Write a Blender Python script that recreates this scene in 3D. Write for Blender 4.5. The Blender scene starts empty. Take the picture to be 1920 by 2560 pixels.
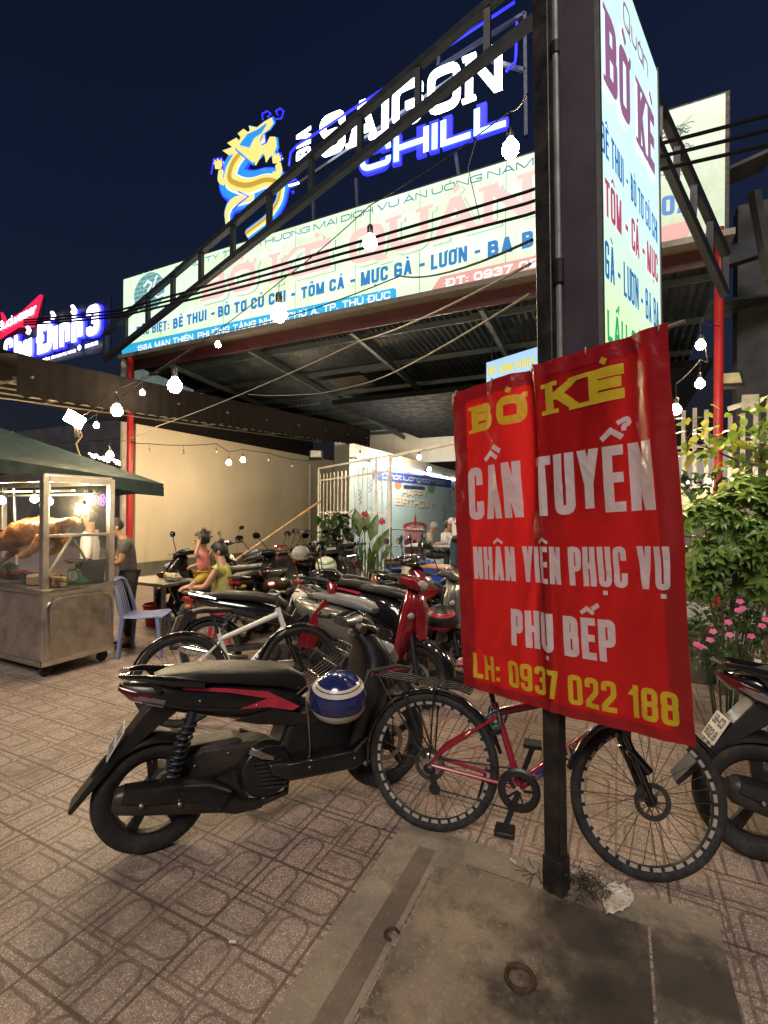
import bpy, bmesh, math, random, unicodedata
from math import sin, cos, pi, radians, sqrt, atan2, tan
from mathutils import Vector as V, Matrix
random.seed(7)
SC = bpy.context.scene
COL = SC.collection
# ---------------------------------------------------------------- camera
FPX, H = 1204.0, 1.6
def _axes(yaw, pitch, roll):
    f = V((-sin(yaw)*cos(pitch), cos(yaw)*cos(pitch), sin(pitch)))
    r = V((cos(yaw), sin(yaw), 0)); d = f.cross(r)
    return r*cos(roll)+d*sin(roll), d*cos(roll)-r*sin(roll), f
CR, CD, CF = _axes(radians(26.0), radians(.08), radians(-.456))
CAM = V((0, 0, H))
cd = bpy.data.cameras.new('camera'); cam = bpy.data.objects.new('camera', cd); COL.objects.link(cam)
cd.sensor_fit = 'VERTICAL'; cd.sensor_height = 36; cd.lens = FPX/2560*36; cd.clip_start = .02; cd.clip_end = 600
M = Matrix.Identity(4)
for i in range(3):
    M[i][0] = CR[i]; M[i][1] = -CD[i]; M[i][2] = -CF[i]; M[i][3] = CAM[i]
cam.matrix_world = M
SC.camera = cam
# ---------------------------------------------------------------- world, sun, exposure
W = bpy.data.worlds.new('World'); SC.world = W; W.use_nodes = True
nt = W.node_tree; bg = nt.nodes['Background']
sky = nt.nodes.new('ShaderNodeTexSky'); sky.sky_type = 'NISHITA'; sky.sun_disc = False
sky.sun_elevation = radians(-2); sky.sun_rotation = radians(200); sky.altitude = 50
mx = nt.nodes.new('ShaderNodeMix'); mx.data_type = 'RGBA'; mx.blend_type = 'MULTIPLY'; mx.inputs[0].default_value = 1
mx.inputs[7].default_value = (.50, .78, 1.7, 1)
nt.links.new(sky.outputs[0], mx.inputs[6]); nt.links.new(mx.outputs[2], bg.inputs[0]); bg.inputs[1].default_value = .054
sl = bpy.data.lights.new('sun', 'SUN'); so = bpy.data.objects.new('sun', sl); COL.objects.link(so)
sl.energy = .95; sl.angle = radians(22); sl.color = (1, .88, .78)
so.rotation_euler = (CR*.25+CF*.9+V((0, 0, -.85))).to_track_quat('-Z', 'Y').to_euler()   # high street light
SC.view_settings.view_transform = 'Standard'; SC.view_settings.look = 'None'
SC.view_settings.exposure = 1.25; SC.view_settings.gamma = 1
SC.render.engine = 'CYCLES'
try:
    SC.cycles.use_denoising = True; SC.cycles.denoiser = 'OPENIMAGEDENOISE'
except Exception: pass
SC.cycles.max_bounces = 6; SC.cycles.diffuse_bounces = 3; SC.cycles.glossy_bounces = 3; SC.cycles.transmission_bounces = 6
SC.cycles.transparent_max_bounces = 12; SC.cycles.sample_clamp_indirect = 4; SC.cycles.caustics_reflective = False; SC.cycles.caustics_refractive = False
# ---------------------------------------------------------------- picture to place
def ray(px, py): return CR*((px-960)/FPX)+CD*((py-1280)/FPX)+CF
def onz(px, py, z=0): v = ray(px, py); return CAM+v*((z-H)/v.z)
def onV(px, py, y): v = ray(px, py); return CAM+v*(y/v.y)
def onU(px, py, x): v = ray(px, py); return CAM+v*(x/v.x)
def dep(px, py, t): return CAM+ray(px, py)*t
def onP(px, py, o, n): v = ray(px, py); return CAM+v*((o-CAM).dot(n)/v.dot(n))
# ---------------------------------------------------------------- materials
MATS = {}
class X:                                   # tiny expression builder over math nodes
    def __init__(s, nt, k): s.nt, s.k = nt, k
    def _op(s, op, *a):
        n = s.nt.nodes.new('ShaderNodeMath'); n.operation = op
        for i, q in enumerate((s,)+a):
            if isinstance(q, X): s.nt.links.new(q.k, n.inputs[i])
            else: n.inputs[i].default_value = q
        return X(s.nt, n.outputs[0])
    def __add__(s, o): return s._op('ADD', o)
    def __sub__(s, o): return s._op('SUBTRACT', o)
    def __mul__(s, o): return s._op('MULTIPLY', o)
    def __truediv__(s, o): return s._op('DIVIDE', o)
    def abs(s): return s._op('ABSOLUTE')
    def fract(s): return s._op('FRACT')
    def floor(s): return s._op('FLOOR')
    def lt(s, o): return s._op('LESS_THAN', o)
    def gt(s, o): return s._op('GREATER_THAN', o)
    def max(s, o): return s._op('MAXIMUM', o)
    def min(s, o): return s._op('MINIMUM', o)
    def sqrt(s): return s._op('SQRT')
    def sin(s): return s._op('SINE')
    def ramp(s, a, b, c=0, d=1):
        n = s.nt.nodes.new('ShaderNodeMapRange'); n.clamp = True
        s.nt.links.new(s.k, n.inputs[0])
        for i, q in zip((1, 2, 3, 4), (a, b, c, d)): n.inputs[i].default_value = q
        return X(s.nt, n.outputs[0])
def node(nt, t, **k):
    n = nt.nodes.new(t)
    for a, b in k.items(): setattr(n, a, b)
    return n
def noise(nt, vec, scale, detail=3, rough=.5, out=0):
    n = node(nt, 'ShaderNodeTexNoise'); n.inputs['Scale'].default_value = scale; n.inputs['Detail'].default_value = detail; n.inputs['Roughness'].default_value = rough
    if vec is not None: nt.links.new(vec, n.inputs['Vector'])
    return X(nt, n.outputs[out])
def mixc(nt, f, a, b):
    n = node(nt, 'ShaderNodeMix', data_type='RGBA')
    for i, q in ((0, f), (6, a), (7, b)):
        if isinstance(q, X): nt.links.new(q.k, n.inputs[i])
        elif hasattr(q, 'links'): nt.links.new(q, n.inputs[i])
        elif i == 0: n.inputs[0].default_value = q
        else: n.inputs[i].default_value = (*q[:3], 1)
    return n.outputs[2]
def newmat(name):
    m = bpy.data.materials.new(name); m.use_nodes = True
    nt = m.node_tree; b = nt.nodes['Principled BSDF']; MATS[name] = m
    return m, nt, b
def mat(name, col, rough=.5, metal=0, var=.12, scale=9, bump=0, bscale=60, coat=0, emit=None, es=0, spec=None, trans=0, dirt=None, dscale=3):
    """Principled surface with a little procedural unevenness in colour and gloss."""
    if name in MATS: return MATS[name]
    m, nt, b = newmat(name)
    tc = node(nt, 'ShaderNodeTexCoord').outputs['Object']
    nz = noise(nt, tc, scale, 4, .6)
    dk = [c*(1-var*1.6) for c in col[:3]]; lt = [min(1, c*(1+var)) for c in col[:3]]
    c = mixc(nt, nz.ramp(.3, .7), dk, lt)
    if dirt:
        c = mixc(nt, noise(nt, tc, dscale, 6, .65).ramp(.5, .72, 0, .8), c, dirt)
    nt.links.new(c, b.inputs['Base Color'])
    nt.links.new(noise(nt, tc, scale*1.7, 3).ramp(.3, .7, max(.02, rough*.8), min(1, rough*1.2)).k, b.inputs['Roughness'])
    b.inputs['Metallic'].default_value = metal
    if coat: b.inputs['Coat Weight'].default_value = coat; b.inputs['Coat Roughness'].default_value = .06
    if spec is not None: b.inputs['Specular IOR Level'].default_value = spec
    if trans: b.inputs['Transmission Weight'].default_value = trans
    if bump:
        bp = node(nt, 'ShaderNodeBump'); bp.inputs['Strength'].default_value = bump; bp.inputs['Distance'].default_value = .01
        nt.links.new(noise(nt, tc, bscale, 4).k, bp.inputs['Height']); nt.links.new(bp.outputs[0], b.inputs['Normal'])
    if emit: b.inputs['Emission Color'].default_value = (*emit, 1); b.inputs['Emission Strength'].default_value = es
    return m
def emis(name, col, s, sample=True, base=(.6, .6, .6)):
    if name in MATS: return MATS[name]
    m, nt, b = newmat(name)
    b.inputs['Base Color'].default_value = (*[q*.35*min(1, 1/max(col)) for q in col], 1); b.inputs['Roughness'].default_value = .4
    b.inputs['Emission Color'].default_value = (*col, 1); b.inputs['Emission Strength'].default_value = s*.77
    if not sample: m.cycles.emission_sampling = 'NONE'
    return m
# ---------------------------------------------------------------- mesh builder
class MB:
    def __init__(s): s.v = []; s.f = []; s.T = None
    def add(s, vs, fs, T=None):
        k = len(s.v); T = T or s.T
        s.v += [(T @ V(p)) if T else V(p) for p in vs]; s.f += [tuple(i+k for i in f) for f in fs]
        return s
    def box(s, c, d, rz=0, T=None):
        x, y, z = d[0]/2, d[1]/2, d[2]/2; c = V(c); q = Matrix.Rotation(rz, 3, 'Z')
        vs = [c+q@V((a*x, b*y, e*z)) for a in (-1, 1) for b in (-1, 1) for e in (-1, 1)]
        return s.add(vs, [(0, 1, 3, 2), (4, 6, 7, 5), (0, 4, 5, 1), (2, 3, 7, 6), (0, 2, 6, 4), (1, 5, 7, 3)], T)
    def bb(s, a, b, T=None): return s.box([(p+q)/2 for p, q in zip(a, b)], [abs(q-p) for p, q in zip(a, b)], 0, T)
    def tube(s, pts, r, n=8, closed=False, caps=True, T=None):
        pts = [V(p) for p in pts]; m = len(pts); rs = r if isinstance(r, (list, tuple)) else [r]*m
        vs = []; fs = []; up = None
        for i, p in enumerate(pts):
            a = pts[(i-1) % m] if (closed or i) else p; b = pts[(i+1) % m] if (closed or i < m-1) else p
            t = (b-a).normalized() if (b-a).length > 1e-9 else V((0, 0, 1))
            if up is None: up = V((0, 0, 1)) if abs(t.z) < .9 else V((1, 0, 0))
            u = up-t*up.dot(t)
            if u.length < 1e-5: u = t.orthogonal()
            u.normalize(); w = t.cross(u); up = u
            vs += [p+(u*cos(2*pi*j/n)+w*sin(2*pi*j/n))*rs[i] for j in range(n)]
        for i in range(m if closed else m-1):
            for j in range(n):
                k = (i+1) % m
                fs.append((i*n+j, i*n+(j+1) % n, k*n+(j+1) % n, k*n+j))
        if caps and not closed: fs += [tuple(range(n-1, -1, -1)), tuple((m-1)*n+j for j in range(n))]
        return s.add(vs, fs, T)
    def bar(s, a, b, w, h=None, T=None):           # rectangular bar from a to b
        a, b = V(a), V(b); h = h or w; t = (b-a).normalized()
        u = t.cross(V((0, 0, 1)))
        u = u.normalized() if u.length > 1e-4 else V((1, 0, 0)); q = u.cross(t)
        vs = [p+u*i*w/2+q*j*h/2 for p in (a, b) for i, j in ((-1, -1), (1, -1), (1, 1), (-1, 1))]
        return s.add(vs, [(3, 2, 1, 0), (4, 5, 6, 7)]+[(i, (i+1) % 4, 4+(i+1) % 4, 4+i) for i in range(4)], T)
    def lathe(s, prof, n=24, T=None, axis='Z', full=True):      # prof: (radius, height)
        vs = []; fs = []; m = len(prof)
        for r, h in prof:
            for j in range(n):
                a = 2*pi*j/n; x, y = r*cos(a), r*sin(a)
                vs.append({'Z': (x, y, h), 'Y': (x, h, y), 'X': (h, x, y)}[axis])
        for i in range(m-1):
            for j in range(n): fs.append((i*n+j, i*n+(j+1) % n, (i+1)*n+(j+1) % n, (i+1)*n+j))
        if full:
            if prof[0][0] > 1e-6: fs.append(tuple(range(n-1, -1, -1)))
            if prof[-1][0] > 1e-6: fs.append(tuple((m-1)*n+j for j in range(n)))
        return s.add(vs, fs, T)
    def ell(s, c, r, n=14, m=9, T=None):
        if not isinstance(r, (tuple, list)): r = (r, r, r)
        vs = [V(c)+V((0, 0, -r[2]))]; fs = []
        for i in range(1, m):
            a = -pi/2+pi*i/m
            for j in range(n): vs.append(V(c)+V((r[0]*cos(a)*cos(2*pi*j/n), r[1]*cos(a)*sin(2*pi*j/n), r[2]*sin(a))))
        vs.append(V(c)+V((0, 0, r[2]))); L = len(vs)-1
        for j in range(n):
            fs.append((0, 1+(j+1) % n, 1+j)); fs.append((L, 1+(m-2)*n+j, 1+(m-2)*n+(j+1) % n))
            for i in range(m-2): a = 1+i*n; b = a+n; fs.append((a+j, a+(j+1) % n, b+(j+1) % n, b+j))
        return s.add(vs, fs, T)
    def torus(s, c, R_, r, axis='Y', n=36, m=10, T=None, sq=1.0, a0=0, a1=2*pi):
        vs = []; fs = []; cl = abs(a1-a0-2*pi) < 1e-6; N = n if cl else n+1
        for i in range(N):
            a = a0+(a1-a0)*i/n
            for j in range(m):
                b = 2*pi*j/m; q = R_+r*cos(b); h = r*sin(b)*sq
                p = {'Y': (q*cos(a), h, q*sin(a)), 'Z': (q*cos(a), q*sin(a), h), 'X': (h, q*cos(a), q*sin(a))}[axis]
                vs.append(V(c)+V(p))
        for i in range(n):
            for j in range(m):
                k = (i+1) % N
                fs.append((i*m+j, k*m+j, k*m+(j+1) % m, i*m+(j+1) % m))
        return s.add(vs, fs, T)
    def prism(s, poly, y0, y1, T=None, plane='XZ'):   # polygon extruded
        n = len(poly)
        f = {'XZ': lambda p, h: (p[0], h, p[1]), 'XY': lambda p, h: (p[0], p[1], h), 'YZ': lambda p, h: (h, p[0], p[1])}[plane]
        vs = [f(p, y0) for p in poly]+[f(p, y1) for p in poly]
        return s.add(vs, [tuple(range(n-1, -1, -1)), tuple(range(n, 2*n))]+[(i, (i+1) % n, n+(i+1) % n, n+i) for i in range(n)], T)
    def sweep(s, secs, n=14, p=2.6, T=None):     # secs: (x, z, half width y, half height) along a curve in the XZ plane
        m = len(secs); vs = []; fs = []
        for i, q in enumerate(secs):
            a = secs[max(0, i-1)]; b = secs[min(m-1, i+1)]
            t = V((b[0]-a[0], 0, b[1]-a[1])).normalized(); nn = V((-t.z, 0, t.x)); y = q[4] if len(q) > 4 else 0
            for j in range(n):
                an = 2*pi*j/n; ca, sa = cos(an), sin(an)
                ca = math.copysign(abs(ca)**(2/p), ca); sa = math.copysign(abs(sa)**(2/p), sa)
                vs.append(V((q[0], y, q[1]))+V((0, q[2]*ca, 0))+nn*q[3]*sa)
        for i in range(m-1):
            for j in range(n): fs.append((i*n+j, i*n+(j+1) % n, (i+1)*n+(j+1) % n, (i+1)*n+j))
        fs += [tuple(range(n-1, -1, -1)), tuple((m-1)*n+j for j in range(n))]
        return s.add(vs, fs, T)
    def quad(s, a, b, c, d): return s.add([a, b, c, d], [(0, 1, 2, 3)])
    def mesh(s, name, smooth=True, ang=38):
        me = bpy.data.meshes.new(name); me.from_pydata([tuple(p) for p in s.v], [], s.f); me.validate(); me.update()
        bm = bmesh.new(); bm.from_mesh(me); bmesh.ops.recalc_face_normals(bm, faces=bm.faces); bm.to_mesh(me); bm.free()
        if smooth:
            me.shade_smooth()
            try: me.set_sharp_from_angle(angle=radians(ang))
            except Exception: pass
        return me
    def obj(s, name, m, parent=None, bevel=0, smooth=True, loc=None, rz=0, ang=38, seg=2):
        o = bpy.data.objects.new(name, s.mesh(name, smooth, ang)); COL.objects.link(o)
        if m is not None:
            for q in (m if isinstance(m, (list, tuple)) else [m]): o.data.materials.append(q)
        if parent is not None: o.parent = parent
        if loc is not None: o.location = loc
        if rz: o.rotation_euler = (0, 0, rz)
        if bevel:
            b = o.modifiers.new('bevel', 'BEVEL'); b.width = bevel; b.segments = seg; b.limit_method = 'ANGLE'; b.angle_limit = radians(35)
        return o
def tag(o, label=None, cat=None, group=None, kind=None):
    if label: o['label'] = label
    if cat: o['category'] = cat
    if group: o['group'] = group
    if kind: o['kind'] = kind
    return o
def empty(name, loc=(0, 0, 0), rz=0, label=None, cat=None, group=None):
    o = bpy.data.objects.new(name, None); COL.objects.link(o); o.location = loc; o.rotation_euler = (0, 0, rz); o.empty_display_size = .1
    return tag(o, label, cat, group)
def mbx(*boxes):
    m = MB()
    for a, b in boxes: m.bb(a, b)
    return m
def fillet(pts, r, closed=False, n=4):
    pts = [V((p[0], p[1])) for p in pts]; m = len(pts); out = []
    for i, p in enumerate(pts):
        if not closed and i in (0, m-1): out.append(p); continue
        a, b = pts[(i-1) % m], pts[(i+1) % m]; u, w = a-p, b-p
        lu, lw = u.length, w.length
        q = min(r, lu*.499, lw*.499)
        if q < 1e-5: out.append(p); continue
        s, e = p+u/lu*q, p+w/lw*q
        for k in range(n+1):
            t = k/n; out.append((1-t)**2*s+2*t*(1-t)*p+t*t*e)
    return out
# ---------------------------------------------------------------- lettering: a stroke alphabet drawn here
# every glyph: width, list of strokes; 'p' poly-line (rounded), 'q' closed rounded loop, 'd' diagonal cut level, 's' square poly-line
GL = {
'A': (1.05, [('d', 0, 0, .5, 1), ('d', 1, 0, .5, 1), ('s', (.2, .27), (.8, .27))]),
'B': (.95, [('s', (0, 0), (0, 1)), ('p', (0, 1), (.92, 1), (.92, .53), (0, .53)), ('p', (0, .53), (1, .53), (1, 0), (0, 0))]),
'C': (.95, [('p', (1, .68), (1, 1), (0, 1), (0, 0), (1, 0), (1, .32))]),
'D': (1, [('s', (0, 0), (0, 1)), ('p', (0, 1), (1, 1), (1, 0), (0, 0))]),
'E': (.8, [('s', (1, 1), (0, 1), (0, 0), (1, 0)), ('s', (0, .52), (.9, .52))]),
'F': (.78, [('s', (1, 1), (0, 1), (0, 0)), ('s', (0, .52), (.9, .52))]),
'G': (1, [('p', (1, .7), (1, 1), (0, 1), (0, 0), (1, 0), (1, .45)), ('s', (.55, .45), (1, .45))]),
'H': (1, [('s', (0, 0), (0, 1)), ('s', (1, 0), (1, 1)), ('s', (0, .52), (1, .52))]),
'I': (0, [('s', (0, 0), (0, 1))]),
'J': (.75, [('p', (1, 1), (1, 0), (0, 0), (0, .3))]),
'K': (1, [('s', (0, 0), (0, 1)), ('d', 0, .38, 1, 1), ('d', 1, 0, .3, .62)]),
'L': (.75, [('s', (0, 1), (0, 0), (1, 0))]),
'M': (1.35, [('s', (0, 0), (0, 1)), ('s', (1, 0), (1, 1)), ('d', .5, 0, 0, 1), ('d', .5, 0, 1, 1)]),
'N': (1.05, [('s', (0, 0), (0, 1)), ('s', (1, 0), (1, 1)), ('d', 1, 0, 0, 1)]),
'O': (1, [('q', (0, 0), (1, 0), (1, 1), (0, 1))]),
'P': (.95, [('s', (0, 0), (0, 1)), ('p', (0, 1), (1, 1), (1, .42), (0, .42))]),
'Q': (1, [('q', (0, 0), (1, 0), (1, 1), (0, 1)), ('d', 1.1, -.12, .6, .25)]),
'R': (.98, [('s', (0, 0), (0, 1)), ('p', (0, 1), (1, 1), (1, .48), (0, .48)), ('d', 1, 0, .5, .48)]),
'S': (.92, [('p', (1, .72), (1, 1), (0, 1), (0, .52), (1, .52), (1, 0), (0, 0), (0, .28))]),
'T': (.95, [('s', (.5, 0), (.5, 1)), ('s', (0, 1), (1, 1))]),
'U': (1, [('p', (0, 1), (0, 0), (1, 0), (1, 1))]),
'V': (1.05, [('d', .5, 0, 0, 1), ('d', .5, 0, 1, 1)]),
'X': (1, [('d', 0, 0, 1, 1), ('d', 1, 0, 0, 1)]),
'Y': (1.05, [('s', (.5, 0), (.5, .5)), ('d', .5, .45, 0, 1), ('d', .5, .45, 1, 1)]),
'Z': (.9, [('s', (0, 1), (1, 1)), ('s', (0, 0), (1, 0)), ('d', 0, 0, 1, 1)]),
'0': (.9, [('q', (0, 0), (1, 0), (1, 1), (0, 1))]),
'1': (.35, [('s', (1, 0), (1, 1)), ('d', -.2, .72, 1, .98)]),
'2': (.88, [('p', (0, .7), (0, 1), (1, 1), (1, .55), (0, .12), (0, 0)), ('s', (0, 0), (1, 0))]),
'3': (.88, [('p', (0, .75), (0, 1), (1, 1), (1, .53), (.35, .53)), ('p', (.35, .53), (1, .53), (1, 0), (0, 0), (0, .25))]),
'4': (.95, [('s', (.75, 0), (.75, 1)), ('d', 0, .25, .72, 1), ('s', (0, .25), (1.05, .25))]),
'5': (.88, [('p', (.95, 1), (0, 1), (0, .55), (1, .55), (1, 0), (0, 0), (0, .25))]),
'6': (.9, [('p', (1, .75), (1, 1), (0, 1), (0, .3)), ('q', (0, 0), (1, 0), (1, .55), (0, .55))]),
'7': (.88, [('s', (0, 1), (1, 1)), ('d', .35, 0, 1, 1)]),
'8': (.9, [('q', (0, .53), (1, .53), (1, 1), (0, 1)), ('q', (0, 0), (1, 0), (1, .53), (0, .53))]),
'9': (.9, [('p', (0, .25), (0, 0), (1, 0), (1, .7)), ('q', (0, .45), (1, .45), (1, 1), (0, 1))]),
'-': (.8, [('s', (-.15, .42), (1.15, .42))]), '.': (0, [('s', (0, -.06), (0, .10))]), ',': (0, [('d', -.3, -.2, 0, .05)]),
':': (0, [('s', (0, .0), (0, .18)), ('s', (0, .5), (0, .68))]), '/': (.5, [('d', 0, 0, 1, 1)]), '!': (0, [('s', (0, .34), (0, 1)), ('s', (0, -.06), (0, .12))]),
'n': (.8, [('s', (0, 0), (0, .68)), ('p', (0, .68), (1, .68), (1, 0))]), 'h': (.8, [('s', (0, 0), (0, 1)), ('p', (0, .66), (1, .66), (1, 0))]),
'u': (.8, [('p', (0, .68), (0, 0), (1, 0), (1, .68))]), 'i': (0, [('s', (0, 0), (0, .68))]),
'a': (.8, [('q', (0, 0), (1, 0), (1, .68), (0, .68)), ('s', (1, 0), (1, .68))]), 'o': (.8, [('q', (0, 0), (1, 0), (1, .68), (0, .68))]),
't': (.5, [('p', (.3, 1), (.3, 0), (1, 0)), ('s', (0, .66), (1, .66))]), 'l': (.15, [('p', (0, 1), (0, 0), (1, 0))]),
'g': (.8, [('q', (0, 0), (1, 0), (1, .68), (0, .68)), ('p', (1, .68), (1, -.3), (0, -.3))]), 'd': (.8, [('q', (0, 0), (1, 0), (1, .68), (0, .68)), ('s', (1, 0), (1, 1))]),
'b': (.8, [('q', (0, 0), (1, 0), (1, .68), (0, .68)), ('s', (0, 0), (0, 1))]), 'm': (1.3, [('s', (0, 0), (0, .68)), ('p', (0, .68), (.5, .68), (.5, 0)), ('p', (.5, .68), (1, .68), (1, 0))]),
'e': (.8, [('p', (0, .36), (1, .36), (1, .68), (0, .68), (0, 0), (1, 0), (1, .1))]), 'w': (1.2, [('p', (0, .68), (0, 0), (.5, 0), (.5, .68)), ('p', (.5, 0), (1, 0), (1, .68))]),
's': (.7, [('p', (1, .55), (1, .68), (0, .68), (0, .36), (1, .36), (1, 0), (0, 0), (0, .12))]), 'r': (.5, [('s', (0, 0), (0, .68)), ('p', (0, .5), (.3, .68), (1, .68))]),
}
SER = {'A': [(0, 0), (1, 0)], 'B': [(0, 0), (0, 1)], 'E': [(0, 0), (0, 1)], 'K': [(0, 0), (0, 1), (1, 1), (1, 0)], 'N': [(0, 0), (0, 1), (1, 1)], 'U': [(0, 1), (1, 1)], 'I': [(0, 0), (0, 1)], 'H': [(0, 0), (0, 1), (1, 0), (1, 1)], 'D': [(0, 0), (0, 1)], 'T': [(.5, 0)], 'P': [(0, 0), (0, 1)]}
def _stroke(pts, t, closed=False):
    pts = [V((p[0], p[1])) for p in pts]; m = len(pts); L = []; Rr = []
    for i, p in enumerate(pts):
        a = pts[(i-1) % m] if (closed or i) else None; b = pts[(i+1) % m] if (closed or i < m-1) else None
        d1 = (p-a).normalized() if a is not None and (p-a).length > 1e-9 else None; d2 = (b-p).normalized() if b is not None and (b-p).length > 1e-9 else None
        d1 = d1 or d2; d2 = d2 or d1
        n1, n2 = V((-d1.y, d1.x)), V((-d2.y, d2.x)); nn = (n1+n2)
        nn = nn.normalized() if nn.length > 1e-4 else n1
        k = t/2/max(.45, nn.dot(n1)); L.append(p+nn*k); Rr.append(p-nn*k)
    vs = L+Rr; fs = [(i, (i+1) % m, m+(i+1) % m, m+i) for i in range(m if closed else m-1)]
    return vs, fs
def lettering(text, h, width=None, t=.17, gap=.16, space=.42, serif=False, narrow=.5, shear=0, rnd=.6):
    """Flat lettering in the XY plane: list of (verts, faces), base line y=0. h: cap height, t: stroke / h, narrow: letter width / h."""
    out = []; x = 0; tt = t*h
    def st(pts, closed, w, hh, x0, yo=0, r=None, th=None, cap=False):
        q = [(x0+p[0]*w, yo+p[1]*hh) for p in pts]
        if r: q = fillet(q, r, closed)
        if cap and not closed and len(q) > 1:
            q = [V((p[0], p[1])) for p in q]
            for i, j in ((0, 1), (-1, -2)):
                d = q[i]-q[j]
                if d.length > 1e-6: q[i] = q[i]+d.normalized()*tt*.49
        out.append(_stroke(q, th or tt, closed))
    for ch in text:
        if ch == ' ': x += space*h; continue
        dbar = ch in 'Đđ'
        dec = unicodedata.normalize('NFD', {'Đ': 'D', 'đ': 'd'}.get(ch, ch)); c0 = dec[0]; marks = dec[1:]
        if c0 not in GL: c0 = c0.upper() if c0.upper() in GL else '-'
        wf, strokes = GL[c0]; w = wf*(narrow*h-tt) if wf else 0; w = max(w, 0)
        if c0 == '-': w = max(w, .16*h)
        hh = h-tt
        x0 = x+tt/2; top = .68 if c0 in 'nuaoegmsrwi' else 1
        rad = rnd*max(w, hh*.3)*.55
        for s in strokes:
            if s[0] in 'psq':
                st(s[1:], s[0] == 'q', w, hh, x0, tt/2, None if s[0] == 's' else rad, cap=(c0 not in 'A-.,:!Y' and (s[0] == 's' or c0 in 'U')))
            else:
                _, ax, ay, bx, by = s
                a = (x0+ax*w, ay*hh+(0 if ay <= .01 else tt/2)); b = (x0+bx*w, by*hh+(tt if by >= .99 else tt/2))
                ln = sqrt((b[0]-a[0])**2+(b[1]-a[1])**2)+1e-6; k = tt/2*min(2.2, ln/max(abs(b[1]-a[1]), .1*h))
                k = min(k, tt*.72)
                out.append(([V((a[0]-k, a[1])), V((a[0]+k, a[1])), V((b[0]+k, b[1])), V((b[0]-k, b[1]))], [(0, 1, 2, 3)]))
        if serif:
            for sx, sy in SER.get(c0, []):
                cx = x0+sx*w; y = tt*.22 if sy == 0 else h-tt*.22
                out.append(([V((cx-tt*1.0, y-tt*.22)), V((cx+tt*1.0, y-tt*.22)), V((cx+tt*1.0, y+tt*.22)), V((cx-tt*1.0, y+tt*.22))], [(0, 1, 2, 3)]))
        if dbar: st(((-.35, .5), (.4, .5)), False, max(w, h*.2), h, x0, 0, None, tt*.7)
        cx = x0+w/2; yb = h*top+h*.06; mt = max(tt*.55, h*.05); hat = False
        for mk in marks:
            o = ord(mk); u = h*.12
            if o == 0x302: st(((-1.3, 0), (0, 1), (1.3, 0)), False, u, u, cx, yb+mt/2, None, mt); hat = True
            elif o == 0x306: st(((-1.2, 1), (-.7, 0), (.7, 0), (1.2, 1)), False, u, u, cx, yb+mt/2, u*.5, mt); hat = True
            elif o == 0x31b: st(((0, 0), (.9, .3), (.9, 1.1)), False, u, u*1.2, x0+w, h*top-u*.9, u*.6, mt)
        for mk in marks:
            o = ord(mk); u = h*.12; px = cx+(u*1.5 if hat else 0); py = yb+(u*.9 if hat else 0)
            if o == 0x300: st(((-.9, 1), (.5, 0)), False, u, u, px, py+mt/2, None, mt*1.1)
            elif o == 0x301: st(((-.5, 0), (.9, 1)), False, u, u, px, py+mt/2, None, mt*1.1)
            elif o == 0x309: st(((-.7, .9), (.5, 1.4), (.7, .7), (0, .5), (0, -.1)), False, u, u, px, py+mt/2, u*.4, mt*.8)
            elif o == 0x303: st(((-1.2, 0), (-.5, .7), (.4, .1), (1.2, .8)), False, u, u, px, py+mt/2, u*.5, mt)
            elif o == 0x323: st(((-.5, 0), (.5, 0)), False, u, u, cx, -h*.14, None, u*.9)
        x += w+tt+gap*h*.55
    xs = [v.x for vs, _ in out for v in vs]; x1 = max(xs); xm = min(xs); k = (width/(x1-xm)) if width else 1
    for vs, _ in out:
        for v in vs: v.x = (v.x-xm+shear*v.y/k if shear else v.x-xm)*k
    return out
def letters_on(out, fn, mb=None, eps=.0004, cut=0):
    """fn(x, y, lift) -> place; the strokes of a glyph cross, so each lies a hair above the last."""
    mb = mb or MB()
    for i, (vs, fs) in enumerate(out):
        vs, fs = [v.copy() for v in vs], list(fs)
        if cut:
            for _ in range(6):
                nf = []; done = True
                for f in fs:
                    if len(f) == 4:
                        e = [(vs[f[(k+1) % 4]]-vs[f[k]]).length for k in range(4)]
                        la, lb = max(e[0], e[2]), max(e[1], e[3])
                        if max(la, lb) > cut:
                            done = False; k = 0 if la >= lb else 1
                            a, b, c, d = f[k], f[(k+1) % 4], f[(k+2) % 4], f[(k+3) % 4]
                            vs.append((vs[a]+vs[b])/2); vs.append((vs[c]+vs[d])/2); n = len(vs)
                            nf += [(a, n-2, n-1, d), (n-2, b, c, n-1)]; continue
                    nf.append(f)
                fs = nf
                if done: break
        mb.add([fn(v.x, v.y, (i % 5)*eps) for v in vs], fs)
    return mb
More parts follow.
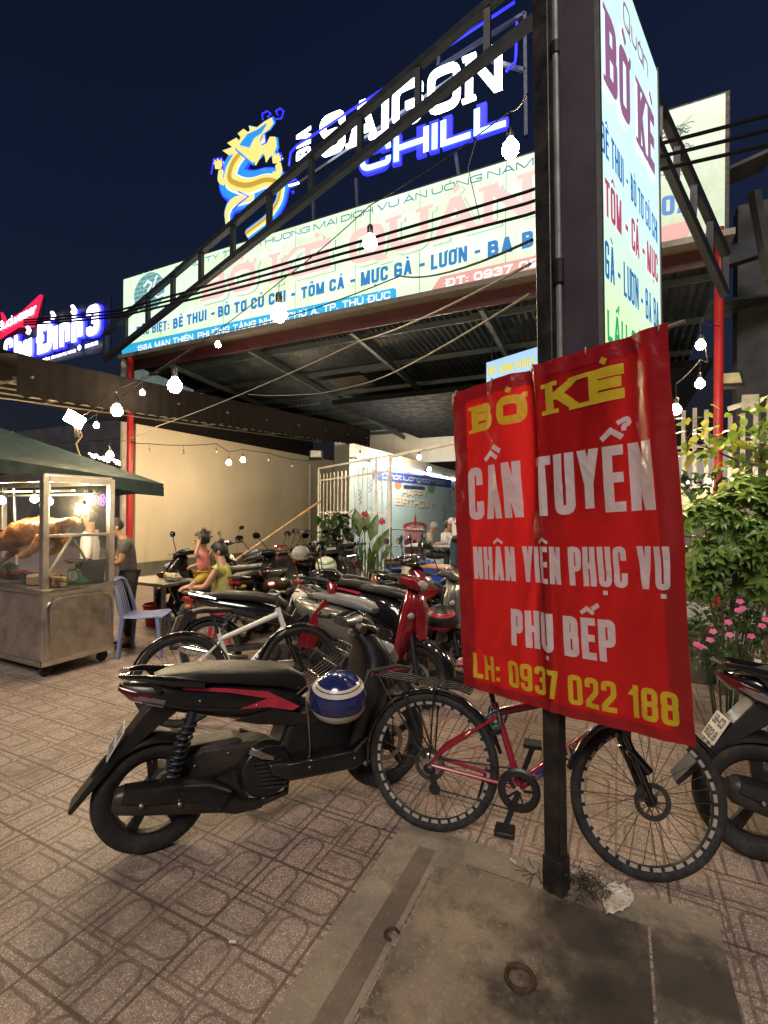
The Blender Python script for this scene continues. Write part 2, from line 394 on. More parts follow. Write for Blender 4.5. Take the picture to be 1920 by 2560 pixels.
class Plane:
    """A flat face in the place: origin, unit axes; lettering laid on it from measured spots."""
    def __init__(s, o, ex, ez): s.o, s.ex, s.ez = V(o), V(ex).normalized(), V(ez).normalized(); s.n = s.ex.cross(s.ez)
    def at(s, px, py): p = onP(px, py, s.o, s.n)-s.o; return p.dot(s.ex), p.dot(s.ez)
    def P(s, a, b, lift=0): return s.o+s.ex*a+s.ez*b+s.n*lift
    def text(s, name, txt, m, parent, p0, p1, ptop, lift=.004, depth=0, inv=None, **k):
        a0, b0 = s.at(*p0); a1, b1 = s.at(*p1); h = s.at(*ptop)[1]
        b = b0+(s.at(*ptop)[0]-a0)*(b1-b0)/max(.01, (a1-a0)); h = abs(h-b); sl = (b1-b0)/(a1-a0)
        L = lettering(txt, h, a1-a0, **k)
        fn = lambda x, y, l: s.P(a0+x, b0+y+x*sl, lift+l)
        mb = letters_on(L, fn)
        if depth:
            n = len(mb.v); mb.v += [v+s.n*depth for v in mb.v[:n]]
            F = list(mb.f); mb.f += [tuple(i+n for i in f) for f in F]
            for f in F:
                for q in range(len(f)): mb.f.append((f[q], f[(q+1) % len(f)], n+f[(q+1) % len(f)], n+f[q]))
        if inv is not None: mb.v = [inv @ v for v in mb.v]
        return mb.obj(name, m, parent, smooth=False)
def fitlet(txt, h, width, **k):
    lo, hi = .15, 2.4; k.pop('narrow', None); g = k.pop('gap', .13); t = k.pop('t', .17); ar = k.pop('ar', .36)
    for _ in range(20):
        n = (lo+hi)/2; q = dict(narrow=n, t=min(t, n*ar), gap=g*min(1.8, max(.4, n/.42)), space=.26*min(2.2, max(.5, n/.45)), **k)
        L = lettering(txt, h, None, **q)
        xs = [v.x for vs, _ in L for v in vs]
        if max(xs)-min(xs) > width: hi = n
        else: lo = n
    return lettering(txt, h, width, **q)
def winv(p): return (Matrix.Translation(p.location) @ p.rotation_euler.to_matrix().to_4x4()).inverted()
def wobj(mb, name, m, parent=None, **k):        # mesh given in world places, stored under its thing
    if parent is not None:
        T = winv(parent); mb.v = [T @ V(v) for v in mb.v]
    return mb.obj(name, m, parent, **k)
def ptext(pl, name, txt, m, parent, p0, p1, ptop, lift=.004, depth=0, **k):
    a0, b0 = pl.at(*p0); a1, b1 = pl.at(*p1); ta, tb = pl.at(*ptop); sl = (b1-b0)/(a1-a0)
    h = abs(tb-(b0+(ta-a0)*sl))
    mb = letters_on(fitlet(txt, h, a1-a0, **k), lambda x, y, l: pl.P(a0+x, b0+y+x*sl, lift+l))
    if depth: solid(mb, pl.n*-depth)
    return wobj(mb, name, m, parent, smooth=False)
def solid(mb, off):
    n = len(mb.v); mb.v += [v+off for v in mb.v[:n]]; F = list(mb.f)
    for f in F:
        mb.f.append(tuple(i+n for i in reversed(f)))
        for q in range(len(f)): a, b = f[q], f[(q+1) % len(f)]; mb.f.append((a, b, n+b, n+a))
    return mb
def ppoly(pl, pts, lift=.003, depth=0, mb=None):
    mb = mb or MB(); q = [pl.P(*pl.at(*p), lift) for p in pts]; k = len(mb.v)
    mb.add(q, [tuple(range(len(q)))])
    if depth:
        n = len(q); mb.add([v-pl.n*depth for v in q], [tuple(range(n-1, -1, -1))])
        mb.f += [(k+i, k+n+i, k+n+(i+1) % n, k+(i+1) % n) for i in range(n)]
    return mb
# ================================================================ the setting
M_steel_dk = mat('dark painted steel', (.022, .026, .034), .45, .3, .2, 5)
M_steel_gr = mat('grey green steel', (.05, .068, .072), .5, .2, .15, 4)
M_red = mat('red paint', (.42, .018, .022), .35, 0, .12, 6, dirt=(.16, .02, .02))
M_black = mat('black plastic', (.012, .012, .013), .42, 0, .2, 12)
def ground_mat():
    m, nt, b = newmat('terrazzo paving')
    tc = node(nt, 'ShaderNodeTexCoord').outputs['Object']
    sp = node(nt, 'ShaderNodeSeparateXYZ'); nt.links.new(tc, sp.inputs[0])
    x, y = X(nt, sp.outputs[0]), X(nt, sp.outputs[1]); P = .405
    u, v = (x+1.42)/P, (y-1.365)/(P*1.02)
    fu, fv = u.fract(), v.fract()
    cu, cv = (fu-.5).abs(), (fv-.5).abs()
    joint = cu.max(cv).gt(.484)
    # quadrants with mirrored loops
    a, c = (fu*2).fract(), (fv*2).fract(); qu, qv = (fu*2).floor(), (fv*2).floor()
    w0 = node(nt, 'ShaderNodeTexWhiteNoise', noise_dimensions='2D'); cb0 = node(nt, 'ShaderNodeCombineXYZ')
    nt.links.new((u.floor()+7).k, cb0.inputs[0]); nt.links.new((v.floor()+3).k, cb0.inputs[1]); nt.links.new(cb0.outputs[0], w0.inputs[0])
    par = ((qu+qv)-((qu*qv)*2)-X(nt, w0.outputs[0]).gt(.5)).abs()                      # 1 in two opposite quadrants
    s1 = a*par+(c*(par*-1+1)); s2 = c*par+(a*(par*-1+1))
    def rbox(cx, cy, hx, hy, r):
        dx = ((s1-cx).abs()-(hx-r)).max(0); dy = ((s2-cy).abs()-(hy-r)).max(0)
        return (dx*dx+dy*dy).sqrt()-r
    loop = rbox(.5, .36, .30, .62, .26).abs().lt(.036)*(s2.lt(.975))
    lin = ((s2-.5).abs()-.48).abs().lt(.0)
    cross = ((fu-.5).abs().lt(.014)).max((fv-.5).abs().lt(.014))
    dbl = (((fv-.56).abs().lt(.010))*(par.gt(.5))).max(((fu-.44).abs().lt(.010))*(par.lt(.5)))
    groove = loop.max(cross).max(dbl)
    wn = node(nt, 'ShaderNodeTexWhiteNoise', noise_dimensions='2D'); cb = node(nt, 'ShaderNodeCombineXYZ')
    nt.links.new(u.floor().k, cb.inputs[0]); nt.links.new(v.floor().k, cb.inputs[1]); nt.links.new(cb.outputs[0], wn.inputs[0])
    big = noise(nt, tc, .55, 6, .62); fine = noise(nt, tc, 26, 5, .7)
    c = mixc(nt, X(nt, wn.outputs[0]), (.25, .160, .145), (.295, .21, .188))
    c = mixc(nt, big.ramp(.35, .7), c, (.29, .235, .18))
    c = mixc(nt, fine.ramp(.42, .68, 0, .55), c, (.085, .060, .055))
    vo = node(nt, 'ShaderNodeTexVoronoi'); vo.inputs['Scale'].default_value = 165; vo.inputs['Randomness'].default_value = 1
    nt.links.new(tc, vo.inputs['Vector'])
    sc = node(nt, 'ShaderNodeSeparateColor'); nt.links.new(vo.outputs['Color'], sc.inputs[0])
    chip = (X(nt, vo.outputs['Distance']).lt(.40))*(X(nt, sc.outputs[0]).gt(.34))
    c = mixc(nt, chip*.75, c, (.52, .45, .40))
    vo2 = node(nt, 'ShaderNodeTexVoronoi'); vo2.inputs['Scale'].default_value = 85; nt.links.new(tc, vo2.inputs['Vector'])
    sc2 = node(nt, 'ShaderNodeSeparateColor'); nt.links.new(vo2.outputs['Color'], sc2.inputs[0])
    c = mixc(nt, (X(nt, vo2.outputs['Distance']).lt(.26))*(X(nt, sc2.outputs[0]).gt(.6))*.8, c, (.60, .53, .47))
    c = mixc(nt, groove*.6, c, (.085, .045, .035))
    c = mixc(nt, joint*.75, c, (.06, .034, .027))
    st = noise(nt, tc, 1.3, 7, .7)
    c = mixc(nt, st.ramp(.5, .72, 0, .7), c, (.085, .055, .042))
    nt.links.new(c, b.inputs['Base Color'])
    nt.links.new(big.ramp(.3, .7, .42, .68).k, b.inputs['Roughness'])
    bp = node(nt, 'ShaderNodeBump'); bp.inputs['Strength'].default_value = .7; bp.inputs['Distance'].default_value = .006
    hgt = (groove.max(joint)*-1)+(fine*.25)
    nt.links.new(hgt.k, bp.inputs['Height']); nt.links.new(bp.outputs[0], b.inputs['Normal'])
    return m
def concrete_mat(name, a, bcol, stain, s=3.0, amt=.9, spots=()):
    m, nt, b = newmat(name)
    tc = node(nt, 'ShaderNodeTexCoord').outputs['Object']
    c = mixc(nt, noise(nt, tc, s, 7, .68).ramp(.34, .66), a, bcol)
    c = mixc(nt, noise(nt, tc, s*4, 6, .75).ramp(.5, .68, 0, amt*.7), c, stain)
    c = mixc(nt, noise(nt, tc, s*.5, 5, .6).ramp(.48, .62, 0, amt*.8), c, stain)
    c = mixc(nt, noise(nt, tc, 70, 3, .7).ramp(.55, .7, 0, .5), c, [q*1.5 for q in bcol])
    for (sx_, sy_, r_) in spots:            # oily stains that lie on the concrete
        sp = node(nt, 'ShaderNodeSeparateXYZ'); nt.links.new(tc, sp.inputs[0])
        dx, dy = X(nt, sp.outputs[0])-sx_, X(nt, sp.outputs[1])-sy_
        d_ = (dx*dx+dy*dy).sqrt()+(noise(nt, tc, 5, 6, .7)-.5)*.5
        c = mixc(nt, d_.ramp(r_*.35, r_, .85, 0), c, (.028, .022, .018))
    nt.links.new(c, b.inputs['Base Color']); b.inputs['Roughness'].default_value = .7
    bp = node(nt, 'ShaderNodeBump'); bp.inputs['Strength'].default_value = .6; bp.inputs['Distance'].default_value = .01
    nt.links.new(noise(nt, tc, 22, 8, .75).k, bp.inputs['Height']); nt.links.new(bp.outputs[0], b.inputs['Normal'])
    return m
g = MB().quad((-60, -40, 0), (60, -40, 0), (60, 80, 0), (-60, 80, 0)).obj('pavement', ground_mat(), smooth=False); tag(g, kind='structure')
M_cem = concrete_mat('cement border', (.22, .18, .135), (.31, .265, .205), (.11, .085, .062), 1.9, .8, ((-.12, 2.02, .22), (.25, 1.95, .30)))
M_slab = concrete_mat('stained concrete', (.20, .155, .11), (.30, .25, .185), (.055, .042, .032), 1.5, 1.1, ((-.12, 2.0, .30), (.05, 1.75, .35), (-.28, 1.62, .16)))
BL, BR, BV, SL, SR, SV = -.985, .36, 2.30, -.735, .115, 2.135
bd = MB()
for a, b in (((BL, -6), (SL-.005, BV)), ((SL-.005, SV+.005), (SR+.005, BV)), ((SR+.005, -6), (BR, BV))):
    n = 14; 
    bd.quad((a[0], a[1], .004), (b[0], a[1], .004), (b[0], b[1], .004), (a[0], b[1], .004))
tag(bd.obj('cement_border', M_cem, smooth=False), kind='structure')
tag(MB().quad((SL+.005, -6, .007), (SR-.005, -6, .007), (SR-.005, SV-.005, .007), (SL+.005, SV-.005, .007)).obj('concrete_ramp', M_slab, smooth=False), kind='structure')
M_strip = concrete_mat('worn cement strip', (.15, .115, .09), (.2, .16, .12), (.09, .065, .05), 3, .5)
tag(MB().quad((SL-.115, -6, .008), (SL-.03, -6, .008), (SL-.03, SV+.02, .008), (SL-.115, SV+.02, .008)).obj('kerb_joint', M_strip, smooth=False), kind='structure')
# raised floor of the restaurant
pe0, pe1 = onz(790, 1418, 0), onz(1001, 1456, 0); dv = (pe1-pe0).normalized()
pe2 = pe1+dv*9; inw = V((-dv.y, dv.x, 0)); 
M_floor = mat('pale floor tiles', (.30, .32, .33), .25, 0, .1, 3)
fl = MB(); P4 = [pe0-dv*2, pe2, pe2+inw*16, pe0-dv*2+inw*16]
fl.add([V((p.x, p.y, z)) for z in (0, .15) for p in P4], [(4, 5, 6, 7), (0, 1, 5, 4), (1, 2, 6, 5), (3, 0, 4, 7)])
tag(fl.obj('raised_floor', M_floor, smooth=False), kind='structure')
# ---- beige side wall
def wall_mat(name, a, bcol, stain):
    m, nt, b = newmat(name)
    tc = node(nt, 'ShaderNodeTexCoord').outputs['Object']
    sp = node(nt, 'ShaderNodeSeparateXYZ'); nt.links.new(tc, sp.inputs[0])
    mp = node(nt, 'ShaderNodeMapping'); mp.inputs['Scale'].default_value = (1, 1, .12); nt.links.new(tc, mp.inputs[0])
    streak = noise(nt, mp.outputs[0], 3.2, 6, .65)
    c = mixc(nt, noise(nt, tc, .7, 5).ramp(.3, .7), a, bcol)
    z = X(nt, sp.outputs[2])
    c = mixc(nt, streak.ramp(.5, .78, 0, .45)*z.ramp(.2, 2.2, 1, .10), c, stain)
    nt.links.new(c, b.inputs['Base Color']); b.inputs['Roughness'].default_value = .75
    bp = node(nt, 'ShaderNodeBump'); bp.inputs['Strength'].default_value = .25; bp.inputs['Distance'].default_value = .02
    nt.links.new(noise(nt, tc, 14, 6).k, bp.inputs['Height']); nt.links.new(bp.outputs[0], b.inputs['Normal'])
    return m
M_beige = wall_mat('beige plaster', (.54, .48, .36), (.64, .58, .45), (.28, .225, .155))
WU, WV0, WV1, FV = -10.6, 7.9, 16.95, 7.75
w = empty('boundary_wall', (WU, (WV0+WV1)/2, 0), 0, 'long stained beige plaster wall behind the parked motorbikes', 'wall')
wobj(mbx(((WU-.2, WV0, 0), (WU, WV1, 3.72))), 'wall', M_beige, w, smooth=False)
wobj(mbx(((WU, WV0, 0), (WU+.06, WV1, .32))), 'plinth', concrete_mat('grey plinth', (.13, .125, .10), (.2, .19, .15), (.06, .06, .05), 2), w, smooth=False)
wobj(MB().tube([(WU+.05, 15.2, .4), (WU+.05, 15.2, 3.4)], .05), 'drain_pipe', mat('old white pvc', (.5, .47, .4), .5, 0, .15, 6, dirt=(.2, .16, .1)), w)
# back wall and mural wall
M_bw = wall_mat('back wall paint', (.40, .41, .40), (.50, .51, .49), (.2, .18, .15))
w = empty('back_wall', (-8.4, 17.1, 0), 0, 'pale back wall behind the white bar fence and tall plants', 'wall')
wobj(mbx(((WU, 17, .15), (-6.45, 17.2, 4.6))), 'wall', M_bw, w, smooth=False)
wobj(mbx(((-8.9, 16.93, 1.55), (-7.6, 16.995, 2.75))), 'picture_board', mat('green poster', (.07, .25, .08), .5, 0, .6, 4, dirt=(.5, .12, .04), dscale=2.4), w, smooth=False)
MU = -6.3
M_mural = wall_mat('pale blue mural paint', (.34, .54, .68), (.42, .62, .76), (.30, .48, .60))
mural = empty('mural_wall', (MU, 15, 0), 0, 'light blue party mural wall with white birthday greeting and painted cake', 'wall')
wobj(mbx(((MU-.15, 11.1, .15), (MU, 24, 3.02))), 'wall', M_mural, mural, smooth=False)
wobj(mbx(((MU-.15, 11.1, 3.07), (MU-.01, 24, 3.42))), 'upper_wall', M_bw, mural, smooth=False)
wobj(mbx(((MU-.02, 12.2, 3.0), (MU+.03, 24, 3.06))), 'light_strip', emis('white tube', (.9, .97, 1), 8, True), mural, smooth=False)
# red and grey poles of the frontage
def pole(px, d, z1, r, m, label, group=None):
    p = dep(px, 1281, d); o = MB().lathe([(r, 0), (r, z1)], 16).obj('support_pole', m, loc=(p.x, p.y, 0))
    return tag(o, label, 'pole', group)
pole(324, 11.55, 5.3, .075, M_red, 'red round pole at the near end of the beige wall', 'poles of the frontage')
pole(309, 11.75, 5.3, .085, mat('aged white paint', (.42, .40, .36), .5, 0, .15, 5), 'grey white pole just left of the red pole by the stall', 'poles of the frontage')
pole(1794, 6.45, 5.45, .055, M_red, 'red round pole rising out of the shrub at right', 'poles of the frontage')
# ---- canopy roof under the sign
M_roof = mat('underside of roof sheet', (.022, .030, .036), .5, .3, .3, 3, dirt=(.06, .06, .055))
can = empty('canopy_roof', (-5, 11, 5), 0, 'dark corrugated canopy roof with steel purlins under the long sign', 'roof')
rf = MB(); n = 96; U0, U1 = -10.9, 1.3
def rz(u, v): return 5.25+.0*(u+5)-.085*(v-7.9)
vs = []; fs = []
for i in range(n*2+1):
    u = U0+(U1-U0)*i/(n*2); dz = .022 if i % 2 else -.022
    vs += [(u, 7.9, rz(u, 7.9)+dz), (u, 16.9, rz(u, 16.9)+dz)]
for i in range(n*2): fs.append((2*i, 2*i+2, 2*i+3, 2*i+1))
wobj(rf.add(vs, fs), 'roof_sheet', M_roof, can, smooth=False)
for k in range(6):
    v = 8.5+k*1.45
    wobj(MB().bar((U0, v, rz(0, v)-.075), (U1, v, rz(0, v)-.075), .05, .10), 'purlin', M_steel_gr, can, smooth=False)
for k in range(5):
    u = -9.6+k*2.5
    wobj(MB().bar((u, 7.95, rz(0, 7.95)-.19), (u, 16.8, rz(0, 16.8)-.19), .08, .12), 'rafter', M_steel_gr, can, smooth=False)
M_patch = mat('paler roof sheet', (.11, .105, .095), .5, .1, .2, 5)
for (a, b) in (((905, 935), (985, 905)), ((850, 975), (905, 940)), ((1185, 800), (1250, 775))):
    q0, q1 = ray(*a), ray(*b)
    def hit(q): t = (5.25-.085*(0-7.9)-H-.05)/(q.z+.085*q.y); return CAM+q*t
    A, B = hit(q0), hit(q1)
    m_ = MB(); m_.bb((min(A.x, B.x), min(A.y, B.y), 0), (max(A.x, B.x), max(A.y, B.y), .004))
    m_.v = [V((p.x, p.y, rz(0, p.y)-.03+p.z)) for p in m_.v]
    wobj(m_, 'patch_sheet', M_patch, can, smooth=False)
def truss(name, A, B, dp, w, m, nseg, label, diag=False, cat='truss'):
    A, B = V(A), V(B); e = empty(name, (A+B)/2, 0, label, cat)
    dn = V((0, 0, -dp))
    wobj(MB().bar(A, B, w), 'top_chord', m, e, smooth=False)
    wobj(MB().bar(A+dn, B+dn, w), 'bottom_chord', m, e, smooth=False)
    for i in range(nseg+1):
        t = (i+.04)/(nseg+.08); p = A.lerp(B, t)
        wobj(MB().bar(p+V((0, 0, -w/2)), p+dn+V((0, 0, w/2)), w*.8), 'web_bar', m, e, smooth=False)
    return e
truss('roof_truss', onV(800, 958, 11.4), onV(1330, 815, 11.4), .42, .075, M_steel_gr, 9, 'grey green open steel roof beam crossing beneath the dark canopy')
A = onV(262, 835, 7.45); B = dep(1440, -175, 5.2)
B2 = dep(1440, -175, 5.2)
truss('rafter_truss', A, B, .62, .10, M_steel_dk, 11, 'black open truss slanting up across the dragon sign')
A = onV(1815, 640, 7.35)
truss('rafter_truss', B2+V((.05, 0, 0)), A, .50, .085, M_steel_dk, 8, 'black open truss slanting down behind the tall lit box sign to the right')
# red fascia and gutter under the sign
M_gut = mat('grey gutter metal', (.20, .185, .16), .45, .4, .2, 3, dirt=(.1, .08, .06))
gt = empty('roof_gutter', (-5, 7.8, 5.3), 0, 'grey gutter with red fascia running along the bottom of the long sign', 'gutter')
wobj(mbx(((-10.9, 7.62, 5.27), (1.34, 7.98, 5.355))), 'gutter', M_gut, gt, smooth=False)
wobj(mbx(((-10.85, 7.86, 5.02), (1.30, 7.9, 5.265))), 'fascia', mat('dull red sheet', (.045, .010, .011), .5, 0, .2, 4), gt, smooth=False)
# ---- brown awning along the beige wall
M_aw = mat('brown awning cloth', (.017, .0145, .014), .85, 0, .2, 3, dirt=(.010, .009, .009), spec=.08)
aw = empty('wall_awning', (-9.4, 9, 3.9), 0, 'long brown awning with scalloped edge sheltering the beige wall', 'awning')
m_ = MB(); N = 44; AU = -8.2
def awz(v): return 3.36+.058*(v-4.1)
vs = []; fs = []
for i in range(N*4+1):
    v = 4.1+(15.6-4.1)*i/(N*4); sc = -.07*abs(sin(pi*i/4)); rip = .012*sin(i*1.7)
    vs += [(AU+rip, v, awz(v)+.02+sc), (AU+rip*.5, v, awz(v)+.60), (WU-.2, v, awz(v)+1.0)]
for i in range(N*4):
    a = 3*i; fs += [(a, a+3, a+4, a+1), (a+1, a+4, a+5, a+2)]
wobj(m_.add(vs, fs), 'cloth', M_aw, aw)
m_ = MB()
for k in range(9):
    v = 4.3+k*1.38
    m_.bar((WU, v, awz(v)+.30), (AU+.05, v, awz(v)+.28), .03)
for k in range(5):
    u = AU-.1-k*.5; m_.bar((u, 4.1, awz(4.1)+.26), (u, 15.5, awz(15.5)+.26), .025)
wobj(m_, 'ribs', mat('worn steel tube', (.3, .28, .25), .4, .6, .2, 5), aw, smooth=False)
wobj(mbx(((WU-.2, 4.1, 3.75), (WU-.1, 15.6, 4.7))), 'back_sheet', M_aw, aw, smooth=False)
# clerestory sheets between awning and canopy
M_clear = mat('teal corrugated sheet', (.20, .30, .31), .3, 0, .2, 4)
def corr(px0, py0, px1, py1, vv, label):
    a, b = onV(px0, py0, vv), onV(px1, py1, vv); m_ = MB(); n = int(abs(b.x-a.x)/.075); vs = []; fs = []
    for i in range(n+1):
        u = a.x+(b.x-a.x)*i/n; dz = .02 if i % 2 else -.02
        vs += [(u, vv+dz, b.z), (u, vv+dz, a.z)]
    for i in range(n): fs.append((2*i, 2*i+2, 2*i+3, 2*i+1))
    o = empty('corrugated_panel', ((a.x+b.x)/2, vv, min(a.z, b.z)), 0, label, 'panel')
    wobj(m_.add(vs, fs), 'sheet', M_clear, o, smooth=False)
    wobj(MB().bar((a.x, vv+.05, a.z), (b.x, vv+.05, a.z), .06), 'rail', M_steel_gr, o, smooth=False)
corr(330, 915, 800, 1010, 12.2, 'teal corrugated sheet above the brown awning')
corr(912, 968, 1170, 1062, 15.6, 'teal corrugated sheet at the back over the party mural')
# gable piece of white wall seen under the canopy
a, b = onV(905, 1030, 16.2), onV(1180, 1150, 16.2)
gw = empty('gable_wall', ((a.x+b.x)/2, 16.2, 2.9), 0, 'sloping white gable wall above the mural fence', 'wall')
wobj(MB().prism([(a.x, a.z), (b.x, a.z-.95), (b.x, b.z), (a.x, b.z)], 16.2, 16.35), 'wall', M_bw, gw, smooth=False)
wobj(MB().bar((a.x, 16.15, a.z+.05), (b.x, 16.15, a.z-.9), .10, .16), 'roof_edge', M_steel_dk, gw, smooth=False)
# inner shed roof over the mural
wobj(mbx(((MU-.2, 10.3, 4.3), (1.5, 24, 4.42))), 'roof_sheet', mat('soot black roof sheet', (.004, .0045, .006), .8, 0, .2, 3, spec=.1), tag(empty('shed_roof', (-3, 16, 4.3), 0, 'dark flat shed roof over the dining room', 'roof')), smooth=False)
# ---- white bar fence in front of the mural
M_white = mat('white painted bars', (.62, .61, .56), .45, 0, .1, 8, dirt=(.35, .28, .2))
fA, fB = dep(797, 1281, 14.0), dep(975, 1281, 10.65); fA.z = fB.z = .15
fe = empty('bar_fence', (fA+fB)/2, 0, 'tall white metal bar fence beside the party mural', 'fence')
L = (fB-fA).length; q = (fB-fA).normalized(); hF = 2.72
nb = 17; m_ = MB()
for i in range(nb):
    p = fA+q*(L*(i+.5)/nb); m_.bar(p, p+V((0, 0, hF-.18)), .022)
wobj(m_, 'bars', M_white, fe, smooth=False)
for k, z in enumerate((.12, 1.45, hF-.35, hF)):
    wobj(MB().bar(fA+V((0, 0, z)), fB+V((0, 0, z)), .03, .045), 'rail', M_white, fe, smooth=False)
for p in (fA, fB, fA+q*L*.84):
    wobj(MB().bar(p+q*.0, p+V((0, 0, hF+.02)), .055), 'post', M_white, fe, smooth=False)
wobj(MB().bar(fB+V((0, 0, hF-.03)), fB+q*3.6+V((0, 0, hF+.05)), .05, .06), 'lintel', M_white, fe, smooth=False)
# ---- neighbour on the left
M_nb = mat('neighbour wall', (.10, .10, .11), .7, 0, .3, 2)
nb_ = empty('neighbor_shop', (-16, 13, 0), 0, 'dark neighbouring eatery with red cloth and lean-to roof behind the food stall', 'shop')
wobj(mbx(((-30, 13, 0), (-10.95, 13.2, 4.6))), 'wall', M_nb, nb_, smooth=False)
m_ = MB(); a = (-30, -10.95)
for i in range(60): m_.bar((-30+i*.32, 9.5, 4.15), (-30+i*.32, 13, 5.2), .16, .05)
wobj(m_, 'lean_to_roof', mat('bluish roof sheet', (.03, .033, .05), .5, .2, .2, 3), nb_, smooth=False)
wobj(mbx(((-30, 9.4, 3.75), (-11.0, 9.48, 4.3))), 'fascia', mat('grey fascia', (.04, .04, .05), .6, 0, .2, 3), nb_, smooth=False)
rc = MB()
for k in range(16):
    x = -14.2+k*.19
    rc.add([(x, 10.3, 3.5), (x+.16, 10.3, 3.5), (x+.14, 10.32, 2.2+.3*random.random()), (x+.02, 10.28, 2.2+.3*random.random())], [(0, 1, 2, 3)])
wobj(rc, 'red_curtain', mat('red cloth', (.30, .02, .03), .8, 0, .3, 9), nb_, smooth=False)
# ---- right hand neighbour: dark building, fence, lamp, camera
M_dk = mat('dark building wall', (.028, .029, .032), .75, 0, .3, 1.5, dirt=(.03, .03, .03))
rb = empty('dark_building', (4, 10.5, 0), 0, 'dark unlit building with tilted roof sheets beyond the right fence', 'building')
wobj(mbx(((1.9, 10.6, 0), (14, 11, 7.2))), 'wall', M_dk, rb, smooth=False)
M_sheet = mat('weathered roof sheet', (.06, .06, .056), .55, .2, .25, 2)
def qd(d, *p): return MB().add([dep(x, y, d+k*.3) for k, (x, y) in enumerate(p)], [(0, 1, 2, 3)])
wobj(MB().bar(dep(1640, 520, 7.6), dep(1925, 395, 7.2), .5, .05), 'roof_sheet', M_sheet, rb, smooth=False)
wobj(MB().bar(dep(1885, 480, 6.8), dep(1925, 700, 6.8), .12, .1), 'roof_post', M_sheet, rb, smooth=False)
wobj(MB().bar(dep(1650, 700, 8.4), dep(1925, 610, 7.9), .2, .3), 'beam', M_steel_dk, rb, smooth=False)
wobj(MB().bar(dep(1640, 790, 8.6), dep(1930, 760, 8.6), .9, .04), 'inner_roof', M_roof, rb, smooth=False)
fr = empty('picket_fence', (3, 8.2, 0), 0, 'tall cream steel picket gate behind the shrub at right', 'fence')
m_ = MB(); a, b = dep(1680, 1281, 8.3), dep(1990, 1281, 7.2); M_wf = mat('aged cream bars', (.34, .33, .29), .5, 0, .15, 8, dirt=(.18, .15, .11))
for i in range(11):
    p = a.lerp(b, i/10); p.z = 1.1; m_.bar(p, p+V((0, 0, 2.2+.1*sin(i*.9))), .06, .03)
wobj(m_, 'pickets', M_wf, fr, smooth=False)
for z in (2.75, 2.05):
    wobj(MB().bar(V((a.x, a.y, z)), V((b.x, b.y, z)), .04, .05), 'rail', M_wf, fr, smooth=False)
wobj(MB().bar(V((a.x, a.y, .95)), V((b.x, b.y, .95)), .05, 1.9), 'panel', mat('dark lower panel', (.05, .05, .045), .6, 0, .3, 3), fr, smooth=False)
nb2 = MB().bar(a.lerp(b, .05)+V((0, -.06, .22)), a.lerp(b, .52)+V((0, -.06, .22)), .02, .28); wobj(nb2, 'notice_board', mat('old notice board', (.45, .42, .30), .5, 0, .3, 9, dirt=(.12, .12, .10)), fr, smooth=False)
fw = empty('rear_wall', (-1, 24.2, 0), 0, 'dim rear wall closing the dining room far behind the banner', 'wall')
wobj(mbx(((MU-.15, 24, .15), (14, 24.2, 4.3))), 'wall', M_bw, fw, smooth=False)
# ================================================================ signs
def panel_mat(name, a, bcol, stain, s, scale=1.6, foot=None):
    """Translucent sign face lit from behind; weathering shows as vertical stains."""
    m, nt, b = newmat(name)
    tc = node(nt, 'ShaderNodeTexCoord').outputs['Object']
    mp = node(nt, 'ShaderNodeMapping'); mp.inputs['Scale'].default_value = (1, 1, .35); nt.links.new(tc, mp.inputs[0])
    mp2 = node(nt, 'ShaderNodeMapping'); mp2.inputs['Scale'].default_value = (.35, 1, 1.6); nt.links.new(tc, mp2.inputs[0])
    c = mixc(nt, noise(nt, mp2.outputs[0], scale, 4, .6).ramp(.35, .65), a, bcol)
    c = mixc(nt, noise(nt, mp.outputs[0], scale*3, 6, .7).ramp(.52, .75, 0, .55), c, stain)
    if foot:                      # the print itself turns yellow green towards its lower end
        sp = node(nt, 'ShaderNodeSeparateXYZ'); nt.links.new(tc, sp.inputs[0]); c = mixc(nt, X(nt, sp.outputs[2]).ramp(.35, 1.15, .8, 0), c, foot)
    nt.links.new(c, b.inputs['Emission Color']); nt.links.new(mixc(nt, .75, c, (.05, .06, .05)), b.inputs['Base Color'])
    b.inputs['Emission Strength'].default_value = s; b.inputs['Roughness'].default_value = .35
    return m
M_face = panel_mat('backlit pale green panel', (.70, .96, .74), (.60, .80, .48), (.40, .46, .24), .51)
M_frame = mat('sign frame', (.035, .035, .03), .5, .3)
E_blue = emis('sign blue', (.03, .20, .52), 0.53, False); E_navy = emis('sign steel blue', (.05, .22, .36), 0.46, False)
E_pink = emis('faded pink lettering', (.80, .52, .50), 0.59, False); E_band = emis('sign sky blue band', (.03, .40, .72), 0.56, False)
E_rband = emis('faded red band', (.72, .36, .33), 0.53, False); E_wht = emis('sign white', (.85, .95, .95), 0.59, False)
E_out = emis('lettering outline', (.30, .50, .50), 0.43, False); E_teal = emis('logo teal', (.12, .36, .36), 0.46, False)
sgn = empty('shop_sign', (-4.9, 7.75, 5.4), 0, 'long backlit pale green restaurant sign with blue and faded pink lettering', 'sign')
wobj(mbx(((-10.95, 7.752, 5.36), (1.30, 7.95, 7.27))), 'frame', M_frame, sgn, bevel=.01, smooth=False)
face = wobj(mbx(((-10.88, 7.735, 5.40), (1.24, 7.758, 7.225))), 'face', M_face, sgn, smooth=False)
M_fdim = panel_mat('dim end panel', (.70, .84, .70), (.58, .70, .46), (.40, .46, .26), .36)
wobj(mbx(((-.42, 7.733, 5.40), (1.24, 7.7345, 7.225))), 'end_panel', M_fdim, sgn, smooth=False)
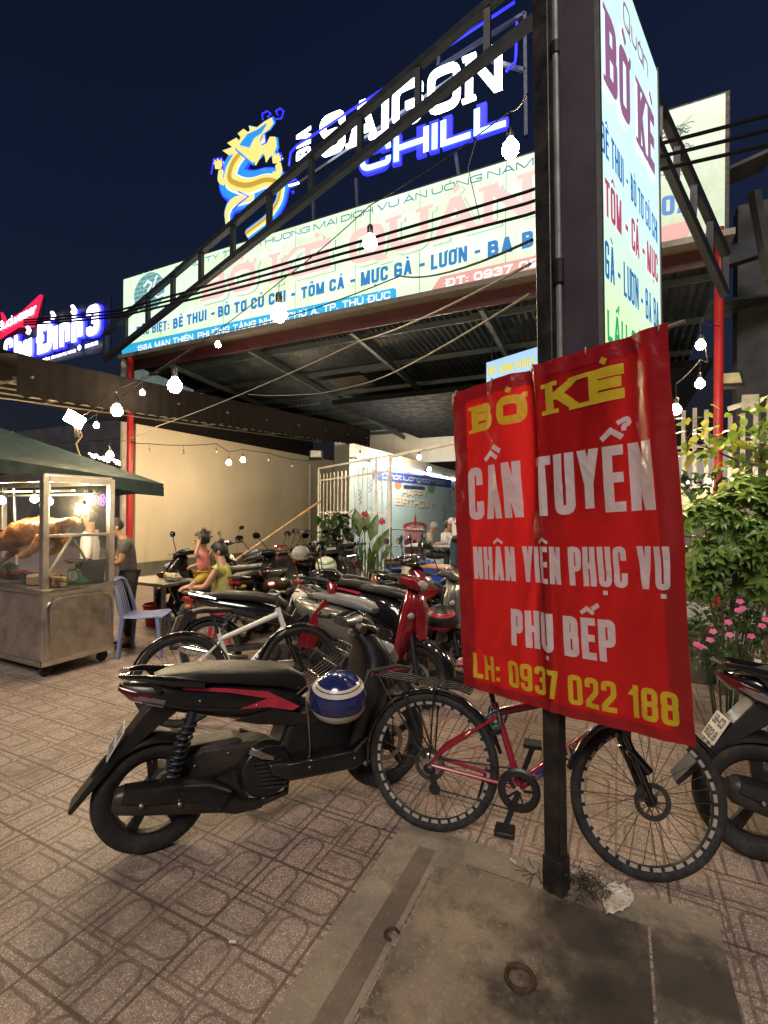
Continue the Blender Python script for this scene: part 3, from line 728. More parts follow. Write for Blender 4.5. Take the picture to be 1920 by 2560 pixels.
pl = Plane((0, 7.733, 0), (1, 0, 0), (0, 0, 1))
tx = lambda *a, **k: ptext(pl, 'lettering', *a, **k)
tx('CÔNG TY TNHH THƯƠNG MẠI DỊCH VỤ ĂN UỐNG NAM', E_navy, sgn, (436, 680), (1335, 413), (436, 667), t=.17)
for s, p0, p1, pt in (('ĐẶC BIỆT:', (341, 841), (423, 825), (341, 817)), ('BÊ THUI -', (433, 823), (537, 795), (433, 797)),
    ('BÒ TƠ CỦ CHI -', (545, 794), (739, 748), (545, 767)), ('TÔM CÁ -', (753, 748), (888, 714), (753, 719)), ('MỰC GÀ -', (902, 716), (1062, 677), (902, 681)),
    ('LƯƠN -', (1077, 676), (1201, 645), (1077, 638)), ('BA BA - LẨU', (1219, 645), (1560, 560), (1219, 605)), ('LOẠI', (1622, 547), (1744, 525), (1622, 499))):
    tx(s, E_blue, sgn, p0, p1, pt, t=.25)
for s, p0, p1, pt in (('BỜ KÈ', (500, 757), (828, 670), (500, 690)), ('QUÁN', (872, 668), (1345, 528), (872, 580))):
    tx(s, E_out, sgn, (p0[0]+9, p0[1]+9), (p1[0]+12, p1[1]+8), (pt[0]+9, pt[1]+8), lift=.003, t=.25, serif=True)
    tx(s, M_face, sgn, (p0[0]+7, p0[1]+7), (p1[0]+9, p1[1]+7), (pt[0]+7, pt[1]+7), lift=.006, t=.25, serif=True)
    tx(s, E_pink, sgn, p0, p1, pt, lift=.009, t=.25, serif=True)
wobj(ppoly(pl, [(303, 864), (984, 720), (991, 724), (991, 753), (306, 890)], .004), 'address_band', E_band, sgn, smooth=False)
tx('156A MAN THIỆN, PHƯỜNG TĂNG NHƠN PHÚ A, TP. THỦ ĐỨC', E_wht, sgn, (342, 879), (976, 746), (342, 865), lift=.006, t=.2)
wobj(ppoly(pl, [(1073, 734), (1100, 693), (1747, 546), (1716, 594)], .004), 'phone_band', E_rband, sgn, smooth=False)
tx('ĐT: 0937 022 188', E_wht, sgn, (1112, 719), (1462, 640), (1112, 699), lift=.006, t=.24, serif=True)
# round brick logo
a0, b0 = pl.at(373, 731); rx = pl.at(412, 731)[0]-a0; rzz = pl.at(373, 682)[1]-b0
lg = MB(); q = [pl.P(a0+rx*cos(2*pi*i/40), b0+rzz*sin(2*pi*i/40), .004) for i in range(40)]; lg.add(q, [tuple(range(40))])
wobj(lg, 'logo_disc', E_teal, sgn, smooth=False)
lg = MB()
for r in range(9):
    z = b0-rzz+rzz*2*(r+.5)/9; hw = rx*sqrt(max(0, 1-((z-b0)/rzz)**2))
    lg.add([pl.P(a0-hw, z-.008, .006), pl.P(a0+hw, z-.008, .006), pl.P(a0+hw, z+.008, .006), pl.P(a0-hw, z+.008, .006)], [(0, 1, 2, 3)])
    for k in range(-3, 4):
        x = a0+k*.2+(r % 2)*.1
        if abs(x-a0) < hw-.02: lg.add([pl.P(x-.006, z, .0065), pl.P(x+.006, z, .0065), pl.P(x+.006, z+.10, .0065), pl.P(x-.006, z+.10, .0065)], [(0, 1, 2, 3)])
wobj(lg, 'logo_bricks', emis('logo mortar', (.45, .68, .62), 0.50, False), sgn, smooth=False)
lg = MB()
def curve(pl, mb, pts, w, lift):
    for i in range(3): pts = [p for a, b in zip(pts, pts[1:]) for p in (a, ((a[0]+b[0])/2, (a[1]+b[1])/2))]+[pts[-1]] if i == 0 else pts
    vs, fs = _stroke(fillet(pts, 1e3, False, 3), w); return mb.add([pl.P(v.x, v.y, lift) for v in vs], fs)
S_ = lambda *p: [(a0+x*rx, b0+y*rzz) for x, y in p]
curve(pl, lg, S_((-.35, .35), (-.1, .6), (.2, .4), (-.1, .05), (.15, -.1), (.1, -.45), (-.3, -.55), (-.5, -.3)), .05, .009)
curve(pl, lg, S_((.5, .75), (.25, .1), (.05, -.6)), .05, .0095); curve(pl, lg, S_((.75, .2), (.3, -.1), (.55, -.4), (.95, -.3)), .045, .010)
wobj(lg, 'logo_monogram', E_wht, sgn, smooth=False)
m_ = MB()
for x, y in ((739, 640), (889, 600), (1050, 550), (1265, 480), (560, 690)):
    a = pl.at(x, y)[0]; m_.add([pl.P(a-.006, 5.41, .002), pl.P(a+.006, 5.41, .002), pl.P(a+.006, 7.21, .002), pl.P(a-.006, 7.21, .002)], [(0, 1, 2, 3)])
wobj(m_, 'seams', emis('sign seam', (.25, .32, .24), 0.43, False), sgn, smooth=False)
# ink drawing at the right end
m_ = MB(); rn = random.Random(3)
for k in range(46):
    x, y = rn.choice(((1652, 335), (1665, 345), (1690, 328), (1700, 322), (1645, 350), (1660, 445), (1675, 440), (1655, 380), (1690, 370))); x += rn.uniform(-12, 12); y += rn.uniform(-9, 9)
    pts = [pl.at(x, y)]
    for j in range(4): pts.append((pts[-1][0]+rn.uniform(-.02, .06), pts[-1][1]+rn.uniform(-.04, .05)))
    curve(pl, m_, pts, rn.uniform(.006, .016), .004)
wobj(m_, 'ink_drawing', emis('ink line', (.12, .17, .13), 0.43, False), sgn, smooth=False)
# ---------------------------------------------------------------- tall lit box on the near post
PC = V((*onz(1391, 2262).xy, 0)) + V((ray(1391, 2262).x, ray(1391, 2262).y, 0)).normalized()*.085
camx = lambda p: p.x*CR.x+p.y*CR.y
post = empty('sign_post', PC, 0, 'black square steel post carrying the red banner and tall lit box', 'post')
face_yaw = atan2(CR.y, CR.x)
PZ = radians(69.3)
LEAN = Matrix.Rotation(radians(-1.26), 4, V((CF.x, CF.y, 0)).normalized())
Rz = lambda m, a: [Matrix.Rotation(a, 4, 'Z') @ V(v) for v in m.v]
m_ = MB().bb((-.036, -.036, 0), (.036, .036, 4.35)); m_.v = Rz(m_, PZ)
M_post = mat('old black painted steel', (.020, .018, .017), .42, .2, .4, 14, dirt=(.075, .055, .042), dscale=5, bump=.15)
m_.obj('post', M_post, post, bevel=.006)
m_ = MB().bb((-.042, -.042, 0), (.042, .042, .15)); m_.v = Rz(m_, PZ); m_.obj('sleeve', M_post, post, bevel=.004)
# conduit
pd = V((sin(radians(-26)), cos(radians(-26)), 0)); rt = V((CR.x, CR.y, 0)).normalized()
cp = rt*.030-pd*.046
M_cond = mat('galvanised conduit', (.30, .33, .30), .4, .5, .2, 9)
MB().tube([cp+V((0, 0, 2.1)), cp+V((0, 0, 4.3))], .013).obj('conduit', M_cond, post)
MB().tube([cp+V((0, 0, 2.56)), cp+V((0, 0, 2.66))], .022).tube([cp+V((0, 0, 3.52)), cp+V((0, 0, 3.57))], .018).obj('clamp', M_black, post)
fd = (CF*.750+CR*.661); fd = V((fd.x, fd.y, 0)).normalized(); bk = V((-fd.y, fd.x, 0))      # along the face, and back from it
o = dep(1512, 1281, 1.95); o.z = 0
Z0, Z1, FWd, TH = 2.0, 4.13, 1.06, .20
lb = empty('light_box', V((o.x, o.y, Z0)), 0, 'tall slim lit box sign with lilac and blue menu lettering on the near post', 'sign')
def prect(a, b, z0, z1, back):   # solid between distances a..b along the face
    m_ = MB(); p = [o+fd*a, o+fd*b, o+fd*b+bk*back, o+fd*a+bk*back]
    return m_.add([V((v.x, v.y, z)) for z in (z0, z1) for v in p], [(3, 2, 1, 0), (4, 5, 6, 7), (0, 1, 5, 4), (1, 2, 6, 5), (2, 3, 7, 6), (3, 0, 4, 7)])
M_box = mat('plum painted sheet', (.055, .040, .055), .5, .1, .2, 3)
wobj(prect(0, FWd, Z0, Z1, TH), 'case', M_box, lb, bevel=.004, smooth=False)
M_lface = panel_mat('backlit pale blue panel', (.64, .92, .98), (.60, .86, .82), (.52, .72, .42),  .47, 1.3, (.70, .88, .36))
m_ = MB().add([V((*(o+fd*a-bk*.003).xy, z)) for a, z in ((.02, Z0+.03), (FWd-.02, Z0+.03), (FWd-.02, Z1-.03), (.02, Z1-.03))], [(0, 1, 2, 3)])
wobj(solid(m_, bk*.002), 'face', M_lface, lb, smooth=False)
m_ = MB()
for a in (-.006, FWd-.014): 
    m2 = prect(a, a+.02, Z0, Z1, .02); m2.v = [v-bk*.008 for v in m2.v]; m_.add(m2.v, m2.f)
wobj(m_, 'edge_trim', mat('grey trim', (.16, .16, .15), .4, .4), lb, smooth=False)
for z in (2.2, 3.2, 4.1):
    wobj(MB().bar(PC-rt*.022*1.6+V((0, 0, z)), V((*(o+fd*.06+bk*TH*.9).xy, z)), .03), 'bracket', M_steel_dk, lb, smooth=False)
lp = Plane(o-bk*.004, fd, (0, 0, 1))
ush = lambda p: (p[0]+.0225*(1281-p[1]), p[1])
def lx(t_, m, par, a, b, c, lift=.003, **k): return ptext(lp, 'lettering', t_, m, par, ush(a), ush(b), ush(c), lift=lift, **k)
E_lil = emis('lilac lettering', (.30, .13, .26), 0.53, False); E_mag = emis('rose lettering', (.48, .07, .16), 0.53, False); E_grn = emis('green lettering', (.02, .42, .16), 0.53, False)
E_b2 = emis('blue lettering', (.02, .15, .42), 0.56, False); E_halo = emis('lettering halo', (.72, .92, .95), 0.62, False)
lx('BỜ KÈ', E_halo, lb, (1502, 216), (1637, 468), (1499, -8), t=.30)
lx('BỜ KÈ', E_lil, lb, (1504, 200), (1634, 447), (1501, 4), lift=.006, t=.24, serif=True)
lx('BÊ THUI - BÒ TƠ CỦ CHI', E_b2, lb, (1501, 375), (1642, 618), (1500, 297), t=.19)
lx('TÔM - CÁ - MỰC', E_mag, lb, (1511, 536), (1643, 716), (1507, 439), t=.2)
lx('GÀ - LƯƠN - BA BA', E_b2, lb, (1511, 692), (1646, 835), (1511, 599), t=.2)
lx('LẨU CÁ KÈO', E_grn, lb, (1517, 852), (1646, 945), (1515, 772), t=.19)
lx('Quán', E_lil, lb, (1556, 62), (1618, 205), (1556, 0), t=.13)
ZQ = V((o.x, o.y, Z0)); lb.matrix_basis = Matrix.Translation((V((o.x, o.y, 1.6))-LEAN @ V((0, 0, 1.6-Z0)))) @ LEAN
post.matrix_basis = Matrix.Translation(PC) @ LEAN
# ---------------------------------------------------------------- red banner
def bcorner(px, py, h_px): return dep(px, py, 1.40*FPX/h_px)
C_TL, C_BL, C_TR, C_BR = dep(1133, 985, 2.32), dep(1160, 1712, 2.32), dep(1672, 808, 1.587), dep(1740, 1870, 1.587)
bn = ((C_TR-C_TL).cross(C_BL-C_TL)).normalized()
if bn.dot(CAM-C_TL) < 0: bn = -bn
from mathutils import noise as mnoise
def gs(x, c, w): return math.exp(-((x-c)/w)**2)
def brel(s, t):
    e = .020*gs(s, .478, .022)*(1-.35*t)-.030*gs(s, .42, .05)*(1-.75*t)+.010*gs(s, .56, .05)
    e += .012*sin(s*9+t*3)*t*(1-t)*2+.010*gs(s, 1, .05)*sin(t*9+1)+.022*gs(s, .30, .10)*gs(t, .2, .25)
    e += .014*gs(s-.42+.25*(t-.55), 0, .03)*gs(t, .55, .25)+.016*gs(t, .93, .05)*gs(s, .15, .2)*sin(s*40)*.4
    e += .004*sin(s*57+t*8)*gs(t, .02, .05)+.004*sin(s*40-t*15)*gs(t, .98, .06)+.003*sin(t*47)*gs(s, .02, .05)
    e += .006*gs(t-.85-.12*s, 0, .02)*gs(s, .15, .15)-.006*gs(t-.75+.2*s, 0, .03)*gs(s, .8, .25)
    q = V((s*7, t*3.2, 0)); e += .007*mnoise.noise(q)+.004*mnoise.noise(V((s*19+t*8, t*9, 3)))+.0022*abs(mnoise.noise(V((s*26-t*20, t*22, 7))))
    e += .022*gs(s, .93, .045)*gs(t, .18, .3)-.018*gs(s, .86, .05)*gs(t, .2, .3)
    return e
def bpt(s, t, l=0):
    p = (C_TL.lerp(C_TR, s)).lerp(C_BL.lerp(C_BR, s), t)
    sag = .010*sin(pi*s)*(1 if t > .5 else .4)*(t-.5)*2
    return p+bn*(brel(s, t)+l*1.6)+V((0, 0, -sag))
def banner_mat(name, col, tl, rough):
    m, nt, b = newmat(name)
    tc = node(nt, 'ShaderNodeTexCoord').outputs['Object']
    b.inputs['Base Color'].default_value = (*col, 1); b.inputs['Roughness'].default_value = rough
    b.inputs['Coat Weight'].default_value = .35; b.inputs['Coat Roughness'].default_value = .12
    tr = node(nt, 'ShaderNodeBsdfTranslucent'); tr.inputs[0].default_value = (*col, 1)
    ms = node(nt, 'ShaderNodeMixShader'); ms.inputs[0].default_value = tl
    nt.links.new(b.outputs[0], ms.inputs[1]); nt.links.new(tr.outputs[0], ms.inputs[2])
    nt.links.new(ms.outputs[0], nt.nodes['Material Output'].inputs[0])
    bp = node(nt, 'ShaderNodeBump'); bp.inputs['Strength'].default_value = .6; bp.inputs['Distance'].default_value = .02
    nt.links.new((noise(nt, tc, 5, 4, .55)+noise(nt, tc, 16, 3)*.3).k, bp.inputs['Height'])
    for n in (b, tr): nt.links.new(bp.outputs[0], n.inputs['Normal'])
    return m
M_ban = banner_mat('red vinyl banner', (.56, .016, .018), .6, .27); M_hem = banner_mat('doubled red vinyl hem', (.33, .010, .014), .15, .28)
M_by = banner_mat('yellow banner print', (.72, .55, .03), .3, .35); M_bw2 = banner_mat('white banner print', (.78, .70, .72), .3, .35)
ban = empty('advert_banner', V((PC.x, PC.y, .85)), 0, 'red vinyl hiring banner with white and yellow lettering tied to the black post', 'banner')
NS, NT = 170, 150; m_ = MB()
m_.add([bpt(i/NS, j/NT) for j in range(NT+1) for i in range(NS+1)], [(j*(NS+1)+i, j*(NS+1)+i+1, (j+1)*(NS+1)+i+1, (j+1)*(NS+1)+i) for j in range(NT) for i in range(NS)])
wobj(m_, 'cloth', M_ban, ban, ang=180)
m_ = MB()
def strip(s0, s1, t0, t1):
    a = max(2, int((s1-s0)*NS)); c = max(2, int((t1-t0)*NT))
    m_.add([bpt(s0+(s1-s0)*i/a, t0+(t1-t0)*j/c, .0015) for j in range(c+1) for i in range(a+1)], [(j*(a+1)+i, j*(a+1)+i+1, (j+1)*(a+1)+i+1, (j+1)*(a+1)+i) for j in range(c) for i in range(a)])
strip(0, .085, 0, 1); strip(.93, 1, 0, 1); strip(.086, .929, 0, .042); strip(.086, .929, .972, 1)
wobj(m_, 'hem', M_hem, ban, ang=180)
WB, HB = .98, 1.40
def printed(L, fn, c=.0012):
    """One unbroken sheet of print: small cells that lie inside any stroke, so nothing overlaps on the wrinkled vinyl."""
    import numpy as np
    P = np.array([[v.x, v.y] for vs, _ in L for v in vs]); x0, y0 = P.min(0)-2*c; n0, n1 = (np.ceil((P.max(0)+2*c-(x0, y0))/c)).astype(int)
    G = np.zeros((n0, n1), bool)
    for vs, fs in L:
        for f in fs:
            q = np.array([[(vs[i].x-x0)/c, (vs[i].y-y0)/c] for i in f]); n = len(q)
            for t in ([(0, 1, 2)] if n == 3 else [(0, 1, 2), (0, 2, 3), (0, 1, 3), (1, 2, 3)]):
                A = q[list(t)]; lo = np.maximum(np.floor(A.min(0)).astype(int), 0); hi = np.ceil(A.max(0)).astype(int)+1
                X_, Y_ = np.meshgrid(np.arange(lo[0], min(hi[0], n0))+.5, np.arange(lo[1], min(hi[1], n1))+.5, indexing='ij')
                e = [(A[(k+1) % 3][0]-A[k][0])*(Y_-A[k][1])-(A[(k+1) % 3][1]-A[k][1])*(X_-A[k][0]) for k in range(3)]
                m = ((e[0] >= 0) & (e[1] >= 0) & (e[2] >= 0)) | ((e[0] <= 0) & (e[1] <= 0) & (e[2] <= 0))
                G[lo[0]:lo[0]+m.shape[0], lo[1]:lo[1]+m.shape[1]] |= m
    ix = {}; vv = []; ff = []
    for i, j in zip(*[k.tolist() for k in np.nonzero(G)]):
        f = []
        for p in ((i, j), (i+1, j), (i+1, j+1), (i, j+1)):
            if p not in ix: ix[p] = len(vv); vv.append(fn(x0+p[0]*c, y0+p[1]*c))
            f.append(ix[p])
        ff.append(tuple(f))
    return MB().add(vv, ff)
def btext(txt, m, s0, s1, t0, t1, **k):
    h = (t1-t0)*HB; L = fitlet(txt, h, (s1-s0)*WB, **k)
    wobj(printed(L, lambda x, y: bpt(s0+x/WB, t1-y/HB, .0022)), 'lettering', m, ban, ang=180)
btext('BỜ', M_by, .10, .415, .065, .152, t=.30, ar=.40, gap=.24, serif=True)
btext('KÈ', M_by, .50, .838, .062, .150, t=.30, ar=.40, gap=.24, serif=True)
btext('CẦN TUYỂN', M_bw2, .087, .925, .265, .436, t=.24, ar=.43)
btext('NHÂN VIÊN PHỤC VỤ', M_bw2, .095, .955, .525, .631, t=.24, ar=.43)
btext('PHỤ BẾP', M_bw2, .29, .755, .716, .828, t=.24, ar=.43)
btext('LH: 0937 022 188', M_by, .07, .955, .878, .960, t=.17, ar=.34)
rod = MB().tube([bpt(-.02, .008, -.012)]+[bpt(k/20, .008, -.014) for k in range(1, 20)]+[bpt(1.045, .004, -.012)], .008)
wobj(rod, 'top_rod', mat('grey rod', (.2, .19, .18), .4), ban)
m_ = MB()
for s_ in (.03, .25, .47, .70, .97):
    p = bpt(s_, .006, 0); m_.torus((0, 0, 0), .016, .0022, 'X', 14, 5); k_ = len(m_.v)-14*5
    m_.v[k_:] = [p+V((v.x, v.y, v.z)) for v in m_.v[k_:]]
wobj(m_, 'eyelet_ties', mat('white tie cord', (.4, .38, .35), .7), ban)
for t in (.03, .55):
    m_ = MB(); c = bpt(.5, t, -.06)
    m_.torus((0, 0, 0), .075, .004, 'Z', 20, 6); m_.v = [PC+V((v.x, v.y, c.z+v.z)) for v in m_.v]
    wobj(m_, 'tie_wire', M_steel_dk, ban)
# ---------------------------------------------------------------- big roof sign
VS = 13.0; ps = Plane((0, VS, 0), (1, 0, 0), (0, 0, 1))
rs = empty('roof_sign', onV(1000, 480, VS), 0, 'high rooftop sign with glowing white and blue letters beside a dragon emblem', 'sign')
E_led = emis('white led face', (.88, .97, 1), 3.72, True); E_ice = emis('ice blue led face', (.45, .92, 1), 1.61, True); E_neon = emis('blue neon', (.02, .02, 1), 1.61, True)
M_sback = mat('dark sign sheet', (.012, .015, .04), .5, .2)
sx = lambda *a, **k: ptext(ps, 'lettering', *a, **k)
sx('SAIGON', E_led, rs, (803, 398), (1264, 222), (803, 301), lift=.10, depth=.1, t=.15, ar=.30, serif=True)
sx('CHILL', E_neon, rs, (898, 445), (1271, 320), (898, 373), lift=.05, depth=.12, t=.31)
sx('CHILL', E_ice, rs, (903, 439), (1266, 322), (903, 379), lift=.10, t=.22)
# BIA, set sideways
p0 = ps.at(781, 395); p1 = ps.at(781, 320); bw = abs(ps.at(745, 395)[0]-p0[0])
L = fitlet('BIA', bw, abs(p1[1]-p0[1]), t=.22)
wobj(letters_on(L, lambda x, y, l: ps.P(p0[0]-y, p0[1]+x, .1+l)), 'lettering', E_led, rs, smooth=False)
def neon(pts, r=.035, m=None, name='neon_tube', par=None, lift=.12):
    q = [ps.P(*ps.at(*p), lift) for p in pts]
    return wobj(MB().tube(q, r, 8), name, m or E_neon, par or rs)
neon([(728, 420), (732, 388), (748, 370), (783, 348), (1225, 58), (1289, 16)])
neon([(1294, 66), (1292, 150), (1290, 165), (1268, 188)])
neon([(733, 470), (735, 458), (745, 454), (750, 462)], .025); neon([(728, 470), (752, 463)], .03, E_led); neon([(736, 487), (740, 485)], .04)
m_ = MB()
for a, b in (((1100, 105), (1230, -20)), ((1090, 160), (1310, 20)), ((1095, 105), (1091, 165)), ((1310, 20), (1313, 330)), ((1225, 140), (1310, 165)), ((700, 480), (1310, 60)), ((890, 545), (885, 440)), ((1150, 480), (1135, 370)), ((780, 600), (775, 420))):
    m_.bar(ps.P(*ps.at(*a), -.15), ps.P(*ps.at(*b), -.15), .09)
wobj(m_, 'support_frame', mat('blue grey steel', (.08, .09, .13), .5, .3), rs, smooth=False)
m_ = MB()
a, b = ps.at(700, 500), ps.at(1330, 330)
for k in range(5):
    x = a[0]+(b[0]-a[0])*k/4; m_.bar((x, VS+.4, 5), (x, VS+.4, 10.6), .12)
wobj(m_, 'sign_legs', M_steel_dk, rs, smooth=False)
# dragon emblem
dg = empty('dragon_emblem', onV(640, 590, VS), 0, 'yellow and blue glowing dragon emblem edged in blue neon', 'sign')
E_yel = emis('dragon yellow', (.85, .74, .22), 0.58, True); E_och = emis('dragon ochre', (.55, .33, .04), 0.56, False); E_dbl = emis('dragon blue', (.02, .24, .85), 0.68, True)
Z = lambda *p: [(x*.5787, y*.5787) for x, y in p]
def ribbon(pts, w, m, lift, name, taper=None):
    q = fillet([ps.at(*p) for p in pts], 9, False, 6); n = len(q); vs = []; fs = []
    for i, p in enumerate(q):
        a, b = q[max(0, i-1)], q[min(n-1, i+1)]; d = (b-a).normalized(); nn = V((-d.y, d.x)); k = i/(n-1)
        ww = w*(taper(k) if taper else 1); o0 = ww/2
        vs += [ps.P(*(p+nn*o0), lift), ps.P(*(p-nn*o0), lift)]
    fs = [(2*i, 2*i+2, 2*i+3, 2*i+1) for i in range(n-1)]
    return wobj(solid(MB().add(vs, fs), V((0, .04, 0))), name, m, dg, smooth=False)
spine = Z((1150, 600), (1080, 640), (1015, 720), (1000, 790), (1075, 822), (1165, 785), (1225, 800), (1222, 870), (1170, 950), (1075, 1020))
tailp = Z((995, 985), (990, 925), (1015, 880), (1060, 872), (1105, 862))
tp = lambda k: .45+.75*sin(pi*min(1, k*1.15+.12))
for w, m, l in ((1.04, E_neon, .04), (.92, E_dbl, .09), (.50, E_wht, .12), (.42, E_yel, .15), (.14, E_och, .19)): ribbon(spine, w, m, l, 'body', tp)
tq = lambda k: .5+.6*sin(pi*k*.8)
for w, m, l in ((.62, E_neon, .04), (.50, E_dbl, .09), (.32, E_wht, .12), (.26, E_yel, .15)): ribbon(tailp, w, m, l, 'tail', tq)
def dpoly(pts, m, lift, name): return wobj(ppoly(ps, Z(*pts), lift, .04), name, m, dg, smooth=False)
head = [(1040, 660), (1060, 615), (1100, 585), (1095, 565), (1130, 572), (1160, 548), (1192, 530), (1198, 552), (1180, 578), (1150, 598), (1138, 625), (1150, 652), (1172, 640), (1185, 612), (1208, 612), (1212, 650), (1196, 690), (1150, 682), (1110, 720), (1085, 700)]
dpoly([((x-1130)*1.09+1130, (y-625)*1.09+625) for x, y in head], E_dbl, .20, 'head_edge'); dpoly(head, E_yel, .24, 'head')
dpoly([(1060, 650), (1095, 605), (1140, 585), (1175, 560), (1150, 600), (1120, 620), (1100, 660)], E_dbl, .30, 'brow')
for pts in ([(1050, 600), (1075, 580), (1100, 598), (1070, 625)], [(1005, 640), (1045, 618), (1062, 640), (1030, 660)], [(985, 672), (1035, 655), (1040, 682), (1010, 690)], [(1120, 700), (1150, 690), (1125, 735)], [(1165, 690), (1190, 690), (1170, 722)]): dpoly(pts, E_yel, .27, 'mane')
def hand(cx, cy, ang, name='claw'):
    m_ = MB()
    for k in range(5):
        a = ang+(k-2)*.42; L = 30-abs(k-2)*3
        x1, y1 = cx+cos(a)*L, cy-sin(a)*L; nx, ny = sin(a)*5, cos(a)*5
        ppoly(ps, Z((cx-nx, cy-ny), (x1-nx*.7, y1-ny*.7), (x1+cos(a)*6, y1-sin(a)*6), (x1+nx*.7, y1+ny*.7), (cx+nx, cy+ny)), .2+.012*k, .03, m_)
    ppoly(ps, Z((cx-14, cy-10), (cx+14, cy-10), (cx+12, cy+14), (cx-12, cy+14)), .27, .03, m_)
    wobj(m_, name, E_yel, dg, smooth=False)
hand(965, 735, radians(100)); hand(1212, 712, radians(75))
ribbon(Z((968, 745), (962, 790), (985, 800)), .22, E_yel, .16, 'arm'); ribbon(Z((1212, 720), (1222, 760), (1190, 770)), .22, E_yel, .16, 'arm')
ribbon(Z((970, 790), (985, 840), (975, 850)), .16, E_dbl, .15, 'arm')
def dneon(pts, r=.022): return wobj(MB().tube([ps.P(*ps.at(*p), .3) for p in Z(*pts)], r, 6), 'neon_tube', E_neon, dg)
dneon([(1160, 545), (1158, 520), (1180, 508), (1195, 520), (1180, 535)]); dneon([(1205, 545), (1240, 540), (1250, 510), (1235, 497), (1215, 510), (1225, 525)])
dneon([(940, 775), (950, 710), (985, 705), (992, 760)]); dneon([(1240, 720), (1238, 690), (1215, 680)]); dneon([(1055, 850), (1100, 870), (1060, 900), (1030, 930)])
# ---------------------------------------------------------------- neighbour signs at left
VN = 11.2; pn = Plane((0, VN, 0), (1, 0, 0), (0, 0, 1))
bs = empty('beer_sign', onV(55, 850, VN), 0, 'red bow tie shaped beer sign above the white neon letters', 'sign')
E_rb = emis('red sign face', (.75, .015, .07), 0.68, True); E_w3 = emis('white neon face', (.9, .9, 1), 2.48, True)
wobj(ppoly(pn, [(8, 782), (20, 806), (62, 780), (107, 738), (86, 818), (47, 818), (0, 848), (14, 822)], .1, .12), 'face', E_rb, bs, smooth=False)
L = fitlet('Budweiser', .42, 3.2, t=.17); a, b = pn.at(3, 832); c, d = pn.at(97, 785)
L = fitlet('Budweiser', .30, c-a, t=.18, shear=.3)
wobj(letters_on(L, lambda x, y, l: pn.P(a+x, b+y*1.25+x*(d-b)/(c-a), .13+l)), 'lettering', E_w3, bs, smooth=False)
wobj(MB().bar(onV(113, 744, VN+.1), onV(98, 815, VN+.1), .06), 'side_post', M_steel_dk, bs, smooth=False)
ns = empty('neon_sign', onV(130, 900, VN), 0, 'white glowing rounded letters of the eatery sign at far left', 'sign')
for s, p0, p1, pt in (('Ch', (16, 922), (62, 905), (18, 852)), ('u', (66, 900), (86, 893), (66, 828)), ('Đ', (97, 890), (137, 876), (99, 815)), ('inh', (141, 876), (212, 850), (141, 800)), ('3', (222, 846), (254, 834), (226, 770))):
    ptext(pn, 'lettering', s, E_neon, ns, (p0[0]-3, p0[1]+3), (p1[0]+3, p1[1]+3), (pt[0]-3, pt[1]-3), lift=.05, depth=.1, t=.34)
    ptext(pn, 'lettering', s, E_w3, ns, p0, p1, pt, lift=.1, t=.27)
m_ = MB()
for x, y in ((76, 836), (137, 800), (188, 785)):
    a, b = pn.at(x, y); m_.tube([pn.P(a, b, .1), pn.P(a+.12, b+.12, .1), pn.P(a, b+.25, .1)], .07)
wobj(m_, 'accent_marks', E_w3, ns)
ptext(pn, 'lettering', 'THIÊN P, TĂNG NHƠN PHÚ, THỦ ĐỨC', E_w3, ns, (107, 904), (190, 880), (107, 897), t=.18)
ptext(pn, 'lettering', '0938 198 381', E_w3, ns, (213, 871), (245, 861), (213, 862), t=.18)
a, b = pn.at(205, 871); wobj(MB().ell(pn.P(a, b, .1), (.1, .03, .1)), 'phone_mark', E_w3, ns)
wobj(mbx(((pn.at(-40, 930)[0], VN+.1, pn.at(130, 905)[1]), (pn.at(270, 800)[0], VN+.14, pn.at(130, 780)[1]))), 'backing_sheet', M_sback, ns, smooth=False)
# small snail restaurant sign
VO = 9.0; po = Plane((0, VO, 0), (1, 0, 0), (0, 0, 1))
os_ = empty('hanging_sign', onV(1270, 920, VO), 0, 'small pale blue lit sign with yellow lettering under the canopy beam', 'sign')
wobj(ppoly(po, [(1217, 960), (1217, 908), (1345, 868), (1345, 970)], .03, .1), 'face', emis('pale blue lit face', (.42, .68, .95), 0.50, True), os_, smooth=False)
ptext(po, 'lettering', 'ỐC ĐÊM CHILL', emis('yellow lettering', (.75, .62, .03), 0.56, False), os_, (1221, 941), (1340, 912), (1221, 922), lift=.04, t=.24)
wobj(MB().bar(onV(1230, 905, VO+.05), onV(1230, 700, VO+.05), .03).bar(onV(1320, 880, VO+.05), onV(1320, 680, VO+.05), .03), 'hanger', M_steel_dk, os_, smooth=False)
ptext(po, 'lettering', 'HẢI SẢN', E_b2, os_, (1240, 962), (1310, 948), (1240, 951), lift=.04, t=.2)
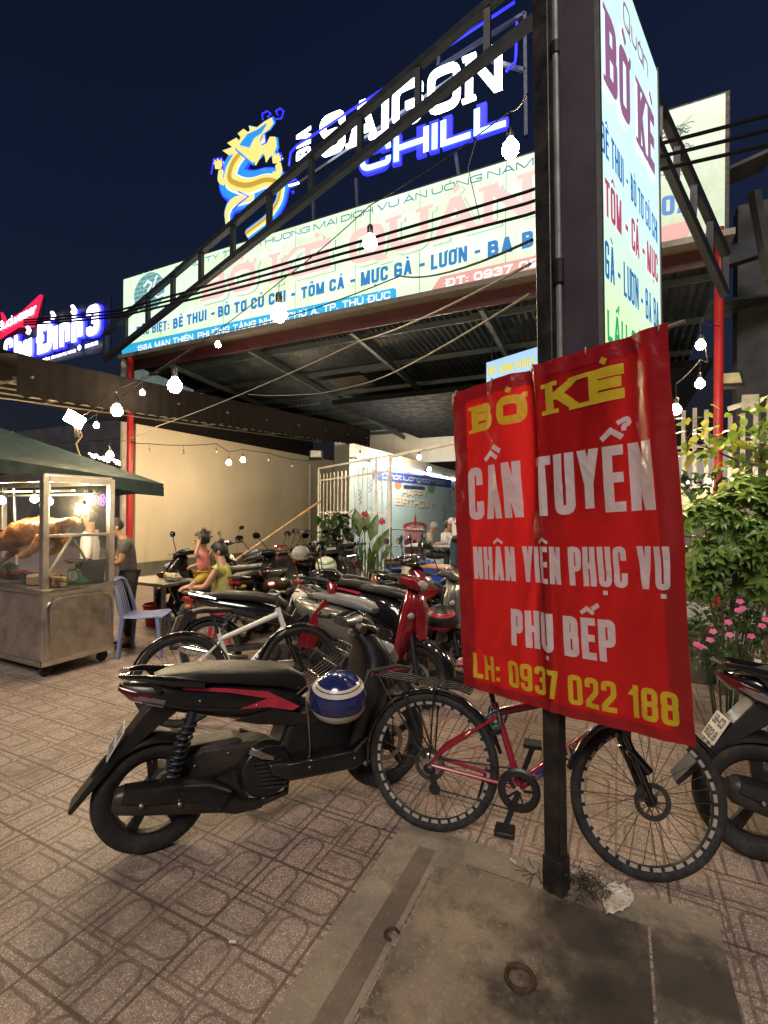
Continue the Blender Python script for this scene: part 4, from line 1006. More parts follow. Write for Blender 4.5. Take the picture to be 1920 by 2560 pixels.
# ================================================================ two-wheelers
def camdir(a): a = radians(a); v = CR*cos(a)+CF*sin(a); return V((v.x, v.y, 0)).normalized()
M_tyre = mat('tyre rubber', (.016, .015, .014), .78, 0, .35, 30, bump=.4, bscale=140, dirt=(.05, .043, .035), dscale=7)
M_alloy = mat('black cast rim', (.030, .028, .026), .4, .5, .3, 15); M_chrome = mat('chrome', (.62, .60, .56), .16, 1, .1, 10)
M_steel = mat('brushed steel', (.40, .38, .35), .32, .9, .15, 20)
M_plast = mat('matt black fairing', (.008, .008, .009), .36, 0, .25, 10, coat=.2, dirt=(.022, .019, .016), dscale=6)
M_gloss = mat('gloss black paint', (.008, .008, .009), .14, 0, .2, 8, coat=.8); M_seat = mat('black seat vinyl', (.013, .012, .0115), .45, 0, .2, 20, bump=.15, bscale=260)
M_eng = mat('engine grey', (.045, .042, .038), .5, .4, .3, 18, bump=.2, dirt=(.075, .06, .045)); M_muf = mat('muffler black', (.030, .027, .024), .42, .2, .3, 8, dirt=(.06, .05, .04))
M_wine = mat('wine red paint', (.17, .008, .014), .13, 0, .15, 6, coat=.9); M_silv = mat('silver grey paint', (.15, .148, .138), .25, .4, .1, 6, coat=.6)
M_accent = mat('red accent', (.45, .03, .06), .3, 0, .15, 8); M_glass = mat('lamp glass', (.28, .28, .27), .06, 0, .1, 10, coat=.6); M_rlens = mat('red lens', (.30, .012, .012), .12, 0, .2, 30, coat=.6)
M_dlens = mat('dark tail lens', (.10, .012, .012), .1, 0, .3, 20, coat=.7); M_smoke = mat('smoked lens', (.16, .13, .12), .1, 0, .2, 20, coat=.6); M_amber = mat('amber lens', (.5, .17, .02), .15); M_plate = mat('white plate', (.62, .62, .58), .4, 0, .1, 10); M_ink = mat('plate ink', (.02, .02, .025), .5); M_mir = mat('mirror glass', (.55, .6, .62), .04, 1, .05)
M_cream = mat('cream plastic', (.52, .49, .40), .3, 0, .12, 8); M_blue = mat('blue plastic', (.03, .06, .22), .35); M_brown = mat('bronze paint', (.10, .07, .045), .2, .3, .2, 6, coat=.6)
def wheel(par, c, R_, tr, spokes, disc=True, wname='wheel', rim=None, T=None, dashes=None):
    o = MB()
    pr = [(R_-tr*1.7, -tr*.55), (R_-tr*1.25, -tr*.85), (R_-tr*.6, -tr*.98), (R_-tr*.18, -tr*.68), (R_, -tr*.12), (R_, tr*.12), (R_-tr*.18, tr*.68), (R_-tr*.6, tr*.98), (R_-tr*1.25, tr*.85), (R_-tr*1.7, tr*.55), (R_-tr*1.7, -tr*.55)]
    o.lathe(pr, 48, axis='Y', full=False); w = o.obj(wname, M_tyre, par, loc=c, ang=60)
    if T: w.matrix_basis = T
    ri = R_-tr*1.55; m = MB(); rm = rim or M_alloy
    if spokes == 'cast':
        m.lathe([(ri+.004, -.028), (ri+.004, .028), (ri-.018, .022), (ri-.024, 0), (ri-.018, -.022), (ri+.004, -.028)], 40, axis='Y', full=False)
        m.lathe([(.045, -.06), (.05, .06)], 16, axis='Y')
        for k in range(5):
            a = 2*pi*k/5+.35
            for s in (-.13, .13):
                m.bar((cos(a+s)*.04, 0, sin(a+s)*.04), (cos(a+s*.62)*(ri-.01), 0, sin(a+s*.62)*(ri-.01)), .026, .024)
        m.obj('rim', rm, w)
    else:
        m.lathe([(ri+.004, -.014), (ri+.004, .014), (ri-.016, .010), (ri-.016, -.010), (ri+.004, -.014)], 48, axis='Y', full=False)
        m.lathe([(.012, -.055), (.028, -.04), (.02, -.02), (.02, .02), (.028, .04), (.012, .055)], 14, axis='Y')
        m.obj('rim', rm, w); m = MB()
        for k in range(spokes):
            a = 2*pi*k/spokes; s = .035 if k % 2 else -.035; b = a+(.55 if (k//2) % 2 else -.55)
            m.tube([(cos(b)*.025, s, sin(b)*.025), (cos(a)*(ri-.012), 0, sin(a)*(ri-.012))], .0016 if spokes > 24 else .002, 4, caps=False)
        m.obj('spokes', M_steel if spokes < 24 else M_eng, w)
        if dashes:
            m = MB()
            for k in range(dashes):
                a0 = 2*pi*(k+.16)/dashes; a1 = 2*pi*(k+.84)/dashes
                for s in (-1, 1):
                    y = s*.0165; m.add([(cos(a)*r, y+(0 if r > ri-.01 else -s*.004), sin(a)*r) for a in (a0, (a0+a1)/2, a1) for r in (ri-.017, ri+.002)], [(0, 2, 3, 1), (2, 4, 5, 3)])
            m.obj('rim_decal', mat('white rim decal', (.34, .31, .27), .5, dirt=(.2, .17, .14)), w, smooth=False)
    if disc:
        dr_ = .078 if spokes != 'cast' else .105
        m = MB().lathe([(dr_*.72, -.055), (dr_, -.055), (dr_, -.051), (dr_*.72, -.051), (dr_*.72, -.055)], 24, axis='Y', full=False)
        for k in range(6): m.bar((cos(k*pi/3)*.02, -.053, sin(k*pi/3)*.02), (cos(k*pi/3)*dr_*.85, -.053, sin(k*pi/3)*dr_*.85), .008, .003)
        m.obj('brake_disc', M_steel if spokes == 'cast' else M_eng, w)
    return w
def arc_fender(par, name, c, R_, hw, a0, a1, m, th=.010):
    n = 14; s = [(c[0]+R_*cos(radians(a0+(a1-a0)*i/n)), c[2]+R_*sin(radians(a0+(a1-a0)*i/n)), hw*(.75 if i in (0, n) else 1), th) for i in range(n+1)]
    mb = MB(); N = 8; vs = []; fs = []
    for x, z, h, t in s:
        d = V((x-c[0], z-c[2])).normalized()
        for l in (0, t):
            for j in range(N+1):
                y = -h+2*h*j/N; dr = -.45*h*(abs(y)/h)**3
                vs.append((x+d.x*(dr+l), y, z+d.y*(dr+l)))
    K = 2*(N+1)
    for i in range(n):
        for j in range(N):
            a = i*K+j; fs += [(a, a+1, a+K+1, a+K), (a+N+1, a+N+1+K, a+N+2+K, a+N+2)]
        for j in (0, N): fs.append((i*K+j, i*K+j+N+1, (i+1)*K+j+N+1, (i+1)*K+j))
    return mb.add(vs, fs).obj(name, m, par)
def slab(par, name, poly, hw, m, bev=.02, y=0, seg=3): return MB().prism(poly, y-hw, y+hw).obj(name, m, par, bevel=bev, seg=seg)
def two(par, name, fn, m, **k):
    for s in (-1, 1): fn(s).obj(name, m, par, **k)
def coil(p0, p1, r, turns, w, m=None):
    m = m or MB(); p0, p1 = V(p0), V(p1); t = (p1-p0).normalized(); u = t.orthogonal().normalized(); q = t.cross(u); n = turns*10
    return m.tube([p0.lerp(p1, i/n)+(u*cos(2*pi*i*turns/n)+q*sin(2*pi*i*turns/n))*r for i in range(n+1)], w, 6)
def plate(par, c, txt, tilt=20, w=.19, h=.14):
    m = MB().bb((-.002, -w/2, -h/2), (.002, w/2, h/2)); T = Matrix.Translation(c) @ Matrix.Rotation(radians(tilt), 4, 'Y')
    m.v = [T @ v for v in m.v]; p = m.obj('license_plate', M_plate, par, smooth=False)
    for k, s in enumerate(txt):
        L = fitlet(s, h*.34, w*.8, t=.16); f = lambda x, y, l: T @ V((-.0035-l, w*.4-x, h*(.08 if k == 0 else -.42)+y))
        letters_on(L, f, eps=.0002).obj('plate_lettering', M_ink, p, smooth=False)
def mirrors(par, x, z, m=None, hh=.22):
    for s in (-1, 1):
        st = MB().tube([(x, s*.20, z), (x-.02, s*.27, z+hh*.5), (x-.04, s*.33, z+hh)], .006, 6).obj('mirror', M_black, par)
        mb = MB().ell((0, 0, 0), (.018, .062, .042)); T = Matrix.Translation((x-.05, s*.36, z+hh+.03)) @ Matrix.Rotation(s*.25, 4, 'Z'); mb.v = [T @ v for v in mb.v]
        mb.obj('mirror_shell', m or M_black, st)
        mb = MB().lathe([(0, -.02), (.034, -.02), (.034, -.017)], 14, axis='X'); mb.v = [T @ V((v.x, v.y*1.6, v.z*1.1)) for v in mb.v]; mb.obj('mirror_glass', M_mir, st)
def handlebar(par, x, z, hw=.34):
    MB().tube([(x+.02, -.12, z-.02), (x, -.2, z), (x-.05, -hw+.10, z), (x-.05, -hw+.08, z)], .011).tube([(x+.02, .12, z-.02), (x, .2, z), (x-.05, hw-.10, z), (x-.05, hw-.08, z)], .011).obj('handlebar', M_black, par)
    for s in (-1, 1):
        g_ = MB().tube([(x-.04, s*(hw-.12), z), (x-.065, s*hw, z-.004)], .017, 10).lathe([(.021, -.004), (.021, .012)], 10, T=Matrix.Translation((x-.066, s*hw, z)) @ Matrix.Rotation(pi/2, 4, 'X')).obj('grip', M_tyre, par)
        MB().tube([(x-.01, s*(hw-.13), z+.002), (x+.03, s*(hw-.06), z), (x+.015, s*(hw+.02), z-.005)], .006, 6).obj('brake_lever', M_steel, g_)
def bike_root(name, rear, front, label, group='parked motorbikes and scooters', lean=-5, cat='motorbike'):
    rear, front = V(rear), V(front); c = (rear+front)/2; d = front-rear
    e = empty(name, (c.x, c.y, 0), 0, label, cat, group); e.rotation_euler = (radians(lean), 0, atan2(d.y, d.x)); return e
def ends_front(px, py, ang, wb): f = onz(px, py); return f-camdir(ang)*wb, f
def ends_rear(px, py, ang, wb): r = onz(px, py); return r, r+camdir(ang)*wb
# ---- sport scooter with a closed centre tunnel
def make_scooter(rear, front, label, body=M_plast, accent=M_accent, nose=None, mir=True, hero=False, ptxt=('59-X1', '284.16'), seatm=M_seat, lean=-6, rim=None, dark=False):
    e = bike_root('scooter', rear, front, label, lean=lean, cat='scooter'); nose = nose or body; a = .645
    rw = wheel(e, (-a, 0, .27), .272, .052, 'cast', False, rim=rim); wheel(e, (a, 0, .275), .277, .045, 'cast', True, rim=rim)
    arc_fender(e, 'rear_fender', (-a, 0, .27), .300, .07, 58, 150, M_plast)
    arc_fender(e, 'front_fender', (a, 0, .275), .302, .062, 28, 142, nose)
    two(e, 'fork_tube', lambda s: MB().tube([(.50, s*.072, .72), (.575, s*.078, .5), (a, s*.08, .275)], [.020, .022, .026], 10), M_steel_dk)
    slab(e, 'engine', [(-.70, .30), (-.62, .40), (-.42, .47), (-.12, .45), (.02, .38), (.03, .22), (-.12, .165), (-.40, .19), (-.66, .22)], .085, M_eng, .02)
    m_ = MB().lathe([(.145, -.035), (.15, -.02), (.13, .03), (.06, .045)], 24, axis='Y', T=Matrix.Translation((-.11, -.115, .31)) @ Matrix.Rotation(pi, 4, 'X'))
    fc = m_.obj('fan_cover', M_plast, e, bevel=.006)
    m_ = MB()
    for k in range(7): m_.bar((-.19+k*.008, -.165+.001*k, .375-k*.022), (-.045+k*.006, -.165, .365-k*.024), .012, .008)
    m_.obj('cooling_slats', M_eng, fc, smooth=False)
    slab(e, 'air_box', [(-.60, .41), (-.50, .485), (-.24, .48), (-.18, .43), (-.40, .39)], .085, M_eng, .02, y=.03)
    mu = MB().sweep([(-.14, .155, .022, .02, -.135), (-.26, .18, .035, .035, -.15), (-.34, .235, .05, .055, -.16), (-.50, .292, .058, .070, -.165), (-.68, .33, .056, .066, -.168), (-.79, .352, .050, .058, -.168), (-.815, .357, .036, .04, -.168)], 16, 3).obj('muffler', M_muf, e)
    m_ = MB().sweep([(-.33, .25, .052, .052, -.170), (-.42, .31, .060, .050, -.175), (-.52, .335, .062, .045, -.177), (-.68, .36, .060, .044, -.179), (-.775, .378, .05, .034, -.178)], 14, 4).obj('heat_shield', M_plast, mu)
    m_ = MB()
    for x, z in ((-.54, .30), (-.70, .335)): m_.lathe([(.010, 0), (.010, .008), (.006, .012)], 8, axis='Y', T=Matrix.Translation((x, -.237, z)) @ Matrix.Rotation(pi, 4, 'X'))
    m_.obj('bolts', M_steel, mu)
    MB().tube([(.02, -.05, .22), (.0, -.10, .16), (-.14, -.135, .155)], .016).obj('exhaust_pipe', M_eng, e)
    sh = MB().tube([(-.47, -.115, .68), (-.585, -.125, .33)], .016).tube([(-.47, -.115, .68), (-.50, -.117, .59)], .026).obj('shock_absorber', M_steel_dk, e); coil((-.485, -.117, .64), (-.565, -.123, .39), .034, 9, .0075).obj('spring', M_steel_dk, sh)
    # tail, seat
    tl = MB().sweep([(.12, .575, .075, .045), (.04, .615, .105, .075), (-.10, .655, .128, .10), (-.30, .70, .135, .10), (-.50, .745, .130, .085), (-.62, .775, .115, .070), (-.72, .80, .09, .05), (-.785, .825, .04, .018)], 18, 3.2).obj('tail_body', body, e)
    for s in (-1, 1):
        P = [(-.52, .81), (-.30, .768), (-.10, .72), (.07, .615), (.03, .600), (-.10, .640), (-.24, .655), (-.10, .685), (-.30, .748), (-.52, .797)]
        MB().prism(P, s*.1375, s*.130).obj('side_stripe', accent, tl, smooth=False)
    for s in (-1, 1):
        slab(e, 'side_panel', [(-.28, .60), (-.08, .625), (.12, .56), (.20, .50), (.02, .52), (-.16, .56)], .006, M_plast, .004, y=s*.128)
    MB().sweep([(-.64, .838, .07, .022), (-.57, .845, .115, .032), (-.45, .842, .145, .042), (-.30, .825, .150, .045), (-.14, .795, .145, .055), (.0, .765, .120, .062), (.09, .715, .085, .055), (.13, .655, .05, .03)], 20, 3.4).obj('seat', seatm, e)
    two(e, 'grab_rail', lambda s: MB().sweep([(-.42, .815, .016, .02, s*.152), (-.56, .845, .018, .024, s*.15), (-.70, .875, .016, .016, s*.12), (-.79, .885, .012, .008, s*.08)], 10, 3).bar((-.62, s*.12, .80), (-.67, s*.125, .86), .02), M_gloss)
    MB().sweep([(-.755, .885, .09, .010), (-.80, .885, .085, .008)], 10, 3).obj('grab_bar', M_gloss, e)
    MB().sweep([(-.66, .765, .112, .04), (-.74, .79, .092, .035), (-.80, .825, .05, .012)], 14, 3).obj('tail_lamp', M_dlens if (hero or dark) else M_rlens, e)
    two(e, 'turn_signal', lambda s: MB().sweep([(-.60, .735, .012, .022, s*.108), (-.67, .755, .016, .020, s*.100), (-.74, .79, .01, .01, s*.08)], 10, 3), M_smoke)
    slab(e, 'rear_mudguard', [(-.50, .70), (-.64, .74), (-.70, .68), (-.84, .50), (-1.0, .30), (-.985, .285), (-.80, .48), (-.62, .62)], .07, M_plast, .006)
    plate(e, (-.81, 0, .565), ptxt, 30)
    # floor tunnel, steps, front
    slab(e, 'centre_tunnel', [(.02, .55), (.13, .60), (.30, .64), (.44, .66), (.50, .40), (.40, .25), (.05, .24), (-.07, .34)], .125, M_plast, .035)
    slab(e, 'footboard', [(-.12, .37), (.02, .345), (.36, .335), (.43, .40), (.47, .38), (.47, .28), (.38, .235), (.0, .255), (-.10, .31)], .205, M_plast, .02)
    m_ = MB().sweep([(.36, .28, .13, .05), (.43, .40, .19, .085), (.50, .56, .205, .10), (.555, .70, .20, .105), (.56, .82, .17, .095), (.52, .91, .13, .07), (.47, .965, .09, .04)], 18, 3).obj('leg_shield', nose, e)
    for s in (-1, 1):
        wg = MB().prism([(.40, .62), (.52, .60), (.68, .665), (.76, .745), (.66, .775), (.46, .77)], s*.175, s*.195).obj('front_wing', M_eng if hero else nose, e, bevel=.012)
        MB().prism([(.47, .742), (.63, .752), (.72, .742), (.63, .742), (.48, .728)], s*.1955, s*.198).obj('wing_stripe', accent, wg, smooth=False)
        if hero:
            b = MB(); 
            for k in range(5):
                an = pi/2+k*2*pi/5; b.add([(.575+cos(an-.35)*.012, s*.1962, .70+sin(an-.35)*.012), (.575+cos(an)*.034, s*.1962, .70+sin(an)*.034), (.575+cos(an+.35)*.012, s*.1962, .70+sin(an+.35)*.012)], [(0, 1, 2)])
            b.obj('emblem', M_accent, wg, smooth=False)
    MB().sweep([(.56, .90, .10, .03), (.64, .845, .15, .05), (.685, .775, .12, .045), (.70, .735, .06, .02)], 16, 3).obj('headlight', M_glass, e)
    MB().sweep([(.60, .945, .06, .015), (.52, 1.0, .14, .04), (.44, 1.035, .17, .045), (.37, 1.03, .13, .028)], 18, 3).obj('handlebar_cowl', body, e)
    MB().sweep([(.45, 1.083, .07, .006), (.37, 1.058, .07, .006)], 12, 3).obj('dashboard', M_glass if not hero else M_gloss, e)
    handlebar(e, .43, 1.03)
    if mir: mirrors(e, .44, 1.05)
    MB().tube([(-.1, .12, .25), (-.16, .20, .015)], .012).obj('side_stand', M_steel_dk, e)
    two(e, 'foot_peg', lambda s: MB().sweep([(-.20, .44, .012, .018, s*.155), (-.14, .41, .016, .016, s*.175), (-.085, .385, .014, .01, s*.17)], 10, 3), M_steel)
    if hero:
        m_ = MB()
        for q in ([(-.70, -.118, .765), (-.50, -.138, .70), (-.28, -.140, .655), (-.08, -.134, .625), (.08, -.10, .575)], [(.16, -.128, .60), (.30, -.128, .50), (.34, -.128, .37)], [(-.30, -.132, .62), (-.20, -.131, .585), (-.02, -.130, .54), (.14, -.129, .515)]): m_.tube(q, .0022, 5)
        m_.obj('panel_seam', M_tyre, e); m_ = MB()
        for x, y, z in ((-.44, -.141, .73), (-.16, -.138, .66), (.22, -.130, .57), (.36, -.207, .30), (.10, -.207, .31), (-.46, -.10, .40), (-.30, -.10, .43), (-.34, -.10, .28), (-.02, -.09, .33)): m_.ell((x, y, z), (.007, .004, .007), 8, 5)
        m_.obj('bolts', M_steel, e)
        MB().tube([(.46, -.16, 1.03), (.58, -.14, 1.0), (.62, -.06, .90)], .005, 6).tube([(.46, .16, 1.03), (.56, .13, 1.0), (.60, .06, .90)], .005, 6).tube([(.60, -.09, .62), (.66, -.10, .48), (.66, -.10, .34)], .005, 6).tube([(-.64, -.07, .27), (-.52, -.12, .33), (-.30, -.11, .36), (-.1, -.09, .40)], .006, 6).obj('cables', M_black, e)
        m_ = MB()
        for k in range(5):
            y = -.085+k*.0425; m_.tube([(.07, y, .665), (.12, y, .70), (.30, y*1.1, .79), (.38, y*1.1, .85), (.40, y*1.1, .90)], .0045, 6)
        for x, z, w in ((.09, .685, .1), (.2, .745, .1), (.30, .795, .11), (.38, .855, .11), (.40, .90, .11)): m_.tube([(x, -w, z), (x, w, z)], .005, 6)
        m_.obj('wire_rack', M_chrome, e)
        MB().tube([(.10, -.135, .66), (.115, -.145, .55), (.12, -.147, .40), (.118, -.147, .34)], .005, 6).lathe([(.009, -.02), (.009, .012)], 8, T=Matrix.Translation((.118, -.147, .335))).obj('bungee_hook', M_chrome, e)
    return e
# ---- round bodied scooter, flat floor
def make_classic(rear, front, label, body, shield, mir=True, ptxt=('59-T2', '417.03'), seatm=M_seat, lean=-6):
    e = bike_root('scooter', rear, front, label, lean=lean, cat='scooter'); a = .62
    wheel(e, (-a, 0, .25), .252, .05, 'cast', False); wheel(e, (a, 0, .255), .257, .046, 'cast', True)
    arc_fender(e, 'front_fender', (a, 0, .255), .285, .072, 10, 150, shield if shield is not M_wine else M_gloss, .02)
    two(e, 'fork_tube', lambda s: MB().tube([(.50, s*.07, .70), (a, s*.075, .255)], [.02, .024], 10), M_steel_dk)
    slab(e, 'engine', [(-.70, .26), (-.55, .40), (-.15, .40), (-.05, .25), (-.4, .17), (-.66, .2)], .10, M_eng, .02)
    MB().sweep([(-.12, .17, .02, .02, -.13), (-.3, .22, .045, .05, -.155), (-.55, .28, .055, .062, -.16), (-.80, .32, .05, .055, -.16), (-.84, .33, .03, .03, -.16)], 14, 3).obj('muffler', M_muf, e)
    MB().sweep([(-.02, .42, .12, .10), (-.12, .52, .165, .16), (-.32, .56, .185, .17), (-.55, .60, .18, .145), (-.75, .64, .15, .11), (-.90, .68, .09, .06), (-.95, .70, .04, .02)], 20, 2.6).obj('rear_body', body, e)
    MB().sweep([(-.72, .765, .10, .025), (-.55, .78, .14, .045), (-.25, .765, .145, .05), (-.02, .745, .12, .045), (.08, .715, .06, .025)], 18, 3).obj('seat', seatm, e)
    MB().tube([(-.62, -.13, .78), (-.85, -.12, .84), (-.93, 0, .85), (-.85, .12, .84), (-.62, .13, .78)], .013).obj('grab_rail', M_chrome, e)
    MB().sweep([(-.86, .66, .09, .05), (-.95, .69, .05, .03)], 14, 2.6).obj('tail_lamp', M_rlens, e)
    slab(e, 'rear_mudguard', [(-.78, .60), (-.88, .58), (-1.0, .30), (-.98, .29)], .08, M_plast, .006); plate(e, (-.955, 0, .47), ptxt, 20)
    slab(e, 'footboard', [(-.14, .33), (.40, .30), (.44, .38), (.48, .36), (.46, .22), (-.1, .22)], .19, M_plast, .02)
    MB().sweep([(.40, .26, .15, .03), (.46, .42, .20, .04), (.505, .60, .215, .05), (.52, .76, .19, .055), (.50, .88, .12, .05), (.46, .95, .07, .03)], 18, 3).obj('leg_shield', shield, e)
    MB().sweep([(.35, .36, .13, .012), (.42, .55, .18, .014), (.46, .75, .17, .014), (.45, .88, .10, .012)], 14, 3).obj('inner_panel', M_plast, e)
    MB().sweep([(.62, .46, .03, .025), (.585, .62, .07, .04), (.57, .76, .08, .035), (.55, .86, .05, .02)], 14, 2.4).obj('horn_cover', shield, e)
    two(e, 'turn_signal', lambda s: MB().ell((.555, s*.135, .74), (.03, .04, .03)), M_glass)
    MB().sweep([(.58, .96, .07, .03), (.51, 1.0, .14, .055), (.43, 1.02, .15, .045), (.37, 1.0, .10, .02)], 18, 2.6).obj('handlebar_cowl', shield, e)
    MB().ell((.565, 0, .985), (.035, .075, .05)).obj('headlight', M_glass, e)
    handlebar(e, .43, 1.0)
    if mir: mirrors(e, .44, 1.02)
    MB().tube([(-.1, .12, .25), (-.16, .20, .015)], .012).obj('side_stand', M_steel_dk, e)
    return e
# ---- step-over moped with spoked wheels
def make_moped(rear, front, label, body, mir=True, ptxt=('60-FZ', '21'), seatm=M_seat, lean=-6, chrome=True, shield=None):
    e = bike_root('moped', rear, front, label, lean=lean, cat='moped'); a = .61
    wheel(e, (-a, 0, .285), .287, .036, 20, False, rim=M_steel); wheel(e, (a, 0, .285), .287, .034, 20, False, rim=M_steel)
    arc_fender(e, 'rear_fender', (-a, 0, .285), .315, .06, 30, 165, M_plast); arc_fender(e, 'front_fender', (a, 0, .285), .312, .055, 20, 160, body)
    two(e, 'fork_tube', lambda s: MB().tube([(.47, s*.07, .75), (a, s*.075, .285)], [.022, .02], 10), M_chrome)
    two(e, 'swing_arm', lambda s: MB().bar((-.12, s*.08, .32), (-a, s*.085, .285), .025, .04), M_eng)
    m_ = MB().bb((-.14, -.10, .20), (.14, .10, .36)).lathe([(.055, .14), (.055, .30)], 14, axis='X', T=Matrix.Translation((0, 0, .33)))
    m_.lathe([(.07, -.13), (.085, -.1)], 16, axis='Y', T=Matrix.Translation((-.02, 0, .28))); m_.obj('engine', M_eng, e, bevel=.012)
    for s in (-1, 1):
        sh = MB().tube([(-.42, s*.115, .66), (-.56, s*.115, .30)], .013).obj('shock_absorber', M_chrome, e); coil((-.43, s*.115, .64), (-.54, s*.115, .36), .026, 8, .006).obj('spring', M_chrome if chrome else M_accent, sh)
    MB().tube([(.24, -.04, .30), (.20, -.10, .20), (-.05, -.125, .185), (-.25, -.13, .20)], .014).sweep([(-.22, .20, .02, .02, -.135), (-.34, .225, .042, .045, -.14), (-.78, .32, .045, .05, -.145), (-.86, .34, .025, .028, -.145)], 14, 2.2).obj('muffler', M_chrome if chrome else M_muf, e)
    MB().sweep([(.12, .55, .05, .05), (.0, .60, .085, .075), (-.18, .645, .105, .085), (-.40, .69, .105, .07), (-.62, .735, .085, .05), (-.82, .77, .05, .025)], 16, 2.8).obj('tail_body', body, e)
    MB().sweep([(-.74, .795, .07, .02), (-.5, .805, .125, .04), (-.2, .785, .13, .045), (.0, .745, .105, .045), (.10, .69, .05, .03)], 18, 3).obj('seat', seatm, e)
    MB().tube([(-.55, -.12, .77), (-.80, -.11, .82), (-.90, 0, .83), (-.80, .11, .82), (-.55, .12, .77)], .012).obj('grab_rail', M_chrome, e)
    MB().sweep([(-.78, .74, .075, .035), (-.89, .77, .05, .02)], 12, 3).obj('tail_lamp', M_rlens, e)
    two(e, 'turn_signal', lambda s: MB().ell((-.80, s*.13, .70), (.03, .035, .022)), M_amber)
    slab(e, 'rear_mudguard', [(-.74, .66), (-.84, .66), (-.97, .33), (-.95, .32)], .07, M_plast, .006); plate(e, (-.93, 0, .54), ptxt, 18)
    slab(e, 'frame_spine', [(.08, .50), (.30, .62), (.42, .80), (.48, .78), (.40, .55), (.16, .38)], .05, body, .02)
    for s in (-1, 1): slab(e, 'leg_shield', [(.20, .34), (.36, .30), (.48, .50), (.52, .70), (.48, .80), (.38, .66), (.28, .52)], .012, shield or body, .008, y=s*.13)
    MB().sweep([(.46, .66, .09, .03), (.52, .78, .12, .05), (.53, .88, .11, .05), (.50, .94, .07, .03)], 14, 2.8).obj('front_cowl', shield or body, e)
    MB().sweep([(.60, .955, .07, .04), (.53, .99, .12, .065), (.44, 1.01, .12, .045), (.39, 1.0, .08, .02)], 16, 2.6).obj('handlebar_cowl', body, e)
    MB().ell((.595, 0, .965), (.03, .07, .055)).obj('headlight', M_glass, e)
    handlebar(e, .42, 1.0, .33)
    if mir: mirrors(e, .42, 1.01)
    MB().tube([(-.02, .1, .25), (-.08, .19, .015)], .012).obj('side_stand', M_steel_dk, e)
    two(e, 'foot_peg', lambda s: MB().tube([(.02, s*.1, .2), (.02, s*.22, .2)], .014), M_tyre)
    return e
hero = make_scooter(onz(366, 2128), onz(972, 1958), 'black sport scooter in the front with a red striped tail and helmet on its side', mir=False, hero=True, lean=-4); hero.scale = (.955, .955, .945)
# scooter at the right edge
make_scooter(*ends_rear(1900, 2146, -20, 1.29), 'dark scooter at the right edge with a red spring beside the banner', mir=False, body=M_gloss, accent=M_gloss, ptxt=('59-C3', '602.8'), rim=M_alloy, dark=True)
# middle row, facing right
make_moped(*ends_rear(525, 1702, 4, 1.22), 'black and red moped with chrome muffler behind the white bicycle', M_gloss, shield=M_wine, ptxt=('59-S1', '318'), seatm=M_seat)
make_classic(*ends_front(1050, 1768, -38, 1.24), 'silver scooter with a wine red front shield in the middle row', M_silv, M_wine, mir=False, seatm=mat('grey seat vinyl', (.13, .14, .15), .45))
make_classic(*ends_front(1150, 1706, -36, 1.24), 'black scooter with a rounded silver grey front beside the wine red one', M_gloss, M_silv, mir=True)
make_scooter(*ends_front(1215, 1662, -30, 1.29), 'glossy black scooter nearest the left edge of the red banner', body=M_gloss, accent=M_cream)
make_scooter(*ends_front(1070, 1640, 8, 1.29), 'black scooter with a red shield mark behind the silver scooters', body=M_gloss, accent=M_accent, nose=M_wine)
make_moped(*ends_front(1035, 1597, 14, 1.22), 'black moped with pale bar ends beyond the middle row', M_gloss, shield=M_cream, ptxt=('59-K2', '77'))
make_moped(*ends_rear(1240, 1590, 172, 1.22), 'black and bronze moped with a red topped tank facing left beyond the banner', M_brown, ptxt=('51-H1', '90'))
# back rows, tails to the viewer
make_moped(*ends_rear(612, 1604, 84, 1.22), 'dark moped whose 60-FZ number plate faces the viewer', M_gloss, ptxt=('60-FZ', '39.21'))
make_moped(*ends_rear(644, 1556, 80, 1.22), 'wine red moped with tail light beside the seated woman', M_wine, ptxt=('60-B5', '1821'), chrome=False)
make_scooter(*ends_rear(758, 1532, 82, 1.29), 'black scooter in the back row with a maroon tail and plate', body=M_gloss, accent=M_wine, ptxt=('66-N1', '315'))
make_scooter(*ends_rear(818, 1603, 88, 1.29), 'black scooter with its white plate just behind the cream helmet', body=M_gloss, accent=M_gloss, ptxt=('66-E1', '252'))
make_scooter(*ends_rear(852, 1540, 84, 1.29), 'black scooter whose plate sits beside the tall red plant pot', body=M_plast, accent=M_gloss, ptxt=('68-M1', '251'))
make_classic(*ends_rear(700, 1580, 95, 1.24), 'bronze scooter with round chrome mirrors in the back row', M_brown, M_brown, ptxt=('60-C2', '110'))
rideR, rideF = ends_rear(640, 1580, 168, 1.24)
ride = make_scooter(rideR, rideF, 'black scooter carrying the seated woman and child by the beige wall', body=M_gloss, accent=M_gloss, lean=0)
make_moped(*ends_rear(705, 1500, 165, 1.22), 'black moped parked close against the beige wall', M_gloss, ptxt=('60-A1', '55'))
make_classic(*ends_rear(880, 1500, 120, 1.24), 'black scooter with a white framed dash before the red pot', M_gloss, M_gloss)
